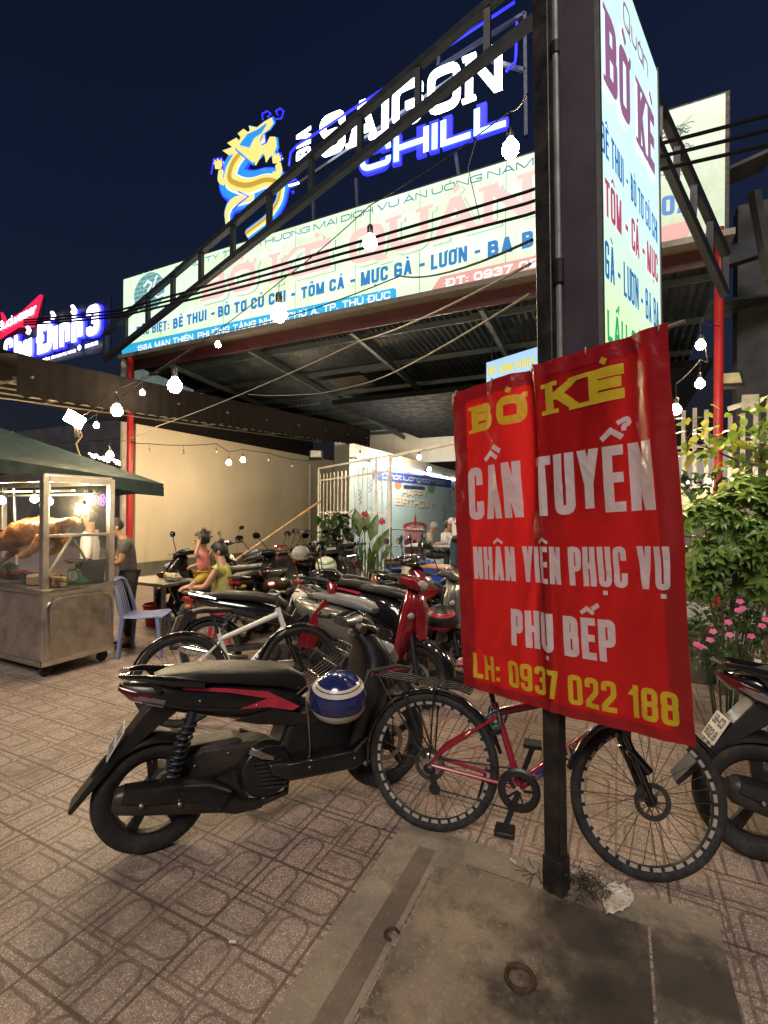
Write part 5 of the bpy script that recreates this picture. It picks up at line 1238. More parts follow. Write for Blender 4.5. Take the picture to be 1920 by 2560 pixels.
# ---- bicycles
def make_bicycle(rear, front, label, paint, logo, steer=0, lean=-6, rack=True, dash=None, saddle=M_black, band=None, tag2=None):
    e = bike_root('bicycle', rear, front, label, 'bicycles', lean, 'bicycle'); wb = (V(front)-V(rear)).length; a = wb/2; R_ = .335
    wheel(e, (-a, 0, R_), R_, .026, 30, True, rim=M_black, dashes=dash)
    HT, HB = V((a-.17, 0, .80)), V((a-.125, 0, .66)); BB = V((-.06, 0, .29)); ST = V((-.185, 0, .66)); RA = V((-a, 0, R_))
    fr = MB().tube([ST+V((.005, 0, -.05)), HT+V((.0, 0, -.02))], [.019, .023], 10).tube([BB, HB], [.027, .031], 10).tube([BB, ST], .017, 10).tube([HT+V((-.008, 0, .03)), HB+V((.010, 0, -.03))], .021, 10)
    for s in (-1, 1):
        fr.tube([ST+V((.015, s*.012, -.06)), V((-a+.06, s*.06, R_+.07)), RA+V((0, s*.062, 0))], .0095, 8).tube([BB+V((-.02, s*.03, 0)), RA+V((0, s*.062, 0))], .0105, 8)
    f_ = fr.obj('frame', paint, e)
    d = (HB-BB); L = d.length; t = d.normalized(); n = V((-t.z, 0, t.x))
    for s in (-1, 1):
        let = fitlet(logo, .042, L*.46, t=.24)
        letters_on(let, lambda x, y, l: BB+t*(L*.34+(x if s < 0 else L*.42-x))+n*(y-.017)+V((0, s*(.0315+l), 0))).obj('frame_lettering', M_black if band is None else band, f_, smooth=False)
    if tag2:
        for s in (-1, 1): MB().add([BB+t*(L*.12+x)+n*y+V((0, s*.0300, 0)) for x, y in ((0, -.014), (.14, -.014), (.14, .014), (0, .014))], [(0, 1, 2, 3)]).obj('frame_decal', tag2, f_, smooth=False)
    MB().tube([ST+V((0, 0, -.02)), ST+V((-.045, 0, .14))], .013).obj('seat_post', M_steel_dk, e)
    MB().sweep([(-.37, .835, .075, .020), (-.30, .845, .075, .026), (-.20, .835, .045, .022), (-.10, .832, .022, .016), (-.075, .828, .012, .008)], 14, 2.6).obj('saddle', saddle, e)
    # steering group
    ax = (HT-HB).normalized(); piv = HB
    TS = Matrix.Translation(piv) @ Matrix.Rotation(radians(steer), 4, ax) @ Matrix.Translation(-piv)
    FA = V((a, 0, R_))
    fk = MB()
    for s in (-1, 1): fk.tube([HB+V((.02, s*.05, -.06)), FA+V((0, s*.056, 0))], [.017, .015], 10).tube([HB+V((.035, s*.05, -.12)), FA+V((-.01, s*.056, .12))], .021, 10)
    fk.bar(HB+V((.02, -.065, -.055)), HB+V((.02, .065, -.055)), .04, .035)
    fk.v = [TS @ v for v in fk.v]; fk.obj('fork', M_gloss, e)
    w = wheel(e, FA, R_, .026, 30, True, rim=M_black, dashes=dash); w.matrix_basis = TS @ Matrix.Translation(FA)
    hb = MB().tube([HT, HT+V((-.02, 0, .12)), HT+V((.03, 0, .15))], .014).tube([HT+V((.03, -.30, .165)), HT+V((.035, -.1, .15)), HT+V((.035, .1, .15)), HT+V((.03, .30, .165))], .0125)
    hb.v = [TS @ v for v in hb.v]; h_ = hb.obj('handlebar', M_black, e)
    for s in (-1, 1):
        g_ = MB().tube([HT+V((.03, s*.20, .165)), HT+V((.025, s*.315, .166))], .017, 10).tube([HT+V((.05, s*.17, .16)), HT+V((.09, s*.24, .15)), HT+V((.08, s*.29, .15))], .005, 6); g_.v = [TS @ v for v in g_.v]; g_.obj('grip', M_tyre, h_)
    # drive train, on the right
    c = MB().lathe([(.088, -.070), (.098, -.064), (.098, -.058), (.088, -.052), (.062, -.052), (.062, -.070), (.088, -.070)], 30, axis='Y', T=Matrix.Translation(BB), full=False)
    for k in range(5): c.bar(BB+V((cos(k*1.257)*.02, -.06, sin(k*1.257)*.02)), BB+V((cos(k*1.257)*.075, -.06, sin(k*1.257)*.075)), .018, .006)
    c.obj('chainring', M_black, e)
    for s, an in ((-1, radians(250)), (1, radians(70))):
        q = BB+V((cos(an)*.165, s*.085, sin(an)*.165)); ck = MB().bar(BB+V((0, s*.075, 0)), q, .014, .024).obj('crank', M_black, e)
        MB().bb(q+V((-.045, min(0, s*.10), -.010)), q+V((.045, max(0, s*.10), .012))).obj('pedal', M_black, ck, bevel=.004)
    c = MB().tube([RA+V((0, -.055, .035)), BB+V((0, -.061, .094))], .0035, 5).tube([RA+V((.03, -.055, -.11)), BB+V((0, -.061, -.094))], .0035, 5); c.obj('chain', M_steel_dk, e)
    MB().lathe([(.05, -.045), (.045, -.055), (.03, -.06)], 20, axis='Y', T=Matrix.Translation(RA)).obj('cassette', M_steel, e)
    MB().bar(RA+V((.01, -.065, -.02)), RA+V((.04, -.06, -.13)), .018, .03).ell(RA+V((.03, -.06, -.11)), (.028, .01, .028)).ell(RA+V((.0, -.068, -.02)), (.03, .014, .025)).obj('derailleur', M_black, e)
    arc_fender(e, 'rear_fender', (-a, 0, R_), R_+.022, .032, 15, 190, M_gloss, .004)
    ff = arc_fender(e, 'front_fender', (a, 0, R_), R_+.022, .032, 35, 165, M_gloss, .004)
    ff.matrix_basis = TS
    if rack:
        r_ = MB()
        for y in (-.065, -.022, .022, .065): r_.tube([(-.30, y, .70), (-.36, y, .715), (-.80, y, .735)], .0045, 6)
        r_.tube([(-.30, -.065, .70), (-.30, .065, .70)], .0045).tube([(-.80, -.065, .735), (-.84, 0, .735), (-.80, .065, .735)], .0045)
        for x in (-.45, -.6, -.74): r_.tube([(x, -.065, .72), (x, .065, .72)], .004)
        for s in (-1, 1): r_.tube([(-.48, s*.065, .72), (-a, s*.07, R_+.03)], .0045).tube([(-.66, s*.065, .725), (-a-.02, s*.07, R_+.03)], .0045).tube([(-.78, s*.065, .73), (-a-.03, s*.07, R_+.03)], .0045)
        r_.obj('rear_rack', M_black, e)
    MB().tube([(-.22, .06, .33), (-.30, .16, .02)], .008).obj('kick_stand', M_black, e)
    return e
M_bred = mat('cherry red bike paint', (.26, .012, .028), .2, 0, .1, 8, coat=.7); M_bwhite = mat('white bike paint', (.62, .62, .60), .25, 0, .08, 8, coat=.5)
rb_r, rb_f = onz(1075, 2075), onz(1622, 2196)
rbk = make_bicycle(rb_r, rb_f, 'cherry red bicycle with white rim dashes standing behind the black post', M_bred, 'GVING', steer=14, lean=-7, dash=36, saddle=mat('pink and black saddle', (.20, .02, .035), .4), band=M_bwhite, tag2=mat('blue gold decal', (.03, .05, .22), .3, dirt=(.6, .4, .05), dscale=60))
make_bicycle(onz(452, 1818), onz(752, 1778), 'white bicycle leaning behind the front scooter, dark letters on its frame', M_bwhite, 'JACO', steer=8, lean=-7, rack=False, dash=None)
# coiled lock on the red bicycle
lk = empty('cable_lock', dep(1238, 1800, 2.42), 0, 'teal coiled cable lock wound round the red bicycle seat tube', 'bicycle lock')
m_ = MB(); rn = random.Random(5)
for k in range(4): m_.torus((rn.uniform(-.01, .01), rn.uniform(-.01, .01), rn.uniform(-.02, .02)), .048+.006*k, .0055, 'XYZ'[k % 2*1], 20, 6)
T = Matrix.Rotation(.7, 4, 'Z') @ Matrix.Rotation(.5, 4, 'X'); m_.v = [T @ v for v in m_.v]
m_.obj('cable', mat('teal rubber', (.03, .15, .17), .35), lk)
MB().tube([(-.01, -.05, -.05), (.035, -.05, -.03)], .013).obj('lock_body', M_black, lk)
# ---- helmets
def helmet(p, r, rz, tilt, shell, band, rim_, label, visor=None, parent_loc=None):
    e = empty('helmet', p, 0, label, 'helmet', 'helmets'); e.rotation_euler = (tilt, 0, rz)
    def cap(n0, n1, rr, y0=-9, y1=9):
        m = MB(); N = 28; K = 12; vs = []; fs = []
        for i in range(K+1):
            a = n0+(n1-n0)*i/K
            for j in range(N): b = 2*pi*j/N; vs.append((rr*cos(a)*cos(b)*1.12, rr*cos(a)*sin(b), rr*sin(a)))
        for i in range(K):
            for j in range(N):
                c = i*N+j; q = (c, i*N+(j+1) % N, (i+1)*N+(j+1) % N, c+N)
                ym = sum(vs[k][1] for k in q)/4
                if y0 <= ym/rr <= y1: fs.append(q)
        return m.add(vs, fs)
    cap(-.55, pi/2, r).obj('shell', shell, e, ang=80)
    cap(-.62, -.22, r*1.012).obj('rim_band', rim_, e, ang=80)
    if band:
        for a0, a1 in ((.50, .66), (.70, .80)): cap(a0, a1, r*1.010).obj('stripe', band, e, ang=80)
    MB().ell((0, 0, -r*.42), (r*1.02, r*.9, r*.16)).obj('lining', M_black, e)
    if visor: MB().sweep([(r*.95, -r*.25, r*.7, .012), (r*1.25, -r*.36, r*.5, .006)], 12, 2.5).obj('visor', visor, e)
    return e
M_hblue = mat('navy helmet', (.015, .022, .11), .16, 0, .15, 7, coat=.7); M_hwhite = mat('off white helmet', (.55, .52, .45), .3, 0, .15, 6); M_hgreen = mat('green stripe', (.03, .22, .04), .35)
hp = dep(846, 1742, 2.38)
helmet(hp, .128, radians(26), radians(14), M_hblue, M_hwhite, M_hwhite, 'navy blue helmet with cream stripe hanging on the front scooter')
helmet(dep(765, 1492, 5.7), .14, radians(60), .2, M_hwhite, None, M_cream, 'plain cream helmet resting on a seat in the back row')
helmet(dep(815, 1415, 6.6), .13, radians(20), .3, M_hwhite, M_hgreen, M_hgreen, 'white helmet with a green stripe on a back row scooter')
helmet(dep(1102, 1546, 4.5), .13, radians(30), .3, M_black, M_accent, mat('bright red', (.55, .02, .02), .3), 'black helmet with a bright red band near the banner edge')
helmet(dep(752, 1385, 7.4), .13, radians(80), .1, mat('grey helmet', (.25, .24, .22), .4), None, M_cream, 'grey helmet on a bike below the potted creeper')
# ================================================================ strings of bulbs, cables
def bulb_mat(name, col, s): 
    return emis(name, col, s, True)
E_bulb = bulb_mat('warm bulb glow', (1, .74, .44), 250); E_bulbs = bulb_mat('small warm bulb glow', (1, .75, .46), 420); E_cool = bulb_mat('cool bulb glow', (.8, .92, 1), 260)
M_sock = mat('black lamp socket', (.012, .012, .012), .4)
def bulb(p, r, m, label, group, hang=.10):
    e = empty('light_bulb', p, 0, label, 'light bulb', group)
    MB().lathe([(0, -r), (r*.55, -r*.84), (r*.93, -r*.35), (r, 0), (r*.86, r*.5), (r*.5, r*.95), (r*.34, r*1.3)], 10, full=False).obj('globe', m, e)
    MB().lathe([(r*.36, r*1.2), (r*.42, r*1.25), (r*.42, r*2.3), (r*.2, r*2.6), (r*.05, r*2.7)], 10).obj('socket', M_sock, e)
    if hang: MB().tube([(0, 0, r*2.6), (0, 0, r*2.6+hang)], .004, 5).obj('cord', M_sock, e)
    return p+V((0, 0, r*2.6+hang))
G1 = 'warm bulbs on the strings over the parking area'
tops = []
for px, py, d, r, lab in ((1276, 373, 3.0, .054, 'warm bulb hanging just left of the black post top'), (925, 608, 4.0, .06, 'warm bulb hanging in front of the long sign, over the round Q'),
    (697, 785, 4.6, .078, 'large warm bulb in front of the sky blue address band'), (437, 965, 5.3, .077, 'large warm bulb in front of the brown awning'),
    (292, 1027, 6.4, .074, 'warm bulb over the stall umbrella, under the awning edge')):
    tops.append(bulb(dep(px, py, d), r, E_bulb, lab, G1, .16 if px == 925 else .1))
tops2 = []
for px, py, d, r, lab in ((545, 862, 8.0, .045, 'small warm bulb just below the sign near the awning'), (356, 982, 8.6, .045, 'small warm bulb left of the large awning bulb'),
    (241, 1064, 9.2, .05, 'small warm bulb beside the floodlit stall roof'), (275, 1138, 9.0, .065, 'warm bulb by the red pole behind the green umbrella')):
    tops2.append(bulb(dep(px, py, d), r, E_bulbs, lab, G1))
tops3 = []
for px, py, d, lab in ((572, 1157, 11.4, 'first lit bulb on the string along the beige wall'), (607, 1150, 11.8, 'second lit bulb on the string along the beige wall')):
    tops3.append(bulb(dep(px, py, d), .055, E_bulbs, lab, G1, .12))
M_off = mat('unlit bulb glass', (.30, .29, .26), .15, 0)
off = []
for px, py, d in ((373, 1130, 10.4), (459, 1133, 10.8), (540, 1128, 11.2), (672, 1150, 12.2), (731, 1165, 13)):
    p = dep(px, py, d); off.append(bulb(p, .03, M_off, 'unlit bulb hanging on the string along the beige wall', 'unlit bulbs along the wall', .10))
G2 = 'bulbs over the dining floor'
for px, py, d, m, lab in ((900, 1142, 12, E_bulbs, 'warm bulb hanging behind the white bar fence'), (993, 1152, 14, E_cool, 'cool white bulb over the blue banner of the mural'),
    (1048, 1144, 14, E_bulbs, 'warm bulb above the blue mural banner'), (1073, 1174, 15, E_bulbs, 'warm bulb against the balloons of the mural'), (1150, 1182, 13, E_bulbs, 'warm bulb at the left edge of the red banner')):
    bulb(dep(px, py, d), .06, m, lab, G2, .14)
G3 = 'bulbs by the right hand pole'
t3 = []
for px, py, d, lab in ((1751, 863, 4.6, 'topmost of the warm bulbs beside the right red pole'), (1750, 960, 4.6, 'middle one of the warm bulbs beside the right red pole'), (1690, 1025, 4.2, 'warm bulb touching the right edge of the red banner')):
    t3.append(bulb(dep(px, py, d), .042, E_bulbs, lab, G3, .12))
for px, py, d in ((1717, 1203, 7), (1772, 1203, 7.2), (1829, 1201, 7.4), (1774, 1243, 6.6)):
    bulb(dep(px, py, d), .03, E_bulbs, 'tiny warm bulb behind the shrub at right', 'tiny bulbs behind the shrub', .08)
def wire(name, pts, r, m, label, sag=0, n=10):
    q = []
    for a, b in zip(pts, pts[1:]):
        for i in range(n):
            t = i/n; p = a.lerp(b, t); p.z -= sag*(a-b).length*4*t*(1-t); q.append(p)
    q.append(pts[-1]); c = sum(q, V())/len(q)
    return tag(wobj(MB().tube(q, r, 6), name, m, loc=None), label, 'wire')
M_wire = mat('black cable', (.006, .006, .007), .9, spec=.1); M_cord = mat('grey cord', (.13, .12, .105), .7)
pt = V((PC.x, PC.y, 3.05))
wire('light_string', [dep(1318, 236, 2.1)]+tops+[dep(190, 1045, 8.6)], .0045, M_wire, 'black bulb string sagging from the black post to the stall roof', .02)
wire('light_string', [dep(1330, 600, 2.02)]+[dep(1000, 690, 5)]+tops2[:1]+tops2[1:3]+[dep(180, 1075, 9.4)], .007, M_wire, 'thin black string carrying the small bulbs under the sign', .02)
wire('light_string', [dep(325, 1105, 11)]+[off[0], off[1], off[2]]+tops3+[off[3], off[4], dep(790, 1150, 14)], .008, M_wire, 'black bulb string along the beige wall under the awning', .015)
wire('light_string', [dep(1800, 815, 5.0), t3[0], dep(1770, 905, 4.6), t3[1], t3[2]], .005, M_wire, 'short black bulb string tangled at the right red pole', .02)
wire('cord', [dep(1325, 660, 2.05), dep(905, 850, 6.0), dep(395, 1065, 9.2), dep(300, 1105, 10.5)], .0075, M_cord, 'pale grey cord stretched from the post down to the red pole', .01)
wire('cord', [dep(1325, 735, 2.05), dep(905, 960, 7.5), dep(780, 985, 9.2), dep(620, 986, 11)], .007, M_cord, 'pale grey cord sagging under the canopy beam', .01)
for k, (ya, yb, lab) in enumerate(((335, 762, 'uppermost of the three thick black cables crossing the long sign'), (372, 778, 'middle one of the three thick black cables crossing the long sign'), (412, 792, 'lowest of the three thick black cables crossing the long sign'))):
    wire('power_cable', [dep(1990, 270+k*38, 4.9), dep(1640, 362+k*32, 5.4), dep(1315, 480+k*29, 6.0), dep(860, 615+k*18, 7.0), dep(300, ya*0+775+k*8, 9.6), dep(60, 800+k*6, 12)], .022, M_wire, lab, .003)
wire('wire', [dep(1190, 350, 6), dep(1170, 420, 6.2), dep(1200, 550, 6.4)], .006, M_cord, 'loose white wire dangling in front of the ice blue letters')
# floodlight lamp at stall roof, floodlights
fl = empty('floodlight', dep(187, 1048, 8.3), radians(26), 'glaring tilted warm floodlight over the food stall', 'lamp')
mb = MB().bb((-.16, -.03, -.10), (.16, .03, .10)); mb.v = [Matrix.Rotation(radians(30), 4, 'Y') @ v for v in mb.v]; mb.obj('lamp_panel', bulb_mat('flood glow', (1, .72, .36), 160), fl, bevel=.01)
MB().bb((-.03, .03, -.3), (.03, .09, .05)).obj('bracket', M_sock, fl)
def flood(px, py, d, rz, label, on):
    e = empty('floodlight', dep(px, py, d), rz, label, 'lamp')
    mb = MB().bb((-.17, -.04, -.13), (.17, .04, .13)); T = Matrix.Rotation(radians(-30), 4, 'X'); mb.v = [T @ v for v in mb.v]
    mb.obj('housing', M_sock, e, bevel=.01)
    mb = MB().bb((-.13, -.05, -.09), (.13, -.042, .10)); mb.v = [T @ v for v in mb.v]; mb.obj('lens', on, e)
    MB().bar((0, .05, 0), (0, .25, .12), .04).obj('bracket', M_sock, e)
flood(790, 1138, 12, radians(30), 'black floodlight at the far corner of the beige wall', mat('frosted lens', (.6, .6, .55), .3))
flood(1822, 952, 6.9, radians(10), 'pale floodlight fixed beside the right red pole', mat('yellowish lens', (.55, .52, .28), .2))
# ================================================================ people
M_skin = mat('skin', (.36, .20, .125), .5, 0, .08, 12); M_hair = mat('black hair', (.012, .010, .009), .5, 0, .3, 40, bump=.4, bscale=90); M_ghair = mat('grey hair', (.30, .29, .27), .6, 0, .2, 40)
M_eye = mat('dark eyes', (.02, .015, .012), .2)
def skin_mesh(name, pts, edges, radii, m, parent, sub=2, root=0):
    me = bpy.data.meshes.new(name); me.from_pydata([tuple(p) for p in pts], edges, []); o = bpy.data.objects.new(name, me); COL.objects.link(o)
    md = o.modifiers.new('skin', 'SKIN'); md.use_smooth_shade = True
    if not me.skin_vertices: me.attributes.new('skin', 'FLOAT', 'POINT')
    sv = me.skin_vertices[0].data
    for i, r in enumerate(radii): sv[i].radius = r if isinstance(r, tuple) else (r, r); sv[i].use_root = (i == root)
    s = o.modifiers.new('sub', 'SUBSURF'); s.levels = s.render_levels = sub
    bpy.context.view_layer.update()
    nm = bpy.data.meshes.new_from_object(o.evaluated_get(bpy.context.evaluated_depsgraph_get())); o.modifiers.clear(); o.data = nm; nm.name = name
    nm.materials.clear(); nm.materials.append(m); nm.shade_smooth(); o.parent = parent
    return o
def person(label, loc, rz, J, shirt, pants, hair=M_hair, scale=1, longhair=False, sleeve=.68, shoe=None, pantlen=1, group=None, cap=1.0, bun=False):
    """J: joints of the pose, facing +x, feet on z=0."""
    P = lambda k: V(J[k])
    names = ['pelvis', 'waist', 'chest', 'neck', 'jaw', 'skull', 'crown']
    pts = [P('pelvis'), P('pelvis').lerp(P('chest'), .45), P('chest'), P('neck'), P('head')-V((0, 0, .05)), P('head')+V((0, 0, .03)), P('head')+V((0, 0, .085))]
    rad = [(.10, .08), (.092, .07), (.098, .072), .050, (.068, .072), (.078, .088), (.05, .055)]
    ed = [(i, i+1) for i in range(6)]
    def add(p, r, a): pts.append(V(p)); rad.append(r); ed.append((a, len(pts)-1)); return len(pts)-1
    for s, y in (('l', 1), ('r', -1)):
        sh = add(P('sh_'+s), .044, 2); el = add(P('el_'+s), .040, sh); wr = add(P('wr_'+s), .028, el)
        d = (P('wr_'+s)-P('el_'+s)).normalized(); side = d.cross(V((0, 0, 1))); side = side.normalized() if side.length > .1 else V((0, 1, 0))
        pm = add(P('wr_'+s)+d*.055, (.034, .018), wr)
        for k, (o, L) in enumerate(((-.028, .055), (-.010, .07), (.010, .066), (.027, .05))):
            f1 = add(pts[pm]+side*o+d*.04, .010, pm); f2 = add(pts[f1]+d*L*.55+V((0, 0, -.018)), .009, f1); add(pts[f2]+d*L*.3+V((0, 0, -.025)), .008, f2)
        t1 = add(pts[wr]+d*.03-side*.036, .012, pm); add(pts[t1]+d*.035-side*.01+V((0, 0, -.012)), .010, t1)
        hp_ = add(P('hip_'+s), .07, 0); kn = add(P('kn_'+s), .05, hp_); an = add(P('an_'+s), .038, kn); add(P('an_'+s)+V(J.get('toe_'+s, (.13, 0, -.045))), (.036, .026), an)
    body = skin_mesh('person', pts, ed, rad, M_skin, None); body.location = loc; body.rotation_euler = (0, 0, rz); body.scale = (scale,)*3
    tag(body, label, 'person', group)
    def ch(name, p, e, r, m): return skin_mesh(name, p, e, r, m, body)
    # shirt
    sp = [P('pelvis')+V((0, 0, -.10)), P('pelvis').lerp(P('chest'), .45), P('chest')+V((0, 0, -.02)), P('neck')-V((0, 0, .02))]; se = [(0, 1), (1, 2), (2, 3)]; sr = [(.150, .122), (.142, .112), (.150, .116), .058]
    for s in 'lr':
        sp.append(P('sh_'+s)-V((0, 0, .012))); sr.append(.062); se.append((2, len(sp)-1)); sp.append(P('sh_'+s).lerp(P('el_'+s), sleeve*.5)); sr.append(.060); se.append((len(sp)-2, len(sp)-1)); sp.append(P('sh_'+s).lerp(P('el_'+s), sleeve)); sr.append(.056); se.append((len(sp)-2, len(sp)-1))
        if sleeve >= 1: sp.append(P('el_'+s).lerp(P('wr_'+s), .8)); sr.append(.045); se.append((len(sp)-2, len(sp)-1))
    ch('shirt', sp, se, sr, shirt)
    pp = [P('pelvis')+V((0, 0, .10))]; pe = []; pr = [(.122, .098)]
    for s in 'lr':
        pp.append(P('hip_'+s)); pr.append(.104); pe.append((0, len(pp)-1)); pp.append(P('kn_'+s)); pr.append(.076); pe.append((len(pp)-2, len(pp)-1))
        if pantlen >= 1: pp.append(P('an_'+s)+V((0, 0, .03))); pr.append(.062); pe.append((len(pp)-2, len(pp)-1))
    ch('trousers', pp, pe, pr, pants)
    h = P('head'); hx = V(J.get('face', (1, 0, 0))).normalized(); up = V((0, 0, 1)); lat = up.cross(hx).normalized(); up = hx.cross(lat)
    hm = MB(); 
    def cap_pts():
        vs = []; fs = []; N = 18; K = 9
        for i in range(K+1):
            for j in range(N):
                b = 2*pi*j/N; lo = -.75 if cos(b) < .1 else (.42 if cos(b) > .55 else -.15)
                if longhair and cos(b) < .1: lo = -1.1
                a = lo+(pi/2-lo)*i/K; q = 1.0+.03*sin(b*7+i)
                vs.append(h+V((0, 0, .028))+hx*(.101*cos(a)*cos(b)*q-.004)+lat*.090*cos(a)*sin(b)*q+up*.108*sin(a)*cap)
        for i in range(K):
            for j in range(N): fs.append((i*N+j, i*N+(j+1) % N, (i+1)*N+(j+1) % N, (i+1)*N+j))
        hm.add(vs, fs)
    cap_pts()
    if longhair: hm.tube([h-hx*.09+V((0, 0, .05)), h-hx*.14+V((0, 0, -.03)), h-hx*.13+V((0, 0, -.16)), h-hx*.11+V((0, 0, -.24))], [.035, .038, .03, .010], 10)
    if bun: hm.ell(h-hx*.03+V((0, 0, .13)), (.04, .04, .035))
    hm.obj('hair', hair, body, ang=80)
    MB().ell(h+hx*.086+up*.005+lat*.031, (.010, .012, .008), 8, 5).ell(h+hx*.086+up*.005-lat*.031, (.010, .012, .008), 8, 5).obj('eyes', M_eye, body)
    fm = MB()
    fm.tube([h+hx*.075+up*.02, h+hx*.108-up*.022, h+hx*.082-up*.03], [.008, .014, .010], 6)
    for s in (-1, 1): fm.ell(h+lat*s*.083-hx*.01, (.02, .010, .03), 8, 5)
    fm.obj('face_features', M_skin, body)
    MB().tube([h+hx*.082-up*.052-lat*.022, h+hx*.088-up*.054, h+hx*.082-up*.052+lat*.022], .006, 6).obj('mouth', mat('lips', (.28, .10, .085), .5), body)
    if shoe:
        for s in 'lr': MB().tube([P('an_'+s)+V((-.06, 0, -.05)), P('an_'+s)+V((.05, 0, -.055)), P('an_'+s)+V((.17, 0, -.06))], [.034, .042, .03], 10).obj('shoe', shoe, body)
    return body
STAND = dict(pelvis=(0, 0, .92), chest=(.01, 0, 1.28), neck=(0, 0, 1.46), head=(.02, 0, 1.58), sh_l=(0, .17, 1.38), sh_r=(0, -.17, 1.38), el_l=(-.02, .24, 1.12), el_r=(-.02, -.24, 1.12), wr_l=(.08, .24, .90), wr_r=(.08, -.24, .90),
    hip_l=(0, .09, .86), hip_r=(0, -.09, .86), kn_l=(.02, .10, .48), kn_r=(.02, -.10, .48), an_l=(0, .10, .08), an_r=(0, -.10, .08))
SIT = dict(pelvis=(0, 0, .52), chest=(.03, 0, .86), neck=(.05, 0, 1.04), head=(.09, 0, 1.15), sh_l=(.03, .17, .96), sh_r=(.03, -.17, .96), el_l=(.10, .22, .72), el_r=(.10, -.22, .72), wr_l=(.32, .12, .76), wr_r=(.32, -.12, .76),
    hip_l=(.02, .10, .50), hip_r=(.02, -.10, .50), kn_l=(.42, .12, .50), kn_r=(.42, -.12, .50), an_l=(.40, .12, .09), an_r=(.40, -.12, .09))
def pose(b, **k): d = dict(b); d.update(k); return d
M_gtee = mat('charcoal tee', (.085, .082, .085), .85, 0, .25, 18, bump=.3, bscale=40); M_wtee = mat('white tee', (.62, .60, .58), .85, 0, .06, 10, bump=.2, bscale=30)
M_teal = mat('teal trousers', (.02, .06, .085), .85, 0, .15, 14, bump=.2, bscale=30); M_dkp = mat('dark trousers', (.02, .021, .026), .85, 0, .2, 14, bump=.2, bscale=30)
M_lime = mat('lime knit top', (.38, .37, .12), .85, 0, .1, 20, bump=.3, bscale=60); M_pink = mat('pink baby shirt', (.52, .17, .16), .85, 0, .1, 20); M_yel = mat('yellow shorts', (.50, .36, .05), .85, 0, .1, 20)
M_shoe = mat('dark sandal', (.03, .028, .026), .6); M_beishirt = mat('beige shirt', (.36, .33, .26), .85, 0, .1, 14)
HL = radians(26)   # camera heading: rz = HL is facing picture right
man = person('man in a charcoal tee bending over the table beside the food stall', onz(322, 1612), HL+radians(212),
    pose(STAND, chest=(.05, 0, 1.25), neck=(.10, 0, 1.42), head=(.17, .0, 1.50), face=(.80, .12, -.58), sh_l=(.05, .18, 1.34), sh_r=(.05, -.18, 1.34), el_l=(.12, .24, 1.08), el_r=(.12, -.24, 1.08), wr_l=(.36, .16, 1.05), wr_r=(.36, -.10, 1.05)), M_gtee, M_dkp, scale=.93, shoe=M_shoe)
person('stall keeper in a white shirt seen through the stall glass', V((-5.9, 3.78, 0)), HL+radians(200), STAND, M_wtee, M_dkp, scale=.95, sleeve=1.0, shoe=M_shoe)
wl = dep(558, 1281, 5.75); wl.z = 0
wom = person('woman in a lime top sitting with a small child on her lap', wl, HL+radians(188),
    pose(SIT, chest=(.0, 0, .86), neck=(.02, 0, 1.03), head=(.06, -.05, 1.13), face=(.95, .1, -.25), el_l=(.16, .20, .74), el_r=(.16, -.22, .74), wr_l=(.36, .06, .72), wr_r=(.38, -.06, .72)), M_lime, M_dkp, scale=.98, sleeve=.05, shoe=M_shoe, bun=True)
cl = wl+Matrix.Rotation(HL+radians(188), 3, 'Z') @ V((.20, .02, 0)); cl.z = 0
CH = dict(pelvis=(0, 0, .86), chest=(.02, 0, 1.03), neck=(.02, 0, 1.13), head=(.035, 0, 1.25), sh_l=(.02, .105, 1.09), sh_r=(.02, -.105, 1.09), el_l=(.07, .16, 1.10), el_r=(.05, -.15, .98), wr_l=(.04, .12, 1.22), wr_r=(.16, -.10, .94),
    hip_l=(0, .06, .83), hip_r=(0, -.06, .83), kn_l=(.13, .06, .74), kn_r=(.12, -.06, .74), an_l=(.11, .06, .57), an_r=(.13, -.06, .58))
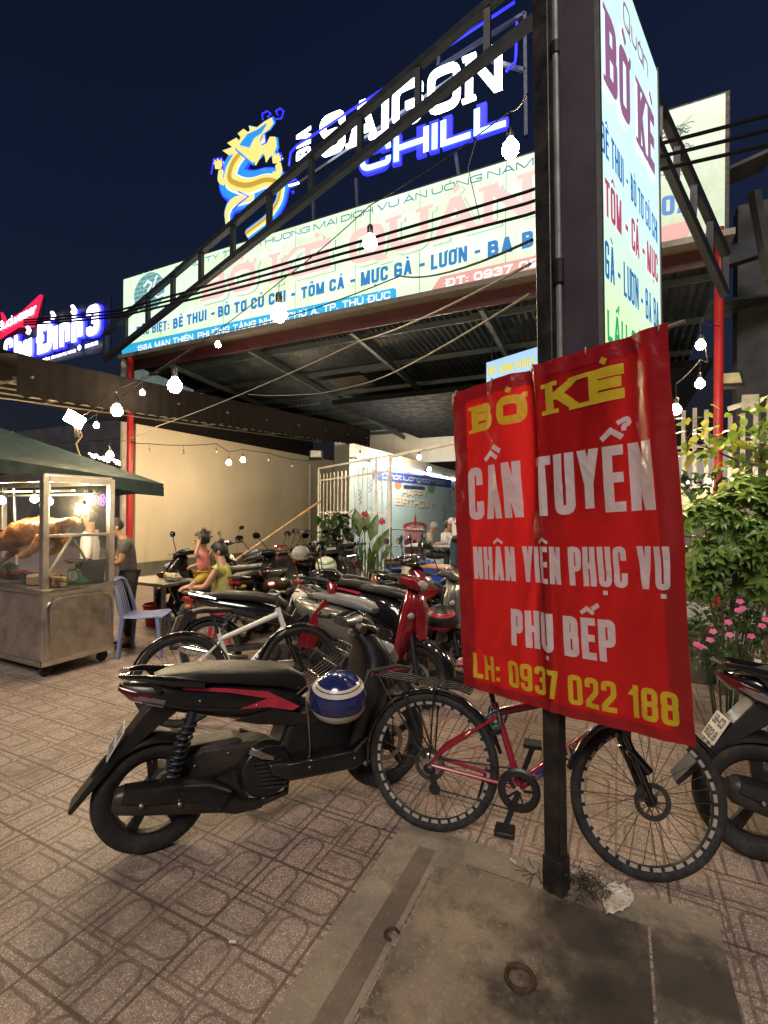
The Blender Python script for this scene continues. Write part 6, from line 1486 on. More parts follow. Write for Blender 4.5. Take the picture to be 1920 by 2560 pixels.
def child():
    P = {k: V(v) for k, v in CH.items()}
    pts = [P['pelvis'], P['chest'], P['neck'], P['head']-V((0, 0, .04)), P['head']+V((0, 0, .02)), P['head']+V((0, 0, .07))]; rad = [(.085, .075), (.085, .072), .036, (.062, .066), (.072, .08), (.045, .05)]; ed = [(i, i+1) for i in range(5)]
    def add(p, r, a): pts.append(V(p)); rad.append(r); ed.append((a, len(pts)-1)); return len(pts)-1
    for s in 'lr':
        a = add(P['sh_'+s], .038, 1); a = add(P['el_'+s], .028, a); a = add(P['wr_'+s], .020, a); d = (P['wr_'+s]-P['el_'+s]).normalized(); a = add(P['wr_'+s]+d*.03, (.020, .013), a)
        for o in (-.014, -.005, .005, .014): b = add(pts[a]+V((0, o, 0))+d*.022, .006, a); add(pts[b]+d*.018, .0055, b)
        add(pts[a]+V((.018, .006, 0)), .007, a)
        h = add(P['hip_'+s], .055, 0); h = add(P['kn_'+s], .042, h); h = add(P['an_'+s], .028, h); add(P['an_'+s]+V((.07, 0, -.03)), (.026, .02), h)
    b = skin_mesh('person', pts, ed, rad, M_skin, None); b.location = cl; b.rotation_euler = (0, 0, HL+radians(188)); tag(b, 'toddler in a pink shirt and yellow shorts held on the lap', 'person')
    skin_mesh('shirt', [P['pelvis'], P['chest'], P['neck']-V((0, 0, .02)), P['sh_l'], P['sh_l'].lerp(P['el_l'], .7), P['sh_r'], P['sh_r'].lerp(P['el_r'], .7)], [(0, 1), (1, 2), (1, 3), (3, 4), (1, 5), (5, 6)], [(.10, .09), (.10, .088), .046, .052, .044, .052, .044], M_pink, b)
    skin_mesh('shorts', [P['pelvis'], P['hip_l'], P['hip_l'].lerp(P['kn_l'], .75), P['hip_r'], P['hip_r'].lerp(P['kn_r'], .75)], [(0, 1), (1, 2), (0, 3), (3, 4)], [(.105, .092), .07, .062, .07, .062], M_yel, b)
    h = P['head']+V((0, 0, .025)); hm = MB(); vs = []; fs = []; N = 16; K = 8; rn = random.Random(2)
    for i in range(K+1):
        for j in range(N):
            bb = 2*pi*j/N; lo = -.6 if cos(bb) < .2 else .35; a = lo+(pi/2-lo)*i/K; q = 1+.10*rn.random()
            vs.append(h+V((.088*cos(a)*cos(bb)*q, .082*cos(a)*sin(bb)*q, .096*sin(a)*q)))
    for i in range(K):
        for j in range(N): fs.append((i*N+j, i*N+(j+1) % N, (i+1)*N+(j+1) % N, (i+1)*N+j))
    hm.add(vs, fs)
    for k in range(30):
        a, bb = rn.uniform(.1, 1.5), rn.uniform(1.2, 5.2); p = h+V((.088*cos(a)*cos(bb), .082*cos(a)*sin(bb), .096*sin(a))); d = (p-h).normalized()
        hm.tube([p, p+d*.03+V((rn.uniform(-.02, .02), rn.uniform(-.02, .02), .01))], [.008, .002], 4)
    hm.obj('hair', M_hair, b, ang=80)
    MB().ell(P['head']+V((.078, .028, .0)), (.008, .010, .007), 8, 5).ell(P['head']+V((.078, -.028, .0)), (.008, .010, .007), 8, 5).obj('eyes', M_eye, b)
    MB().ell(P['head']+V((.08, 0, -.025)), (.014, .010, .010), 8, 5).ell(P['head']+V((0, .072, -.005)), (.014, .008, .02), 8, 5).ell(P['head']+V((0, -.072, -.005)), (.014, .008, .02), 8, 5).obj('face_features', M_skin, b)
child()
st = empty('stool', wl, HL, 'red plastic stool under the seated woman', 'stool')
MB().lathe([(.0, .44), (.15, .44), (.16, .43), (.16, .40)], 20, full=False).obj('seat', M_accent, st)
for k in range(4): a = pi/4+k*pi/2; MB().bar((cos(a)*.12, sin(a)*.12, .42), (cos(a)*.18, sin(a)*.18, 0), .035).obj('leg', M_accent, st)
bagp = wl+Matrix.Rotation(HL+radians(188), 3, 'Z') @ V((.22, -.14, .55))
bg_ = empty('belt_bag', bagp, HL, 'red belt bag with black strap at the waist of the seated woman', 'bag')
MB().ell((0, 0, 0), (.15, .06, .055)).obj('pouch', mat('red bag cloth', (.50, .03, .02), .5), bg_)
MB().tube([(.13, .0, .02), (.24, .05, .10), (.30, .14, .13)], .018).obj('strap', M_black, bg_)
pf = lambda px, d: (lambda p: V((p.x, p.y, .15)))(dep(px, 1281, d))
wt = person('waitress with a ponytail in a white tee and teal trousers, back turned', pf(1147, 9.6), HL+radians(70), pose(STAND, el_l=(.08, .22, 1.12), wr_l=(.28, .12, 1.12), el_r=(.06, -.22, 1.12), wr_r=(.26, -.12, 1.10)), M_wtee, M_teal, longhair=True, sleeve=.4, scale=.97, shoe=M_shoe)
m_ = MB(); m_.add([(-.150, y, z) for y, z in ((-.06, 1.27), (.06, 1.27), (.06, 1.30), (-.06, 1.30))], [(0, 1, 2, 3)]); m_.obj('back_print', M_blue, wt, smooth=False)
person('grey haired man in a beige shirt seated at the dining table', pf(1072, 11.0), HL+radians(-10), pose(SIT, head=(.13, 0, 1.12), face=(.9, 0, -.4)), M_beishirt, M_dkp, hair=M_ghair, shoe=M_shoe, sleeve=.7)
person('dark haired man in a white tee seated facing the waitress', pf(1113, 11.4), HL+radians(20), SIT, M_wtee, M_dkp, shoe=M_shoe)
# ================================================================ food stall
M_inox = mat('scratched stainless steel', (.56, .53, .49), .36, .95, .12, 6, dirt=(.22, .19, .15), dscale=4, bump=.12, bscale=9); M_inoxp = mat('polished steel edge', (.6, .58, .54), .2, 1, .08, 10)
def glass_mat():
    m, nt, b = newmat('greasy glass')
    tr = node(nt, 'ShaderNodeBsdfTransparent'); gl = node(nt, 'ShaderNodeBsdfGlossy'); gl.inputs['Roughness'].default_value = .04
    df = node(nt, 'ShaderNodeBsdfDiffuse'); df.inputs[0].default_value = (.7, .68, .6, 1)
    fr = node(nt, 'ShaderNodeLayerWeight'); fr.inputs[0].default_value = .12
    m1 = node(nt, 'ShaderNodeMixShader'); nt.links.new(fr.outputs[0], m1.inputs[0]); nt.links.new(tr.outputs[0], m1.inputs[1]); nt.links.new(gl.outputs[0], m1.inputs[2])
    tc = node(nt, 'ShaderNodeTexCoord').outputs['Object']
    d = (noise(nt, tc, 55, 4, .7).ramp(.58, .72, 0, .26))+(noise(nt, tc, 3, 4).ramp(.4, .8, .035, .14))
    m2 = node(nt, 'ShaderNodeMixShader'); nt.links.new(d.k, m2.inputs[0]); nt.links.new(m1.outputs[0], m2.inputs[1]); nt.links.new(df.outputs[0], m2.inputs[2])
    nt.links.new(m2.outputs[0], nt.nodes['Material Output'].inputs[0]); return m
M_gl = glass_mat()
SU0, SU1, SV0, SV1 = -7.0, -4.86, 2.66, 3.38
stl = empty('food_stall', ((SU0+SU1)/2, (SV0+SV1)/2, 0), 0, 'stainless steel food stall on castors with tall lit glass case', 'food stall')
ws = lambda mb, n, m, **k: wobj(mb, n, m, stl, **k)
ws(mbx(((SU0, SV0, .12), (SU1, SV1, .80))), 'cabinet', M_inox, bevel=.012, smooth=False)
ws(mbx(((SU0-.02, SV0-.02, .80), (SU1+.02, SV1+.02, .845))), 'counter', M_inoxp, bevel=.008, smooth=False)
q = [V((0, p.x, p.y)) for p in fillet([(SV0+.05, .22), (SV0+.05, .755), (SV1-.05, .755), (SV1-.05, .40)], .13, False, 6)]
ws(MB().tube([V((SU1+.006, p.y, p.z)) for p in q], .016, 8), 'panel_trim', M_inoxp)
ws(mbx(((SU0, SV0-.012, .12), (SU1+.012, SV0-.001, .17)), ((SU1+.001, SV0-.012, .12), (SU1+.012, SV1, .17))), 'base_trim', M_inoxp, smooth=False)
for u, v in ((SU1-.03, SV0+.03), (SU1-.03, SV1-.03), (SU0+.03, SV0+.03), (SU0+.03, SV1-.03)): ws(mbx(((u-.03, v-.03, .845), (u+.03, v+.03, 1.93))), 'corner_post', M_inox, bevel=.006, smooth=False)
for a, b in (((SU0+.06, SV0, 1.87), (SU1-.06, SV0+.06, 1.93)), ((SU1-.06, SV0+.06, 1.87), (SU1, SV1-.06, 1.93)), ((SU0+.06, SV1-.06, 1.87), (SU1-.06, SV1, 1.93)), ((SU1-.045, SV0+.06, 1.335), (SU1-.015, SV1-.06, 1.365)), ((-6.0, SV0+.01, .845), (-5.95, SV0+.05, 1.87))): ws(mbx((a, b)), 'frame_bar', M_inox, bevel=.004, smooth=False)
ws(MB().quad((SU1-.032, SV0+.06, .846), (SU1-.032, SV1-.06, .846), (SU1-.032, SV1-.06, 1.869), (SU1-.032, SV0+.06, 1.869)), 'glass_pane', M_gl, smooth=False); ws(MB().quad((SU0+.06, SV0+.03, .846), (SU1-.06, SV0+.03, .846), (SU1-.06, SV0+.03, 1.869), (SU0+.06, SV0+.03, 1.869)), 'glass_pane', M_gl, smooth=False)
ws(mbx(((SU0+.02, SV0+.02, 1.935), (SU1-.02, SV1-.02, 1.95))), 'roof_panel', M_inox, smooth=False)
for u, v in ((SU1-.08, SV0+.08), (SU1-.08, SV1-.08), (SU0+.1, SV0+.08), (SU0+.1, SV1-.08)):
    ws(MB().lathe([(.052, -.016), (.058, -.01), (.058, .01), (.052, .016)], 18, axis='X', T=Matrix.Translation((u, v, .058))).bar((u, v, .058), (u, v+.02, .13), .05, .03), 'castor', M_tyre)
for a, b in ((.30, .30), (-.0, .33)): pass
for dv_ in (-.28, .28): ws(MB().bar((SU1-.16, 3.02, 1.33), (SU1-.16, 3.02+dv_, .87), .045, .008), 'spit_stand', M_inox, smooth=False); 
ws(MB().bar((SU0+.3, 3.02, 1.33), (SU0+.3, 2.74, .87), .045, .008), 'spit_stand', M_inox, smooth=False)
ws(MB().tube([(SU0+.1, 3.02, 1.355), (SU1-.02, 3.02, 1.355)], .014), 'spit_rod', M_inoxp)
ws(MB().tube([(SU1-.5, 3.0, 1.80), (SU1-.5, 3.0, 1.87)], .01).bar((SU0+.3, 3.0, 1.80), (SU1-.1, 3.0, 1.80), .035, .02).bar((SU0+.3, 3.28, 1.77), (SU1-.3, 3.28, 1.77), .03, .02), 'lamp_rail', mat('white lamp rail', (.6, .6, .55), .4), smooth=False)
G6 = 'bulbs inside the food stall'
E_stall = emis('stall bulb glow', (1, .80, .48), 190)
for px, py, d, lab in ((226, 1246, 4.95, 'upper bright bulb at the right end inside the glass stall'), (211, 1274, 4.85, 'lower bright bulb at the right end inside the glass stall'), (122, 1254, 5.0, 'bulb right beside the corner post inside the glass stall'), (86, 1248, 5.1, 'bulb left of the corner post inside the glass stall'), (4, 1252, 5.2, 'bulb at the far left inside the glass stall')):
    bulb(dep(px, py, d), .038, E_stall, lab, G6, .10)
# roast calf on the spit
def roast_mat():
    m, nt, b = newmat('roasted skin'); tc = node(nt, 'ShaderNodeTexCoord').outputs['Object']
    c = mixc(nt, noise(nt, tc, 5, 6, .65).ramp(.35, .65), (.52, .20, .03), (.13, .035, .010)); c = mixc(nt, noise(nt, tc, 12, 5, .7).ramp(.55, .7), c, (.62, .36, .12))
    nt.links.new(c, b.inputs['Base Color']); b.inputs['Roughness'].default_value = .28
    bp = node(nt, 'ShaderNodeBump'); bp.inputs['Strength'].default_value = .8; bp.inputs['Distance'].default_value = .03; nt.links.new(noise(nt, tc, 9, 6, .6).k, bp.inputs['Height']); nt.links.new(bp.outputs[0], b.inputs['Normal']); return m
M_roast = roast_mat()
rc = [(-.62, -.16, .02), (-.52, -.10, .05), (-.40, -.03, .115), (-.22, .0, .15), (0, .02, .15), (.22, .04, .14), (.40, .05, .125), (.52, .06, .08), (.64, .09, .06), (.74, .10, .05), (.82, .07, .025)]
pts = [V((x, 0, z)) for x, z, r in rc]; rad = [r for *_, r in rc]; ed = [(i, i+1) for i in range(len(pts)-1)]
def lg_(i, *q):
    a = i
    for p, r in q: pts.append(V(p)); rad.append(r); ed.append((a, len(pts)-1)); a = len(pts)-1
for s in (-1, 1):
    lg_(2, ((-.46, s*.11, -.13), .075), ((-.62, s*.12, -.22), .045), ((-.80, s*.12, -.30), .030), ((-.90, s*.12, -.34), .026)); lg_(6, ((.36, s*.11, -.10), .065), ((.20, s*.12, -.20), .042), ((.02, s*.12, -.25), .03))
cf = skin_mesh('roast_calf', pts, ed, rad, M_roast, None, sub=3, root=4)
from mathutils import noise as mnoise
for v in cf.data.vertices:
    n_ = mnoise.fractal(v.co*7, 1, 2, 4)*.020+mnoise.noise(v.co*V((4, 22, 10)))*.014; v.co += v.normal*n_
cf.data.update(); cf.location = (-5.72, 3.02, 1.35); cf.rotation_euler = (0, radians(-3), 0)
tag(cf, 'whole roasted calf stretched on the spit inside the stall', 'roast meat')
# things on the stall counter
def simple(name, label, cat, loc, rz=0, group=None): return empty(name, loc, rz, label, cat, group)
sc_ = simple('weighing_scale', 'green counter scale with a steel pan in the stall', 'scale', V((-5.06, 3.12, .846)), .3)
MB().prism([(-.09, 0), (.09, 0), (.07, .15), (-.07, .15)], -.07, .07).obj('body', mat('green enamel', (.02, .15, .07), .35), sc_, bevel=.012); MB().bb((-.02, -.02, .15), (.02, .02, .21)).obj('pillar', M_black, sc_)
MB().lathe([(.0, .21), (.10, .212), (.135, .235), (.138, .235), (.10, .205)], 24, full=False).obj('pan', M_inoxp, sc_); MB().lathe([(.055, 0), (.05, .004)], 20, axis='Y', T=Matrix.Translation((0, -.073, .08))).obj('dial', M_cream, sc_)
cb = simple('chopping_block', 'round wooden chopping block on the stall counter', 'chopping block', V((-5.30, 2.92, .846)))
M_wood = mat('chopping wood', (.26, .15, .075), .7, 0, .25, 20); MB().lathe([(.14, 0), (.15, .01), (.15, .085), (.14, .095)], 28).obj('block', M_wood, cb); MB().lathe([(.125, .0955), (.125, .097)], 28).obj('cut_face', mat('worn wood', (.34, .22, .12), .8, 0, .2, 30), cb)
for k in range(4):
    b_ = MB().bb((-.045, -.035, -.024), (.045, .035, .024)).obj('meat_box', mat('brown paper box', (.28, .19, .11), .8, 0, .3, 20), loc=V((-5.02+.10*(k % 2), 2.86, .871+.05*(k//2))), rz=.2*k, bevel=.008); tag(b_, 'small brown food box stacked at the corner of the stall counter', 'box', 'brown boxes on the stall counter')
tr = simple('tray', 'shallow steel tray lying at the left of the stall counter', 'tray', V((-5.75, 2.9, .846))); MB().lathe([(0, .006), (.22, .006), (.25, .04), (.256, .04), (.225, 0), (0, 0)], 4, T=Matrix.Scale(1.5, 4, (1, 0, 0)) @ Matrix.Rotation(pi/4, 4, 'Z'), full=False).obj('pan', M_inoxp, tr, smooth=False)
vg = MB(); rn = random.Random(9)
def leaf(mb, p, d, up, L, w, fold=.25, curl=.2):
    d = d.normalized(); s = d.cross(up); s = s.normalized() if s.length > 1e-3 else d.orthogonal().normalized(); n = s.cross(d)
    k = [p, p+d*L*.35+s*w*.5+n*w*fold, p+d*L*.72+s*w*.38+n*(w*fold-L*curl*.4), p+d*L-n*L*curl, p+d*L*.72-s*w*.38+n*(w*fold-L*curl*.4), p+d*L*.35-s*w*.5+n*w*fold, p+d*L*.4, p+d*L*.74-n*L*curl*.45]
    mb.add(k, [(0, 6, 1), (1, 6, 7, 2), (2, 7, 3), (0, 5, 6), (5, 4, 7, 6), (4, 3, 7)])
def rdir(rn, up=0): 
    while True:
        v = V((rn.uniform(-1, 1), rn.uniform(-1, 1), rn.uniform(-1, 1)))
        if .1 < v.length < 1: v = v.normalized(); v.z += up; return v.normalized()
for k in range(150): leaf(vg, V((rn.gauss(0, .10), rn.gauss(0, .06), rn.uniform(0, .08))), rdir(rn, .4), V((0, 0, 1)), .06, .03)
M_herb = mat('fresh herbs', (.06, .16, .02), .5, 0, .4, 20)
hb_ = vg.obj('herb_pile', M_herb, loc=(-6.1, 2.95, .90)); tag(hb_, 'heap of fresh green herbs on a red basket in the stall', 'herbs')
bk_ = simple('basket', 'red plastic basket under the herbs in the stall', 'basket', V((-6.1, 2.95, .846))); MB().lathe([(.15, 0), (.22, .06), (.225, .06), (.155, -.0)], 24, full=False).obj('bowl', M_accent, bk_)
bo = simple('sign_board', 'dark slate board leaning in the right end of the stall case', 'board', V((-5.0, 3.22, .846))); m_ = MB().bb((-.008, -.13, 0), (.008, .13, .24)); T = Matrix.Rotation(.2, 4, 'Y'); m_.v = [T @ v for v in m_.v]; m_.obj('board', mat('slate blue', (.05, .06, .09), .6), bo, bevel=.004)
# ---- umbrella
M_umb = mat('dark green canvas', (.006, .024, .022), .75, 0, .2, 5, bump=.2, bscale=30)
um = empty('market_umbrella', (-7.0, 3.2, 0), 0, 'big square dark green umbrella sheltering the food stall', 'umbrella')
uc = [V((-5.62, 4.62, 1.97)), V((-5.62, 1.8, 2.18)), V((-8.4, 1.8, 2.18)), V((-8.4, 4.62, 1.97))]; ap = V((-7.0, 3.2, 2.66)); m_ = MB(); n = 10
for k in range(4):
    a, b = uc[k], uc[(k+1) % 4]; vs = []; fs = []
    for i in range(n+1):
        t = i/n; e_ = a.lerp(b, t)
        for j in range(7): s = j/6; p = ap.lerp(e_, s); p.z -= .05*sin(pi*s)*(1-abs(2*t-1)*.0)*(1-(2*t-1)**2)*1.2; vs.append(p)
        vs.append(e_+V((0, 0, -.15-.02*sin(t*14))))
    for i in range(n):
        for j in range(7): fs.append((i*8+j, i*8+j+1, (i+1)*8+j+1, (i+1)*8+j))
    m_.add(vs, fs)
wobj(m_, 'canopy', M_umb, um, ang=25)
wobj(MB().tube([(-7.0, 3.55, 0), (-7.0, 3.45, 2.6)], .022), 'pole', M_inox, um)
for k in range(4): wobj(MB().bar(ap+V((0, 0, -.06)), uc[k]+V((0, 0, -.03)), .02), 'rib', M_inox, um, smooth=False)
lts = MB(); rn = random.Random(4)
for k in range(46):
    p = dep(225+k*1.7+rn.uniform(-3, 3), 1138+k*.42+rn.uniform(-5, 5), 8.2); lts.ell(p, .012+.006*rn.random(), 6, 4)
fl_ = wobj(lts, 'fairy_lights', emis('fairy glow', (1, .8, .5), 14, True)); tag(fl_, 'twinkling cluster of fairy lights over the umbrella edge', 'lights', kind='stuff')
wire('cord', [dep(196, 1060, 8), dep(205, 1090, 8), dep(190, 1110, 8), dep(200, 1140, 8)], .012, mat('pale cable', (.5, .38, .2), .5), 'pale twisted cable hanging below the glaring floodlight')
# ---- plastic chair
M_pchair = mat('lavender blue plastic', (.15, .18, .34), .42, 0, .08, 8)
def make_chair(loc, rz, label, group=None):
    e = empty('plastic_chair', loc, rz, label, 'chair', group)
    MB().sweep([(.23, .425, .205, .018), (.20, .445, .215, .012), (0, .43, .21, .010), (-.19, .44, .20, .012)], 18, 5).obj('seat', M_pchair, e)
    m_ = MB(); L = []
    for s in (-1, 1): m_.sweep([(-.17, .42, .032, .016, s*.19), (-.20, .55, .034, .014, s*.195), (-.245, .72, .034, .013, s*.18), (-.275, .80, .034, .013, s*.15)], 10, 4)
    m_.tube([(-.272, -.165, .79), (-.29, -.08, .835), (-.292, 0, .84), (-.29, .08, .835), (-.272, .165, .79)], .026, 8)
    for y in (-.09, -.03, .03, .09): m_.bar((-.185, y, .44), (-.288, y*.9, .82), .036, .008)
    m_.obj('backrest', M_pchair, e)
    for x, y in ((.19, .18), (.19, -.18), (-.17, .18), (-.17, -.18)):
        MB().sweep([(x, .435, .030, .026, y), (x*1.08, .30, .026, .022, y*1.06), (x*1.22, .0, .022, .018, y*1.14)], 10, 4).obj('leg', M_pchair, e)
    return e
c_ = onz(362, 1632); make_chair(c_, HL+radians(8), 'lavender blue plastic chair beside the food stall')
make_chair(dep(652, 1281, 9.8)*1+V((0, 0, -1.6)), HL+radians(100), 'lavender blue plastic chair against the beige wall behind the bikes')
# ---- steel table
tb = onz(415, 1585); t_ = empty('steel_table', tb, radians(0), 'low stainless table with scraps of food near the seated woman', 'table')
MB().bb((-.55, -.28, .66), (.28, .28, .70)).obj('tabletop', M_inox, t_, bevel=.008)
for x, y in ((-.5, -.24), (-.5, .24), (.24, -.24), (.24, .24)): MB().bb((x-.02, y-.02, 0), (x+.02, y+.02, .66)).obj('leg', M_inox, t_)
MB().bb((-.48, -.015, .20), (.22, .015, .23)).obj('stretcher', M_inox, t_)
rn = random.Random(11)
for k, (c, n_, lab) in enumerate((((.55, .42, .05), 'lemon', 'yellow fruit among the scraps on the steel table'), ((.5, .47, .36), 'plastic_bag', 'crumpled white plastic bag on the steel table'))):
    m_ = MB().ell((0, 0, 0), (.10, .09, .05) if k else (.05, .04, .045), 14, 10); m_.v = [v*(1+.25*rn.uniform(-1, 1)*k) for v in m_.v]; o_ = m_.obj(n_, mat(n_+' skin', c, .4), loc=tb+V((-.05+k*.16, .05-.05*k, .75))); tag(o_, lab, 'food' if not k else 'bag')
def bucket(loc, r0, r1, h, m, label, cat='bucket', name='bucket', soil=None):
    e = empty(name, loc, 0, label, cat)
    MB().lathe([(0, .01), (r0, 0), (r0+(r1-r0)*.95, h*.93), (r1*1.06, h*.94), (r1*1.06, h), (r1*.95, h), (r0*.95, .03), (0, .03)], 26, full=False).obj('wall', m, e)
    if soil: MB().lathe([(0, h*.9), (r1*.94, h*.88)], 20, full=False).obj('soil', soil, e)
    return e
M_rpl = mat('red plastic', (.40, .022, .020), .42, 0, .12, 8); M_soil = mat('dark soil', (.03, .02, .014), .9, 0, .3, 30)
bucket(onz(390, 1562), .13, .17, .30, M_rpl, 'red plastic bucket under the steel table')
# ================================================================ dining area
M_cool = mat('cooler blue', (.012, .05, .30), .4, 0, .1, 8); M_or = mat('orange lid', (.55, .16, .03), .4)
def cooler(px, py, d, label, open_):
    p = dep(px, 1281, d); p.z = .15; e = empty('cool_box', p, radians(-10), label, 'cool box', 'cool boxes')
    MB().prism([(-.27, 0), (.27, 0), (.30, .36), (-.30, .36)], -.18, .18).obj('body', M_cool, e, bevel=.02)
    MB().bb((-.31, -.19, .362), (.31, .19, .39)).obj('rim', M_or, e, bevel=.008)
    m_ = MB().bb((-.31, -.19, .0), (.31, .19, .07))
    T = Matrix.Translation((0, .19, .40)) @ Matrix.Rotation(radians(-78), 4, 'X') @ Matrix.Translation((0, .19, 0)) if open_ else Matrix.Translation((0, 0, .392)); m_.v = [T @ v for v in m_.v]; m_.obj('lid', mat('pale lid', (.42, .45, .47), .4), e, bevel=.02)
    MB().ell((.0, -.185, .08), (.02, .008, .02)).obj('drain_plug', M_cream, e)
cooler(1004, 1438, 10.3, 'blue cool box with an orange rim at the edge of the raised floor', False); cooler(1092, 1440, 9.6, 'blue cool box with its pale lid propped open near the waitress', True)
def dtable(px, d, label):
    p = dep(px, 1281, d); p.z = .15; e = empty('dining_table', p, radians(-5), label, 'table', 'dining tables')
    MB().bb((-.6, -.35, .70), (.6, .35, .735)).obj('tabletop', mat('pale laminate', (.42, .43, .42), .35), e, bevel=.006)
    for x, y in ((-.52, -.28), (-.52, .28), (.52, -.28), (.52, .28)): MB().bb((x-.02, y-.02, 0), (x+.02, y+.02, .70)).obj('leg', M_steel_dk, e)
    return p
tp_ = dtable(1095, 11.0, 'pale dining table between the two seated men')
bucket(tp_+V((-.25, -.1, .736)), .07, .10, .13, mat('green pail', (.02, .12, .05), .4), 'small green ice pail on the dining table')
for k in range(3): tag(MB().lathe([(.028, 0), (.034, .11), (.030, .11), (.026, .01)], 12, full=False).obj('drinking_glass', mat('clear tumbler', (.6, .62, .62), .1), loc=tp_+V((.1+.09*k, .05*(k % 2), .736))), 'small clear tumbler on the dining table', 'glass', 'tumblers on the table')
for px, d in ((1056, 10.4), (1068, 10.1), (1045, 11.2)):
    p = dep(px, 1281, d); p.z = .15; e = empty('stool', p, 0, 'low blue plastic stool in the dining room', 'stool', 'blue stools')
    MB().bb((-.14, -.14, .40), (.14, .14, .43)).obj('seat', M_cool, e, bevel=.015)
    for x, y in ((-.11, -.11), (.11, -.11), (-.11, .11), (.11, .11)): MB().bar((x, y, .40), (x*1.2, y*1.2, 0), .03).obj('leg', M_cool, e)
mf = dep(1020, 1281, 10.0); rk = empty('steel_rack', V((mf.x, mf.y, .15)), radians(26), 'low grey steel rack frame behind the blue cool box', 'rack')
for x in (-.35, .35):
    for y in (-.2, .2): MB().bb((x-.012, y-.012, 0), (x+.012, y+.012, 1.15)).obj('post', M_steel_gr, rk)
for z in (.3, .75, 1.1): MB().bb((-.36, -.21, z), (.36, .21, z+.015)).obj('shelf', M_steel_gr, rk)
# mural painting
pm_ = Plane((MU, 0, 0), (0, 1, 0), (0, 0, 1))
mp_ = lambda pts, m, lift=.004, name='painted_shape': wobj(ppoly(pm_, pts, lift), name, m, mural, smooth=False)
def flat(n, c): return mat(n, c, .6, 0, .05, 6)
M_mw = flat('mural white', (.66, .66, .64)); M_mg = flat('mural grey', (.16, .19, .22)); M_mr = flat('mural red', (.42, .03, .04)); M_mp = flat('mural pink', (.60, .33, .38)); M_mo = flat('mural orange', (.55, .17, .10)); M_mb = flat('mural maroon', (.16, .03, .04))
for s, p0, p1, pt in (('HAPPY', (1004, 1238), (1068, 1243), (1004, 1220)), ('BIRTHDAY!', (988, 1262), (1087, 1272), (988, 1240))):
    ptext(pm_, 'lettering', s, M_mg, mural, (p0[0]+1, p0[1]+3), (p1[0]+2, p1[1]+3), (pt[0]+1, pt[1]+3), lift=.004, t=.30); ptext(pm_, 'lettering', s, M_mw, mural, p0, p1, pt, lift=.008, t=.25)
m_ = MB()
for k in range(26):
    a = 2*pi*k/26; x, y = 1037+27*cos(a), 1318+9.5*sin(a); ppoly(pm_, [(x-2.6, y-4), (x+2.6, y-4), (x+2, y+4), (x-2, y+4)], .010+.0003*k, 0, m_)
wobj(m_, 'cake_cherries', M_mr, mural, smooth=False)
mp_([(1037+26*cos(2*pi*k/30), 1318+9*sin(2*pi*k/30)) for k in range(30)], M_mw, .007, 'cake_top'); mp_([(1011, 1320), (1063, 1320), (1060, 1352), (1052, 1345), (1045, 1362), (1036, 1346), (1028, 1360), (1020, 1344), (1012, 1352)], M_mp, .005, 'cake_icing'); mp_([(1010, 1340), (1064, 1340), (1060, 1384), (1012, 1384)], M_mb, .003, 'cake_base')
mp_([(1035.5, 1290), (1039.5, 1290), (1039.5, 1316), (1035.5, 1316)], M_mr, .012, 'candle'); mp_([(1036, 1289), (1037.5, 1282), (1039, 1289)], M_mo, .012, 'flame')
m_ = MB()
for p0, p1 in (((1010, 1312), (1060, 1323)), ((1014, 1325), (1056, 1311))): curve(pm_, m_, [pm_.at(*p0), pm_.at((p0[0]+p1[0])/2, (p0[1]+p1[1])/2+1), pm_.at(*p1)], .02, .0085)
wobj(m_, 'cake_lines', M_mb, mural, smooth=False)
m_ = MB()
for x, y, c in ((900, 1225, 0), (924, 1195, 0), (950, 1188, 0), (1124, 1225, 0), (1111, 1265, 0), (928, 1270, 0)):
    pts = [pm_.at(x+(4 if k % 2 else -3), y+k*6) for k in range(7)]; curve(pm_, m_, pts, .035, .005)
wobj(m_, 'streamers', M_mg, mural, smooth=False)
m_ = MB(); m2 = MB()
for k, (x, y) in enumerate(((910, 1168), (925, 1172), (940, 1166), (972, 1165), (985, 1170), (1098, 1188), (1110, 1186), (1122, 1190), (1133, 1218), (1144, 1222), (1140, 1198), (1152, 1202))): ppoly(pm_, [(x-5, y), (x+5, y+1), (x, y+10)], .006, 0, m_ if k % 3 else m2)
wobj(m_, 'bunting', M_mo, mural, smooth=False); wobj(m2, 'bunting', M_mg, mural, smooth=False)
for x, y, m in ((1018, 1180, flat('mural lilac', (.32, .28, .5))), (1066, 1184, flat('mural plum', (.35, .12, .25))), (995, 1212, M_mo), (1078, 1222, flat('mural green', (.15, .3, .12)))): mp_([(x+9*cos(2*pi*k/18), y+12*sin(2*pi*k/18)) for k in range(18)], m, .0055, 'balloon')
bnb = empty('slogan_banner', onP(1030, 1200, V((MU+.03, 0, 0)), V((1, 0, 0))), 0, 'blue slogan banner with white script stretched across the mural', 'banner')
pb_ = Plane((MU+.03, 0, 0), (0, 1, 0), (0, 0, 1)); wobj(ppoly(pb_, [(934, 1174), (1128, 1199), (1128, 1220), (934, 1198)], .004, .006), 'cloth', flat('banner blue', (.015, .07, .42)), bnb, smooth=False)
a, b = pb_.at(955, 1195); c, d = pb_.at(1112, 1211); L = fitlet('Chất lượng đảm bảo', .17, c-a, t=.13, shear=.3); wobj(letters_on(L, lambda x, y, l: pb_.P(a+x, b+y+x*(d-b)/(c-a), .008+l)), 'lettering', M_mw, bnb, smooth=False)
wobj(ppoly(pb_, [(1010, 1212), (1062, 1217), (1062, 1225), (1010, 1221)], .003, .004), 'phone_strip', flat('banner navy', (.02, .04, .2)), bnb, smooth=False)
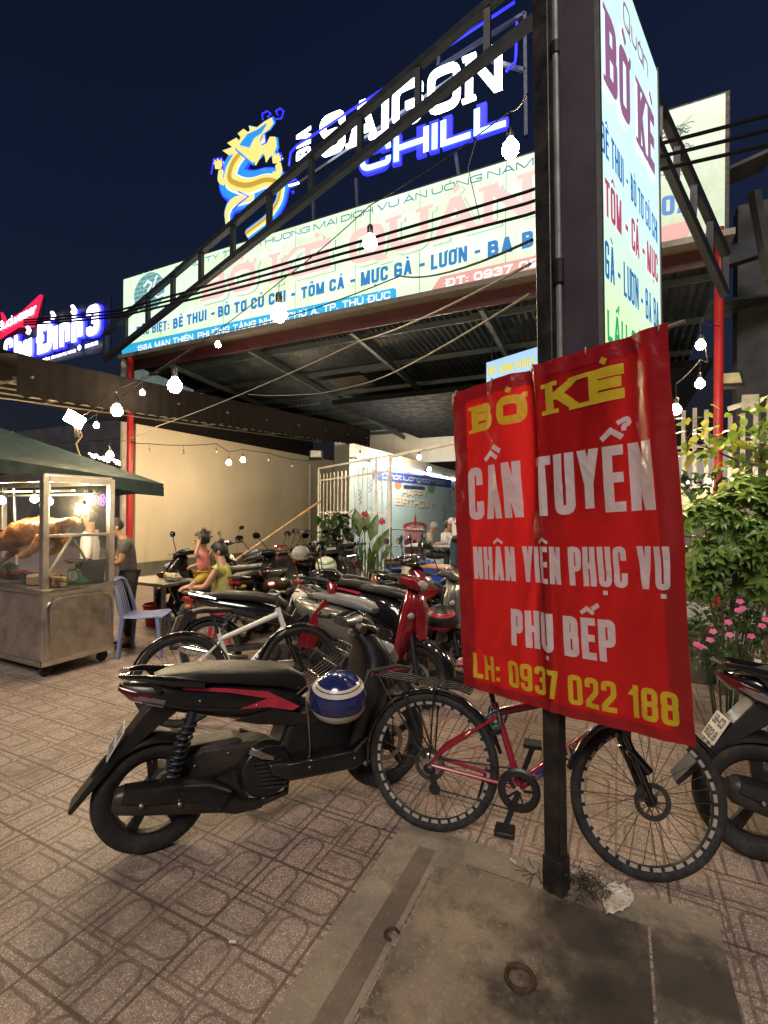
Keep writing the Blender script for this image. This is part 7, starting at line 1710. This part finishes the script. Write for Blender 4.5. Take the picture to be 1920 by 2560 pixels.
# ================================================================ plants
def leaf_mat(name, c, c2, tl=.25):
    m, nt, b = newmat(name); tc = node(nt, 'ShaderNodeTexCoord').outputs['Object']
    cc = mixc(nt, noise(nt, tc, 6, 4, .7).ramp(.35, .65), c, c2); nt.links.new(cc, b.inputs['Base Color']); b.inputs['Roughness'].default_value = .38
    tr = node(nt, 'ShaderNodeBsdfTranslucent'); nt.links.new(cc, tr.inputs[0]); ms = node(nt, 'ShaderNodeMixShader'); ms.inputs[0].default_value = tl
    nt.links.new(b.outputs[0], ms.inputs[1]); nt.links.new(tr.outputs[0], ms.inputs[2]); nt.links.new(ms.outputs[0], nt.nodes['Material Output'].inputs[0]); return m
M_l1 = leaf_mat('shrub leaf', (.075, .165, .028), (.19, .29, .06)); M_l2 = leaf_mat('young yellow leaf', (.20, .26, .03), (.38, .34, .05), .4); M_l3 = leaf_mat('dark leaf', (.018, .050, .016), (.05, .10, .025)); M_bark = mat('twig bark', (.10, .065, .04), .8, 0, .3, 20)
def foliage(n, c, r, L, w, rn, up=.1, mb=None, whorl=0, curl=.25):
    mb = mb or MB()
    for k in range(n):
        d = rdir(rn); q = rn.uniform(.45, 1)**.6; p = V(c)+V((d.x*r[0]*q, d.y*r[1]*q, d.z*r[2]*q))
        if whorl:
            a = rn.uniform(0, 6.28); ax = (d+V((0, 0, .8))).normalized(); u = ax.orthogonal().normalized(); v = ax.cross(u)
            for j in range(whorl):
                t = a+2*pi*j/whorl; leaf(mb, p, u*cos(t)+v*sin(t)+ax*.25, ax, L*rn.uniform(.7, 1.15), w*rn.uniform(.8, 1.1), .2, curl)
        else: leaf(mb, p, (rdir(rn, up)+d*.6), V((0, 0, 1)), L*rn.uniform(.7, 1.2), w*rn.uniform(.8, 1.2), .2, curl)
    return mb
rn = random.Random(21)
def root(px, d): p = dep(px, 1281, d); return V((p.x, p.y, 0))
def rel(px, py, d, o): return dep(px, py, d)-o
o = root(1815, 4.3); sh = empty('shrub', o, 0, 'broad leafy green shrub growing beside the right red pole', 'shrub')
m_ = MB()
for px, py, d, r in ((1760, 1300, 4.1, (.24, .24, .16)), (1850, 1270, 4.3, (.30, .25, .18)), (1905, 1330, 4.2, (.25, .22, .2)), (1800, 1380, 4.1, (.30, .25, .20)), (1890, 1430, 4.1, (.28, .22, .22)), (1760, 1430, 4.2, (.18, .2, .2)), (1870, 1220, 4.4, (.22, .2, .12))): foliage(34, rel(px, py, d, o), r, .112, .048, rn, whorl=8, mb=m_)
m_.obj('foliage', M_l1, sh)
m_ = MB()
for px, py in ((1760, 1300), (1850, 1270), (1905, 1330), (1800, 1380), (1870, 1220), (1760, 1430)): e_ = rel(px, py, 4.25, o); m_.tube([(e_.x*.15, e_.y*.15, 0), (e_.x*.4, e_.y*.4, e_.z*.5), e_], [.016, .011, .005], 6)
m_.obj('stem', M_bark, sh)
o = root(1830, 5.2); hg = empty('hedge_plant', o, 0, 'dark leafy undergrowth filling the gap below the shrub', 'plant'); m_ = MB()
for px, py, d, r in ((1745, 1360, 5.2, (.25, .3, .3)), (1830, 1400, 5.3, (.4, .3, .35)), (1915, 1400, 5.0, (.35, .3, .4)), (1780, 1500, 5.0, (.35, .3, .3)), (1890, 1510, 4.9, (.4, .3, .3)), (1760, 1220, 5.4, (.25, .2, .15)), (1830, 1600, 4.6, (.5, .3, .25))): foliage(70, rel(px, py, d, o), r, .15, .065, rn, mb=m_)
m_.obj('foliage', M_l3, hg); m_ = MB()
for k in range(9): t = rn.uniform(-.5, .5); m_.tube([(t*.3, rn.uniform(-.1, .1), 0), (t, rn.uniform(-.2, .2), .9+rn.random()*.5)], [.014, .005], 6)
m_.obj('stem', M_bark, hg)
o = root(1900, 4.0); tr_ = empty('young_tree', o, 0, 'young tree with large yellow green leaves reaching over the shrub', 'tree'); m_ = MB(); m2 = MB(); tw = MB()
pth = [rel(1985, 1281, 4.0, o)*0, rel(1960, 1180, 4.0, o), rel(1900, 1165, 3.95, o), rel(1840, 1150, 3.9, o), rel(1770, 1120, 3.85, o), rel(1715, 1100, 3.8, o)]
tw.tube(pth, [.022, .016, .012, .009, .006, .003], 7)
for px, py, d, n, yl in ((1712, 1062, 3.8, 7, 1), (1745, 1100, 3.85, 14, 1), (1720, 1130, 3.8, 9, 1), (1780, 1130, 3.9, 18, .6), (1820, 1080, 3.95, 16, .6), (1870, 1100, 4.0, 22, .3), (1905, 1130, 4, 22, .3), (1900, 1020, 4.05, 16, .2), (1885, 1180, 3.95, 16, .2), (1830, 1165, 3.9, 12, .4), (1755, 1055, 3.8, 6, 1), (1925, 1060, 4, 20, .2)):
    c = rel(px, py, d, o); near = min(pth[1:], key=lambda q: (q-c).length); tw.tube([near, near.lerp(c, .5)+V((0, 0, .02)), c], [.006, .004, .002], 5)
    for k in range(n):
        p = c+V((rn.gauss(0, .07), rn.gauss(0, .08), rn.gauss(0, .05))); leaf(m2 if rn.random() < yl*.55 else m_, p, rdir(rn, -.3), V((0, 0, 1))+rdir(rn)*.5, rn.uniform(.07, .11), rn.uniform(.05, .075), .1, .15)
m_.obj('foliage', leaf_mat('green tree leaf', (.08, .16, .02), (.18, .26, .04), .35), tr_); m2.obj('young_leaves', M_l2, tr_); tw.obj('branch', M_bark, tr_)
o = root(1820, 3.6); vp = empty('periwinkle', o, 0, 'flowering periwinkle clump with pink blooms at the right', 'flowers'); m_ = MB()
for px, py, d, r in ((1800, 1600, 3.5, (.26, .22, .14)), (1880, 1600, 3.5, (.25, .2, .18)), (1760, 1640, 3.3, (.18, .18, .10)), (1850, 1650, 3.3, (.28, .22, .12)), (1840, 1530, 3.6, (.2, .2, .12)), (1905, 1520, 3.7, (.16, .2, .2)), (1790, 1520, 3.9, (.2, .2, .16))): foliage(75, rel(px, py, d, o), r, .065, .026, rn, up=.4, mb=m_)
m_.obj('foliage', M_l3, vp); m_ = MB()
for k in range(14): a = rel(rn.uniform(1750, 1910), rn.uniform(1530, 1620), 3.5, o); m_.tube([(a.x*.4, a.y*.4, 0), a], [.006, .003], 5)
m_.obj('stem', M_l3, vp)
M_fl = leaf_mat('pink petal', (.62, .10, .30), (.70, .22, .42), .3); M_fw = leaf_mat('white petal', (.6, .6, .52), (.7, .7, .6), .3)
for i, (px, py) in enumerate(((1850, 1504), (1846, 1526), (1856, 1521), (1821, 1556), (1783, 1579), (1825, 1587), (1775, 1600), (1742, 1611), (1752, 1617), (1905, 1565), (1878, 1591), (1915, 1549), (1888, 1660), (1896, 1655))):
    m_ = MB(); c = rel(px, py, 3.22, o); ax = (CAM-V(dep(px, py, 3.22))).normalized()+V((0, 0, .9)); ax.normalize(); u = ax.orthogonal().normalized(); v = ax.cross(u)
    for j in range(5): t = 2*pi*j/5; leaf(m_, c+ax*.001*j, u*cos(t)+v*sin(t), ax, .026, .026, .05, .05)
    m_.obj('flower', M_fw if i > 11 else M_fl, vp)
M_pot = mat('terracotta grey pot', (.10, .085, .07), .8, 0, .3, 9)
bucket(root(1745, 4.7), .16, .20, .5, M_pot, 'grey planter half hidden behind the banner and shrub', 'planter', 'planter', M_soil)
# potted plants in front of the fence
o = root(835, 9.6); pc = empty('creeper_plant', o, 0, 'tall heart leaved creeper climbing a stake by the wall corner', 'plant'); m_ = MB()
for k in range(210):
    t = rn.random(); p = rel(835+rn.gauss(0, 18)+t*6, 1285+t*150, 9.6, o)+V((0, rn.gauss(0, .1), 0)); leaf(m_, p, rdir(rn, -.5), V((0, 0, 1))+rdir(rn)*.4, rn.uniform(.14, .22), rn.uniform(.11, .16), .1, .2)
m_.obj('foliage', M_l3, pc); MB().tube([(0, 0, 0), (0, 0, 1.6)], .02).obj('stake', M_bark, pc)
o = root(915, 9.8); bp_ = empty('broadleaf_plant', o, 0, 'broad banana like leaves with a red bloom before the bar fence', 'plant'); m_ = MB(); s2 = MB()
for px, py, L, w, dx in ((898, 1300, .62, .26, -.15), (885, 1320, .55, .2, -.5), (925, 1310, .6, .22, .25), (945, 1330, .5, .18, .5), (912, 1290, .5, .2, .05), (870, 1345, .4, .16, -.6), (935, 1345, .45, .16, .3), (955, 1355, .4, .12, .6)):
    b = rel(px, py+45, 9.8, o); d = CR*dx+V((0, 0, 1)); leaf(m_, b, d, -CF+V((0, 0, .2)), L, w, .15, .22); s2.tube([(b.x*.2, b.y*.2, 0), b*.6+V((0, 0, .0)), b], [.02, .015, .01], 6)
for k in range(34): a = rel(rn.uniform(870, 965), 1430, rn.uniform(9.2, 9.7), o); leaf(m_, a+V((0, 0, -.05)), V((rn.gauss(0, .18), rn.gauss(0, .18), 1)), rdir(rn), rn.uniform(.4, .75), .055, .2, .03)
m_.obj('foliage', leaf_mat('glossy broad leaf', (.03, .085, .03), (.12, .17, .04), .3), bp_); s2.obj('stem', M_l3, bp_)
m_ = MB()
for px, py in ((912, 1287), (955, 1303)):
    for k in range(14): leaf(m_, rel(px, py, 9.6, o), rdir(rn, .3), rdir(rn), .09, .06)
m_.obj('bloom', leaf_mat('red bloom', (.55, .04, .07), (.65, .12, .16)), bp_)
bucket(onz(872, 1492), .20, .24, .50, M_rpl, 'big red plastic pot in front of the plants', 'pot', 'plant_pot', M_soil); bucket(onz(852, 1478), .22, .26, .62, mat('dull red plastic', (.30, .02, .03), .5), 'taller dull red pot behind the big red pot', 'pot', 'plant_pot', M_soil)
p = onz(955, 1478); wp = empty('square_planter', p, radians(20), 'cream square planter with a gold emblem full of small blooms', 'planter'); MB().prism([(-.15, 0), (.15, 0), (.19, .34), (-.19, .34)], -.16, .16).obj('box', M_cream, wp, bevel=.012)
m_ = MB()
for s in (-1, 1): m_.tube([(s*.01, -.163, .08), (s*.06, -.165, .12), (s*.02, -.167, .17), (s*.07, -.168, .22), (s*.03, -.17, .27)], .008, 5)
m_.obj('emblem', mat('gold paint', (.35, .24, .05), .4, .5), wp); foliage(70, (0, 0, .40), (.17, .15, .08), .07, .03, rn).obj('foliage', leaf_mat('pale blossom leaf', (.25, .3, .1), (.5, .5, .35)), wp)
p = onz(722, 1490); gb = empty('green_bin', p, radians(30), 'dark green wheeled bin at the foot of the beige wall', 'bin'); MB().prism([(-.24, 0), (.24, 0), (.30, .8), (-.30, .8)], -.26, .26).obj('body', mat('bin green', (.012, .06, .025), .45), gb, bevel=.02); MB().bb((-.32, -.29, .80), (.32, .29, .86)).obj('lid', mat('bin lid green', (.014, .07, .03), .4), gb, bevel=.02)
wire('bamboo_pole', [dep(575, 1410, 11.2), dep(800, 1253, 12.6)], .028, mat('bamboo', (.34, .24, .12), .6, 0, .2, 10), 'long bamboo pole leaning against the beige wall')
# cctv
cc = empty('security_camera', dep(1875, 1005, 6.6), radians(180+10), 'white security camera on a plate above the shrub', 'camera'); MB().bb((-.10, .0, -.10), (.10, .02, .10)).obj('plate', M_cream, cc, bevel=.005); MB().tube([(.02, -.02, 0), (.12, -.10, -.03), (.20, -.16, -.05)], [.03, .036, .036], 12).obj('body', M_white, cc); MB().tube([(.20, -.16, -.05), (.203, -.163, -.051)], .028, 12).obj('lens', M_gloss, cc)
# ================================================================ litter on the ground
def crush(px, py, label):
    e = onz(px, py, .01); m_ = MB(); N = 26; K = 6; vs = []; fs = []
    for i in range(K+1):
        t = i/K
        for j in range(N): a = -1.35+2.7*j/(N-1); r = .035+.085*t; vs.append((r*cos(a)*(1.25-.2*t), r*sin(a)*.85, .012+.035*sin(pi*j/(N-1))*(.5+t*.5)+.006*sin(j*2.3+i)))
    for i in range(K):
        for j in range(N-1): fs.append((i*N+j, i*N+j+1, (i+1)*N+j+1, (i+1)*N+j))
    o = m_.add(vs, fs).obj('litter', mat('dirty white plastic', (.52, .48, .42), .4, 0, .1, 20, dirt=(.25, .2, .15), dscale=18), loc=e, rz=HL-.5); s = o.modifiers.new('thick', 'SOLIDIFY'); s.thickness = .003; tag(o, label, 'litter')
crush(1500, 2240, 'crushed white plastic cup lid lying beside the post foot')
m_ = MB(); rn = random.Random(8)
for k in range(150):
    c = V((rn.gauss(0, .055), rn.gauss(0, .045), .012+abs(rn.gauss(0, .028)))); pts = [c]; d = rdir(rn)
    for j in range(7): d = (d+rdir(rn)*.9).normalized(); q = pts[-1]+d*.013; q.z = max(.008, q.z*.96); pts.append(q)
    m_.tube(pts, .0009, 3, caps=False)
tag(m_.obj('fibre_tangle', mat('black fibre', (.016, .012, .010), .35), loc=onz(1462, 2225)), 'tangle of black fibres heaped against the post foot', 'litter', kind='stuff')
for px, py, l, rz, lab in ((582, 2358, .028, .4, 'white cigarette end on the tiles below the scooter'), (1283, 2156, .035, -.5, 'white cigarette end on the cement border by the post')): o_ = MB().tube([(-l/2, 0, .006), (l/2, 0, .006)], .005, 8).obj('cigarette_end', mat('cigarette paper', (.6, .55, .46), .7), loc=onz(px, py, .004), rz=rz); tag(o_, lab, 'litter')
for k in range(9): o_ = MB().tube([(0, 0, .01), (.03, .005*k-.02, .012), (.05+.004*k, .012*k-.05, .010)], .0022, 4).obj('twig', M_bark, loc=onz(1335+rn.uniform(-12, 14), 2185+rn.uniform(-10, 12), .006), rz=HL+2.4+.25*k); tag(o_, 'dry twig lying by the left side of the post foot', 'twig', 'dry twigs by the post')
M_rust = mat('rusty iron', (.075, .040, .022), .7, .3, .4, 30, bump=.5)
o_ = MB().torus((0, 0, .006), .046, .009, 'Z', 30, 8).obj('iron_ring', M_rust, loc=onz(1300, 2450, .004), rz=.6); tag(o_, 'round rusty iron ring set in the stained concrete', 'ring')
o_ = MB().torus((0, 0, .010), .026, .006, 'Z', 14, 6, a0=-.3, a1=pi+.9).obj('iron_hook', M_rust, loc=onz(980, 2342, .006), rz=1.0); tag(o_, 'small rusty hook poking from the cement border', 'hook')

nz = empty('neon_flower', dep(255, 1250, 6.6), 0, 'small purple neon flower shape behind the stall glass', 'neon sign')
m_ = MB()
for k in range(5): a = k*2*pi/5; m_.torus((cos(a)*.05, 0, sin(a)*.05), .03, .006, 'Y', 12, 5)
m_.obj('tube', emis('purple neon', (.45, .08, 1), 3.0, False), nz)
MB().bar((0, .01, -.08), (0, .01, .35), .01).obj('hanger', M_black, nz)
